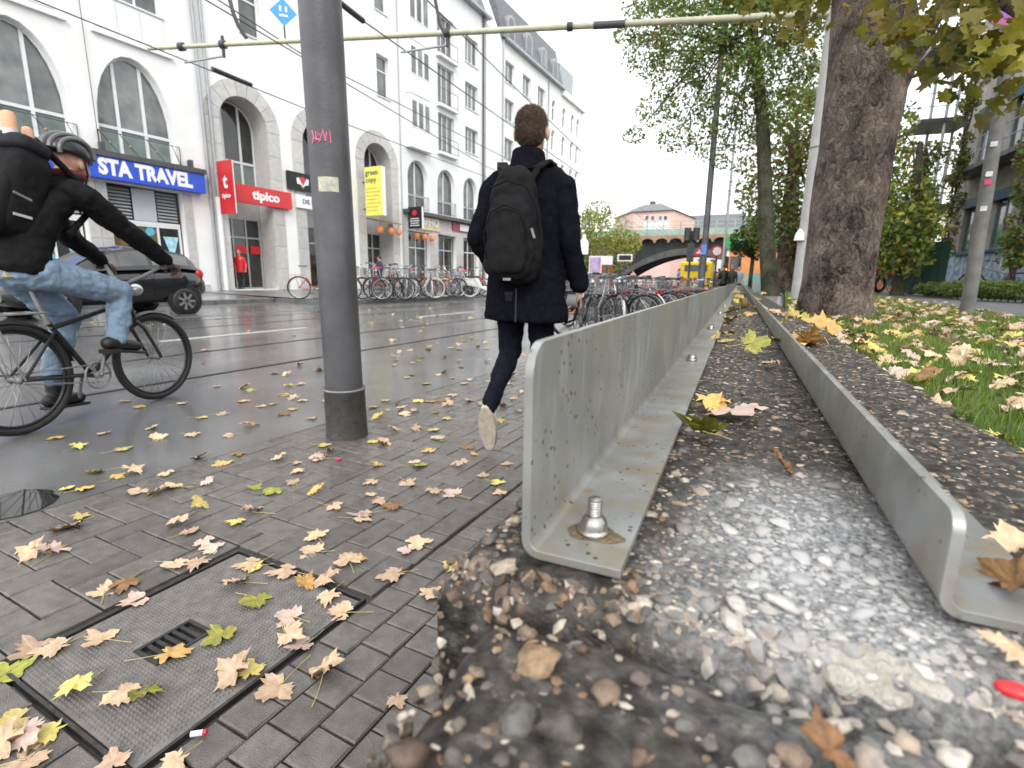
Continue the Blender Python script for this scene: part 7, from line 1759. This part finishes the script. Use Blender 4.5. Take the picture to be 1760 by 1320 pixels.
def leaf_material(key, c1, c2, vein):
    m = M('fallen_leaf_'+key, c1, .5, .2, 5.5, .25, 30, col2=c2, island=.22, detail=6, rvar=.12); t = m.node_tree; L = t.links.new; b = t.nodes['Principled BSDF']
    # paler main veins radiating from the leaf base
    tc = t.nodes.new('ShaderNodeTexCoord'); sp_ = t.nodes.new('ShaderNodeSeparateXYZ'); L(tc.outputs['Object'], sp_.inputs[0])
    at = t.nodes.new('ShaderNodeMath'); at.operation = 'ARCTAN2'; L(sp_.outputs['X'], at.inputs[0]); L(sp_.outputs['Y'], at.inputs[1])
    mu = t.nodes.new('ShaderNodeMath'); mu.operation = 'MULTIPLY'; mu.inputs[1].default_value = 6.4; L(at.outputs[0], mu.inputs[0])
    co_ = t.nodes.new('ShaderNodeMath'); co_.operation = 'COSINE'; L(mu.outputs[0], co_.inputs[0])
    mr = t.nodes.new('ShaderNodeMapRange'); mr.inputs['From Min'].default_value = .972; mr.inputs['From Max'].default_value = 1.0; mr.inputs['To Max'].default_value = .55; L(co_.outputs[0], mr.inputs['Value'])
    mx = t.nodes.new('ShaderNodeMixRGB'); mx.inputs['Color2'].default_value = (*vein, 1); L(mr.outputs[0], mx.inputs['Fac']); old = b.inputs['Base Color'].links[0].from_socket; L(old, mx.inputs['Color1']); L(mx.outputs[0], b.inputs['Base Color']); return m
LM = {'y': leaf_material('yellow', (.46,.36,.08), (.64,.53,.17), (.66,.58,.28)), 't': leaf_material('tan', (.43,.28,.165), (.62,.46,.31), (.6,.48,.34)), 'p': leaf_material('pink', (.44,.29,.23), (.62,.48,.40), (.58,.44,.38)),
      'g': leaf_material('green', (.14,.18,.03), (.42,.38,.05), (.5,.5,.2)), 'b': leaf_material('brown', (.14,.065,.025), (.30,.16,.06), (.3,.2,.1)), 'o': leaf_material('orange', (.44,.24,.07), (.62,.40,.13), (.58,.42,.2))}
m_stem = M('leaf_stem', (.42,.36,.12), .5, .25, 20)
WORD = {'y':'yellow','t':'pale tan','p':'pinkish','g':'yellow green','b':'brown','o':'orange'}
FLAT = [leaf_mb(i, .7) for i in range(10)]; CURL = [leaf_mb(40+i, 2.0) for i in range(10)]
STEMS = [stem_mb(i).mesh('stem') for i in range(5)]
for s_ in STEMS: s_.materials.append(m_stem)
LME = {}
def leaf_mesh(kind, idx, c):
    k = (kind, idx, c)
    if k not in LME:
        me = (FLAT if kind == 'f' else CURL)[idx].mesh('leaf'); me.materials.append(LM[c]); me.polygons.foreach_set('use_smooth', [True]*len(me.polygons)); LME[k] = me
    return LME[k]
rl_ = random.Random(21); NLEAF = 0
def leaf(p, size, c, where, rz=None, tilt=(0,0), kind='f', stem=True, label=None, group=None, up=.0):
    global NLEAF
    o = bpy.data.objects.new('maple_leaf', leaf_mesh(kind, rl_.randrange(10), c)); COL.objects.link(o); NLEAF += 1
    o.location = (p[0], p[1], p[2]+.002+up); o.scale = (size, size*rl_.uniform(.85,1.1), size); o.rotation_euler = (tilt[0], tilt[1], rl_.uniform(0,6.28) if rz is None else rz)
    tag(o, label or '%s fallen maple leaf lying %s' % (WORD[c], where), 'leaf', group or 'fallen leaves '+where)
    if stem: s_ = bpy.data.objects.new('stem', rl_.choice(STEMS)); COL.objects.link(s_); s_.parent = o
    return o
GP = [(130,772,'y'),(207,775,'y'),(408,781,'b'),(345,788,'t'),(140,843,'o'),(112,842,'y'),(200,822,'o'),(170,812,'y'),(225,815,'t'),(355,832,'p'),(285,815,'t'),(300,838,'t'),(437,840,'g'),(240,845,'t'),(268,850,'t'),(436,882,'t'),(140,888,'y'),(122,905,'t'),(85,945,'o'),(310,900,'t'),(322,917,'t'),(350,932,'p'),(545,925,'t'),(470,845,'g'),(545,848,'o'),(620,893,'t'),(573,872,'t'),(550,790,'t'),(660,765,'t'),(674,870,'b'),(628,885,'p'),(480,790,'t'),(515,810,'t'),(505,830,'t'),
      (60,955,'t'),(300,970,'t'),(340,968,'t'),(435,972,'t'),(440,975,'y'),(495,985,'t'),(540,950,'t'),(600,968,'t'),(560,1000,'t'),(610,962,'o'),(680,990,'t'),(735,1025,'t'),(700,945,'p'),(415,1005,'t'),(525,1010,'o'),(565,1025,'t'),(590,1055,'t'),(440,1032,'g'),(502,1063,'p'),(525,1108,'p'),(558,1160,'t'),(180,1020,'t'),(215,1005,'b'),(240,1030,'p'),(175,1100,'t'),(100,1115,'t'),(60,1120,'t'),(10,1160,'g'),(380,1100,'g'),(430,1160,'y'),(405,1165,'t'),(137,1185,'y'),(205,1195,'t'),(245,1200,'g'),(90,1260,'y'),(30,1240,'y'),(40,1275,'p'),(10,1290,'t'),(40,1310,'t'),(305,1310,'t'),(195,1318,'t'),
      (715,735,'t'),(740,775,'o'),(760,755,'g'),(790,800,'t'),(800,770,'b'),(720,800,'g'),(780,850,'p'),(745,845,'t'),(830,820,'t'),(850,830,'y'),(700,830,'t'),(650,800,'o'),(640,760,'y'),(690,700,'t'),(720,690,'y'),(740,690,'o'),(760,690,'b'),(755,645,'t'),(700,650,'y'),(660,690,'t'),(650,720,'y'),(640,700,'t'),(780,680,'t'),(800,660,'t'),(730,660,'g'),(680,740,'t'),(860,850,'t'),(870,800,'t'),(770,720,'y'),(745,710,'b'),
      (520,690,'t'),(490,680,'y'),(470,695,'y'),(450,700,'t'),(500,705,'y'),(345,718,'y'),(380,712,'t'),(330,748,'t'),(260,738,'t'),(265,755,'t'),(490,712,'b'),(540,720,'t'),(430,735,'o'),(395,750,'t'),(520,660,'t'),(560,690,'t'),(180,745,'t'),(95,755,'o'),(215,690,'t'),(240,700,'y'),(310,695,'t'),(415,690,'t'),(370,665,'t')]
for px, py, c in GP:
    p = on_z(px, py, 0); where = 'on the wet brick pavement' if p.x > -2.47 else 'on the wet asphalt beside the bricks'
    if slab_rect[0] < p.x < slab_rect[1] and slab_rect[2] < p.y < slab_rect[3]: where = 'on the concrete inspection cover'
    leaf((p.x, p.y, .001), rl_.uniform(.085,.125), c, where, kind=rl_.choice('fffc'), stem=rl_.random() < .75)
stuff_road = {}
for k in range(420):
    if k < 60: x, y = rl_.uniform(-2.4,-.45), rl_.uniform(.5,4.5)
    elif k < 170: x, y = rl_.uniform(-4.4,-.6), rl_.uniform(2.2,8)
    else: x, y = rl_.uniform(-12,-1.4), rl_.uniform(3,26)
    if x > -.3-.07*y-.2: continue
    c = rl_.choice('ttttttyyppog')
    if k < 60: leaf((x,y,.001), rl_.uniform(.06,.12), c, 'on the wet brick pavement', kind=rl_.choice('ffc'), stem=rl_.random() < .5)
    else:
        m = stuff_road.setdefault(c, MB()); src = rl_.choice(FLAT+CURL); s_ = rl_.uniform(.08,.13); a = rl_.uniform(0,6.28)
        m.add([(x+(u*math.cos(a)-v*math.sin(a))*s_, y+(u*math.sin(a)+v*math.cos(a))*s_, .003+w_*s_) for u, v, w_ in src.v], src.f)
for c, m in stuff_road.items(): tag(m.build('leaf_litter', LM[c]), '%s leaves scattered over the wet road and farther pavement' % WORD[c], 'leaves', kind='stuff')
# leaves on the seat wall, each placed by hand
def wl(px, py, size, c, label, rz=None, tilt=(0,0), kind='f', stem=True, up=0, z=None):
    p = on_z(px, py, (WZ+.006 if z is None else z)); return leaf((p.x, p.y, p.z), size, c, '', rz, tilt, kind, stem, label, 'leaves on the seat wall', up)
wl(1262,712,.115,'p','big pinkish maple leaf with long yellow stem lying between the steel rails', R(200), (.06,.0))
wl(1232,704,.06,'o','orange maple leaf tucked beneath the big pinkish leaf', R(80), (.1,.1), 'c')
wl(1212,748,.075,'g','yellow green curled maple leaf with its stem pointing to the bolt', R(120), (.25,.1), 'c')
wl(1288,612,.095,'g','broad green and yellow leaf propped up beside the tall rail', R(-65), (.25,.75), 'f', True, .03)
wl(1248,588,.07,'y','small yellow leaf on the flange of the tall rail', R(20), (.1,.0))
wl(1325,630,.06,'t','dry tan leaf fragment next to the green and yellow leaf', R(150), (.1,.2), 'c', False)
wl(1412,584,.15,'o','large rusty orange maple leaf arching on the grass side of the low rail', R(10), (.55,.1), 'c', True, .02)
wl(1345,805,.045,'b','small crumpled brown leaf scrap on the dark pebbles', R(40), (.5,.2), 'c', False)
wl(1735,1022,.06,'b','rust coloured curled leaf resting on the flange of the low rail', R(-60), (.5,.0), 'c', False, .006)
wl(1745,945,.045,'t','pale tan leaf lying past the low rail end', R(10), (.1,.1), 'c', False)
wl(1430,1296,.03,'b','brown leaf sliver on the end block pebbles', R(120), (.3,0), 'c', False)
wl(1745,1135,.03,'t','small ochre leaf piece near the mortar lump', R(70), (.2,0), 'c', False)
wl(1360,545,.12,'y','yellow leaf standing upright against the low rail', R(90), (1.0,.2), 'c'); wl(1385,548,.09,'g','green yellow leaf leaning beside the upright yellow leaf', R(30), (.6,.2), 'c')
for k in range(40):
    wy = 1.5+rl_.random()**1.3*9; wx = rl_.uniform(-.05,.10) if rl_.random() < .65 else rl_.uniform(.13,.32); q = W(wx, wy, WZ+.006); c = rl_.choice('oootyyb')
    leaf(q, rl_.uniform(.09,.14), c, 'on the farther seat wall', tilt=(rl_.uniform(-.5,.5), rl_.uniform(-.5,.5)), kind='c', stem=False)
# leaves on the lawn
lawn_mb = {}
def lawn_xmin(y): return .36-.07*y+.06
cntl = 0
for k in range(1500):
    y = .75+(rl_.random()**1.6)*14; x = rl_.uniform(max(lawn_xmin(y), -.6), 2.15 if k % 7 else 2.6); 
    if x < .08: continue
    c = rl_.choice('tttttttyyoppppb'); s_ = rl_.uniform(.075,.13)
    if cntl < 52 and y < 3.2 and x < 2.0:
        leaf((x,y,LZ+.02), s_, c, 'on the grass behind the wall', tilt=(rl_.uniform(-.35,.35), rl_.uniform(-.35,.35)), kind='c', stem=rl_.random() < .3); cntl += 1; continue
    m = lawn_mb.setdefault(c, MB()); src = rl_.choice(CURL); e = Euler((rl_.uniform(-.4,.4), rl_.uniform(-.4,.4), rl_.uniform(0,6.28))).to_matrix()
    zz_ = LZ+.018 if x < 2.15 else LZ
    m.add([Vector((x,y,zz_))+(e @ Vector(v))*s_ for v in src.v], src.f)
for c, m in lawn_mb.items(): tag(m.build('leaf_litter', LM[c]), '%s leaves strewn over the lawn and along the path' % WORD[c], 'leaves', kind='stuff')
# grass blades
gm = MB(); rg = random.Random(3)
for k in range(70000):
    y = .6+(rg.random()**1.8)*17; x0 = max(.06, lawn_xmin(y)-.07); x = rg.uniform(x0, 2.14)
    if noise.noise(Vector((x*1.3, y*1.3, 0))) < -.42 and rg.random() < .6: continue
    h = rg.uniform(.02,.055)*(1+.5*noise.noise(Vector((x*2,y*2,4)))); a = rg.uniform(0,6.28); w_ = .0016*(1+.25*y); dx, dy = math.cos(a)*w_, math.sin(a)*w_; bx, by = rg.gauss(0,.35)*h, rg.gauss(0,.35)*h; i = len(gm.v)
    gm.v += [(x-dx,y-dy,LZ-.004),(x+dx,y+dy,LZ-.004),(x+dx*.7+bx*.4,y+dy*.7+by*.4,LZ+h*.6),(x-dx*.7+bx*.4,y-dy*.7+by*.4,LZ+h*.6),(x+bx,y+by,LZ+h)]; gm.f += [(i,i+1,i+2,i+3),(i+3,i+2,i+4)]
me = bpy.data.meshes.new('grass'); me.from_pydata(gm.v, [], gm.f); me.update()
go = link('grass', me, leafmat('grass_blade', (.11,.19,.03), (.22,.30,.06), .3), None, False); tag(go, 'short green grass of the lawn behind the seat wall', 'grass', kind='stuff')
# small litter
p = on_z(340, 1266, 0); bt_ = empty('cigarette_butt', (p.x, p.y, .008), R(40)); tag(bt_, 'white and red cigarette end lying next to the inspection cover', 'litter')
MB().cyl((-.012,0,0),(.010,0,0),.0055,n=12).build('paper', m_signwhite, bt_); MB().cyl((.0101,0,0),(.017,0,0),.0054,n=12).build('filter', m_red, bt_)
p = to_w(on_z(1742, 1196, WZ)); q = W(p.x, p.y, WZ+.003); rs2 = MB().ell((0,0,0), (.008,.005,.0035), 10, 8).build('red_plastic_scrap', m_red, loc=q); tag(rs2, 'tiny red plastic scrap in the joint of the wall', 'litter')
p = on_z(463, 847, 0); rs3 = MB().cyl((-.012,0,.006),(.012,0,.006),.007,n=10).build('litter_scrap', M('crimson_cap', (.45,.02,.08), .4), loc=(on_z(582,792).x, on_z(582,792).y, 0)); tag(rs3, 'small crimson scrap among the leaves on the bricks', 'litter')
p = on_z(1580, 745, LZ); moss = empty('moss_clump', W(.318, .93, WZ-.002)); tag(moss, 'small green moss clump on the grass side edge of the wall', 'moss')
foliage([(0,0,.004,.014)], 260, .006, 91).build('moss_leaf', g_mid, moss, smooth=False)
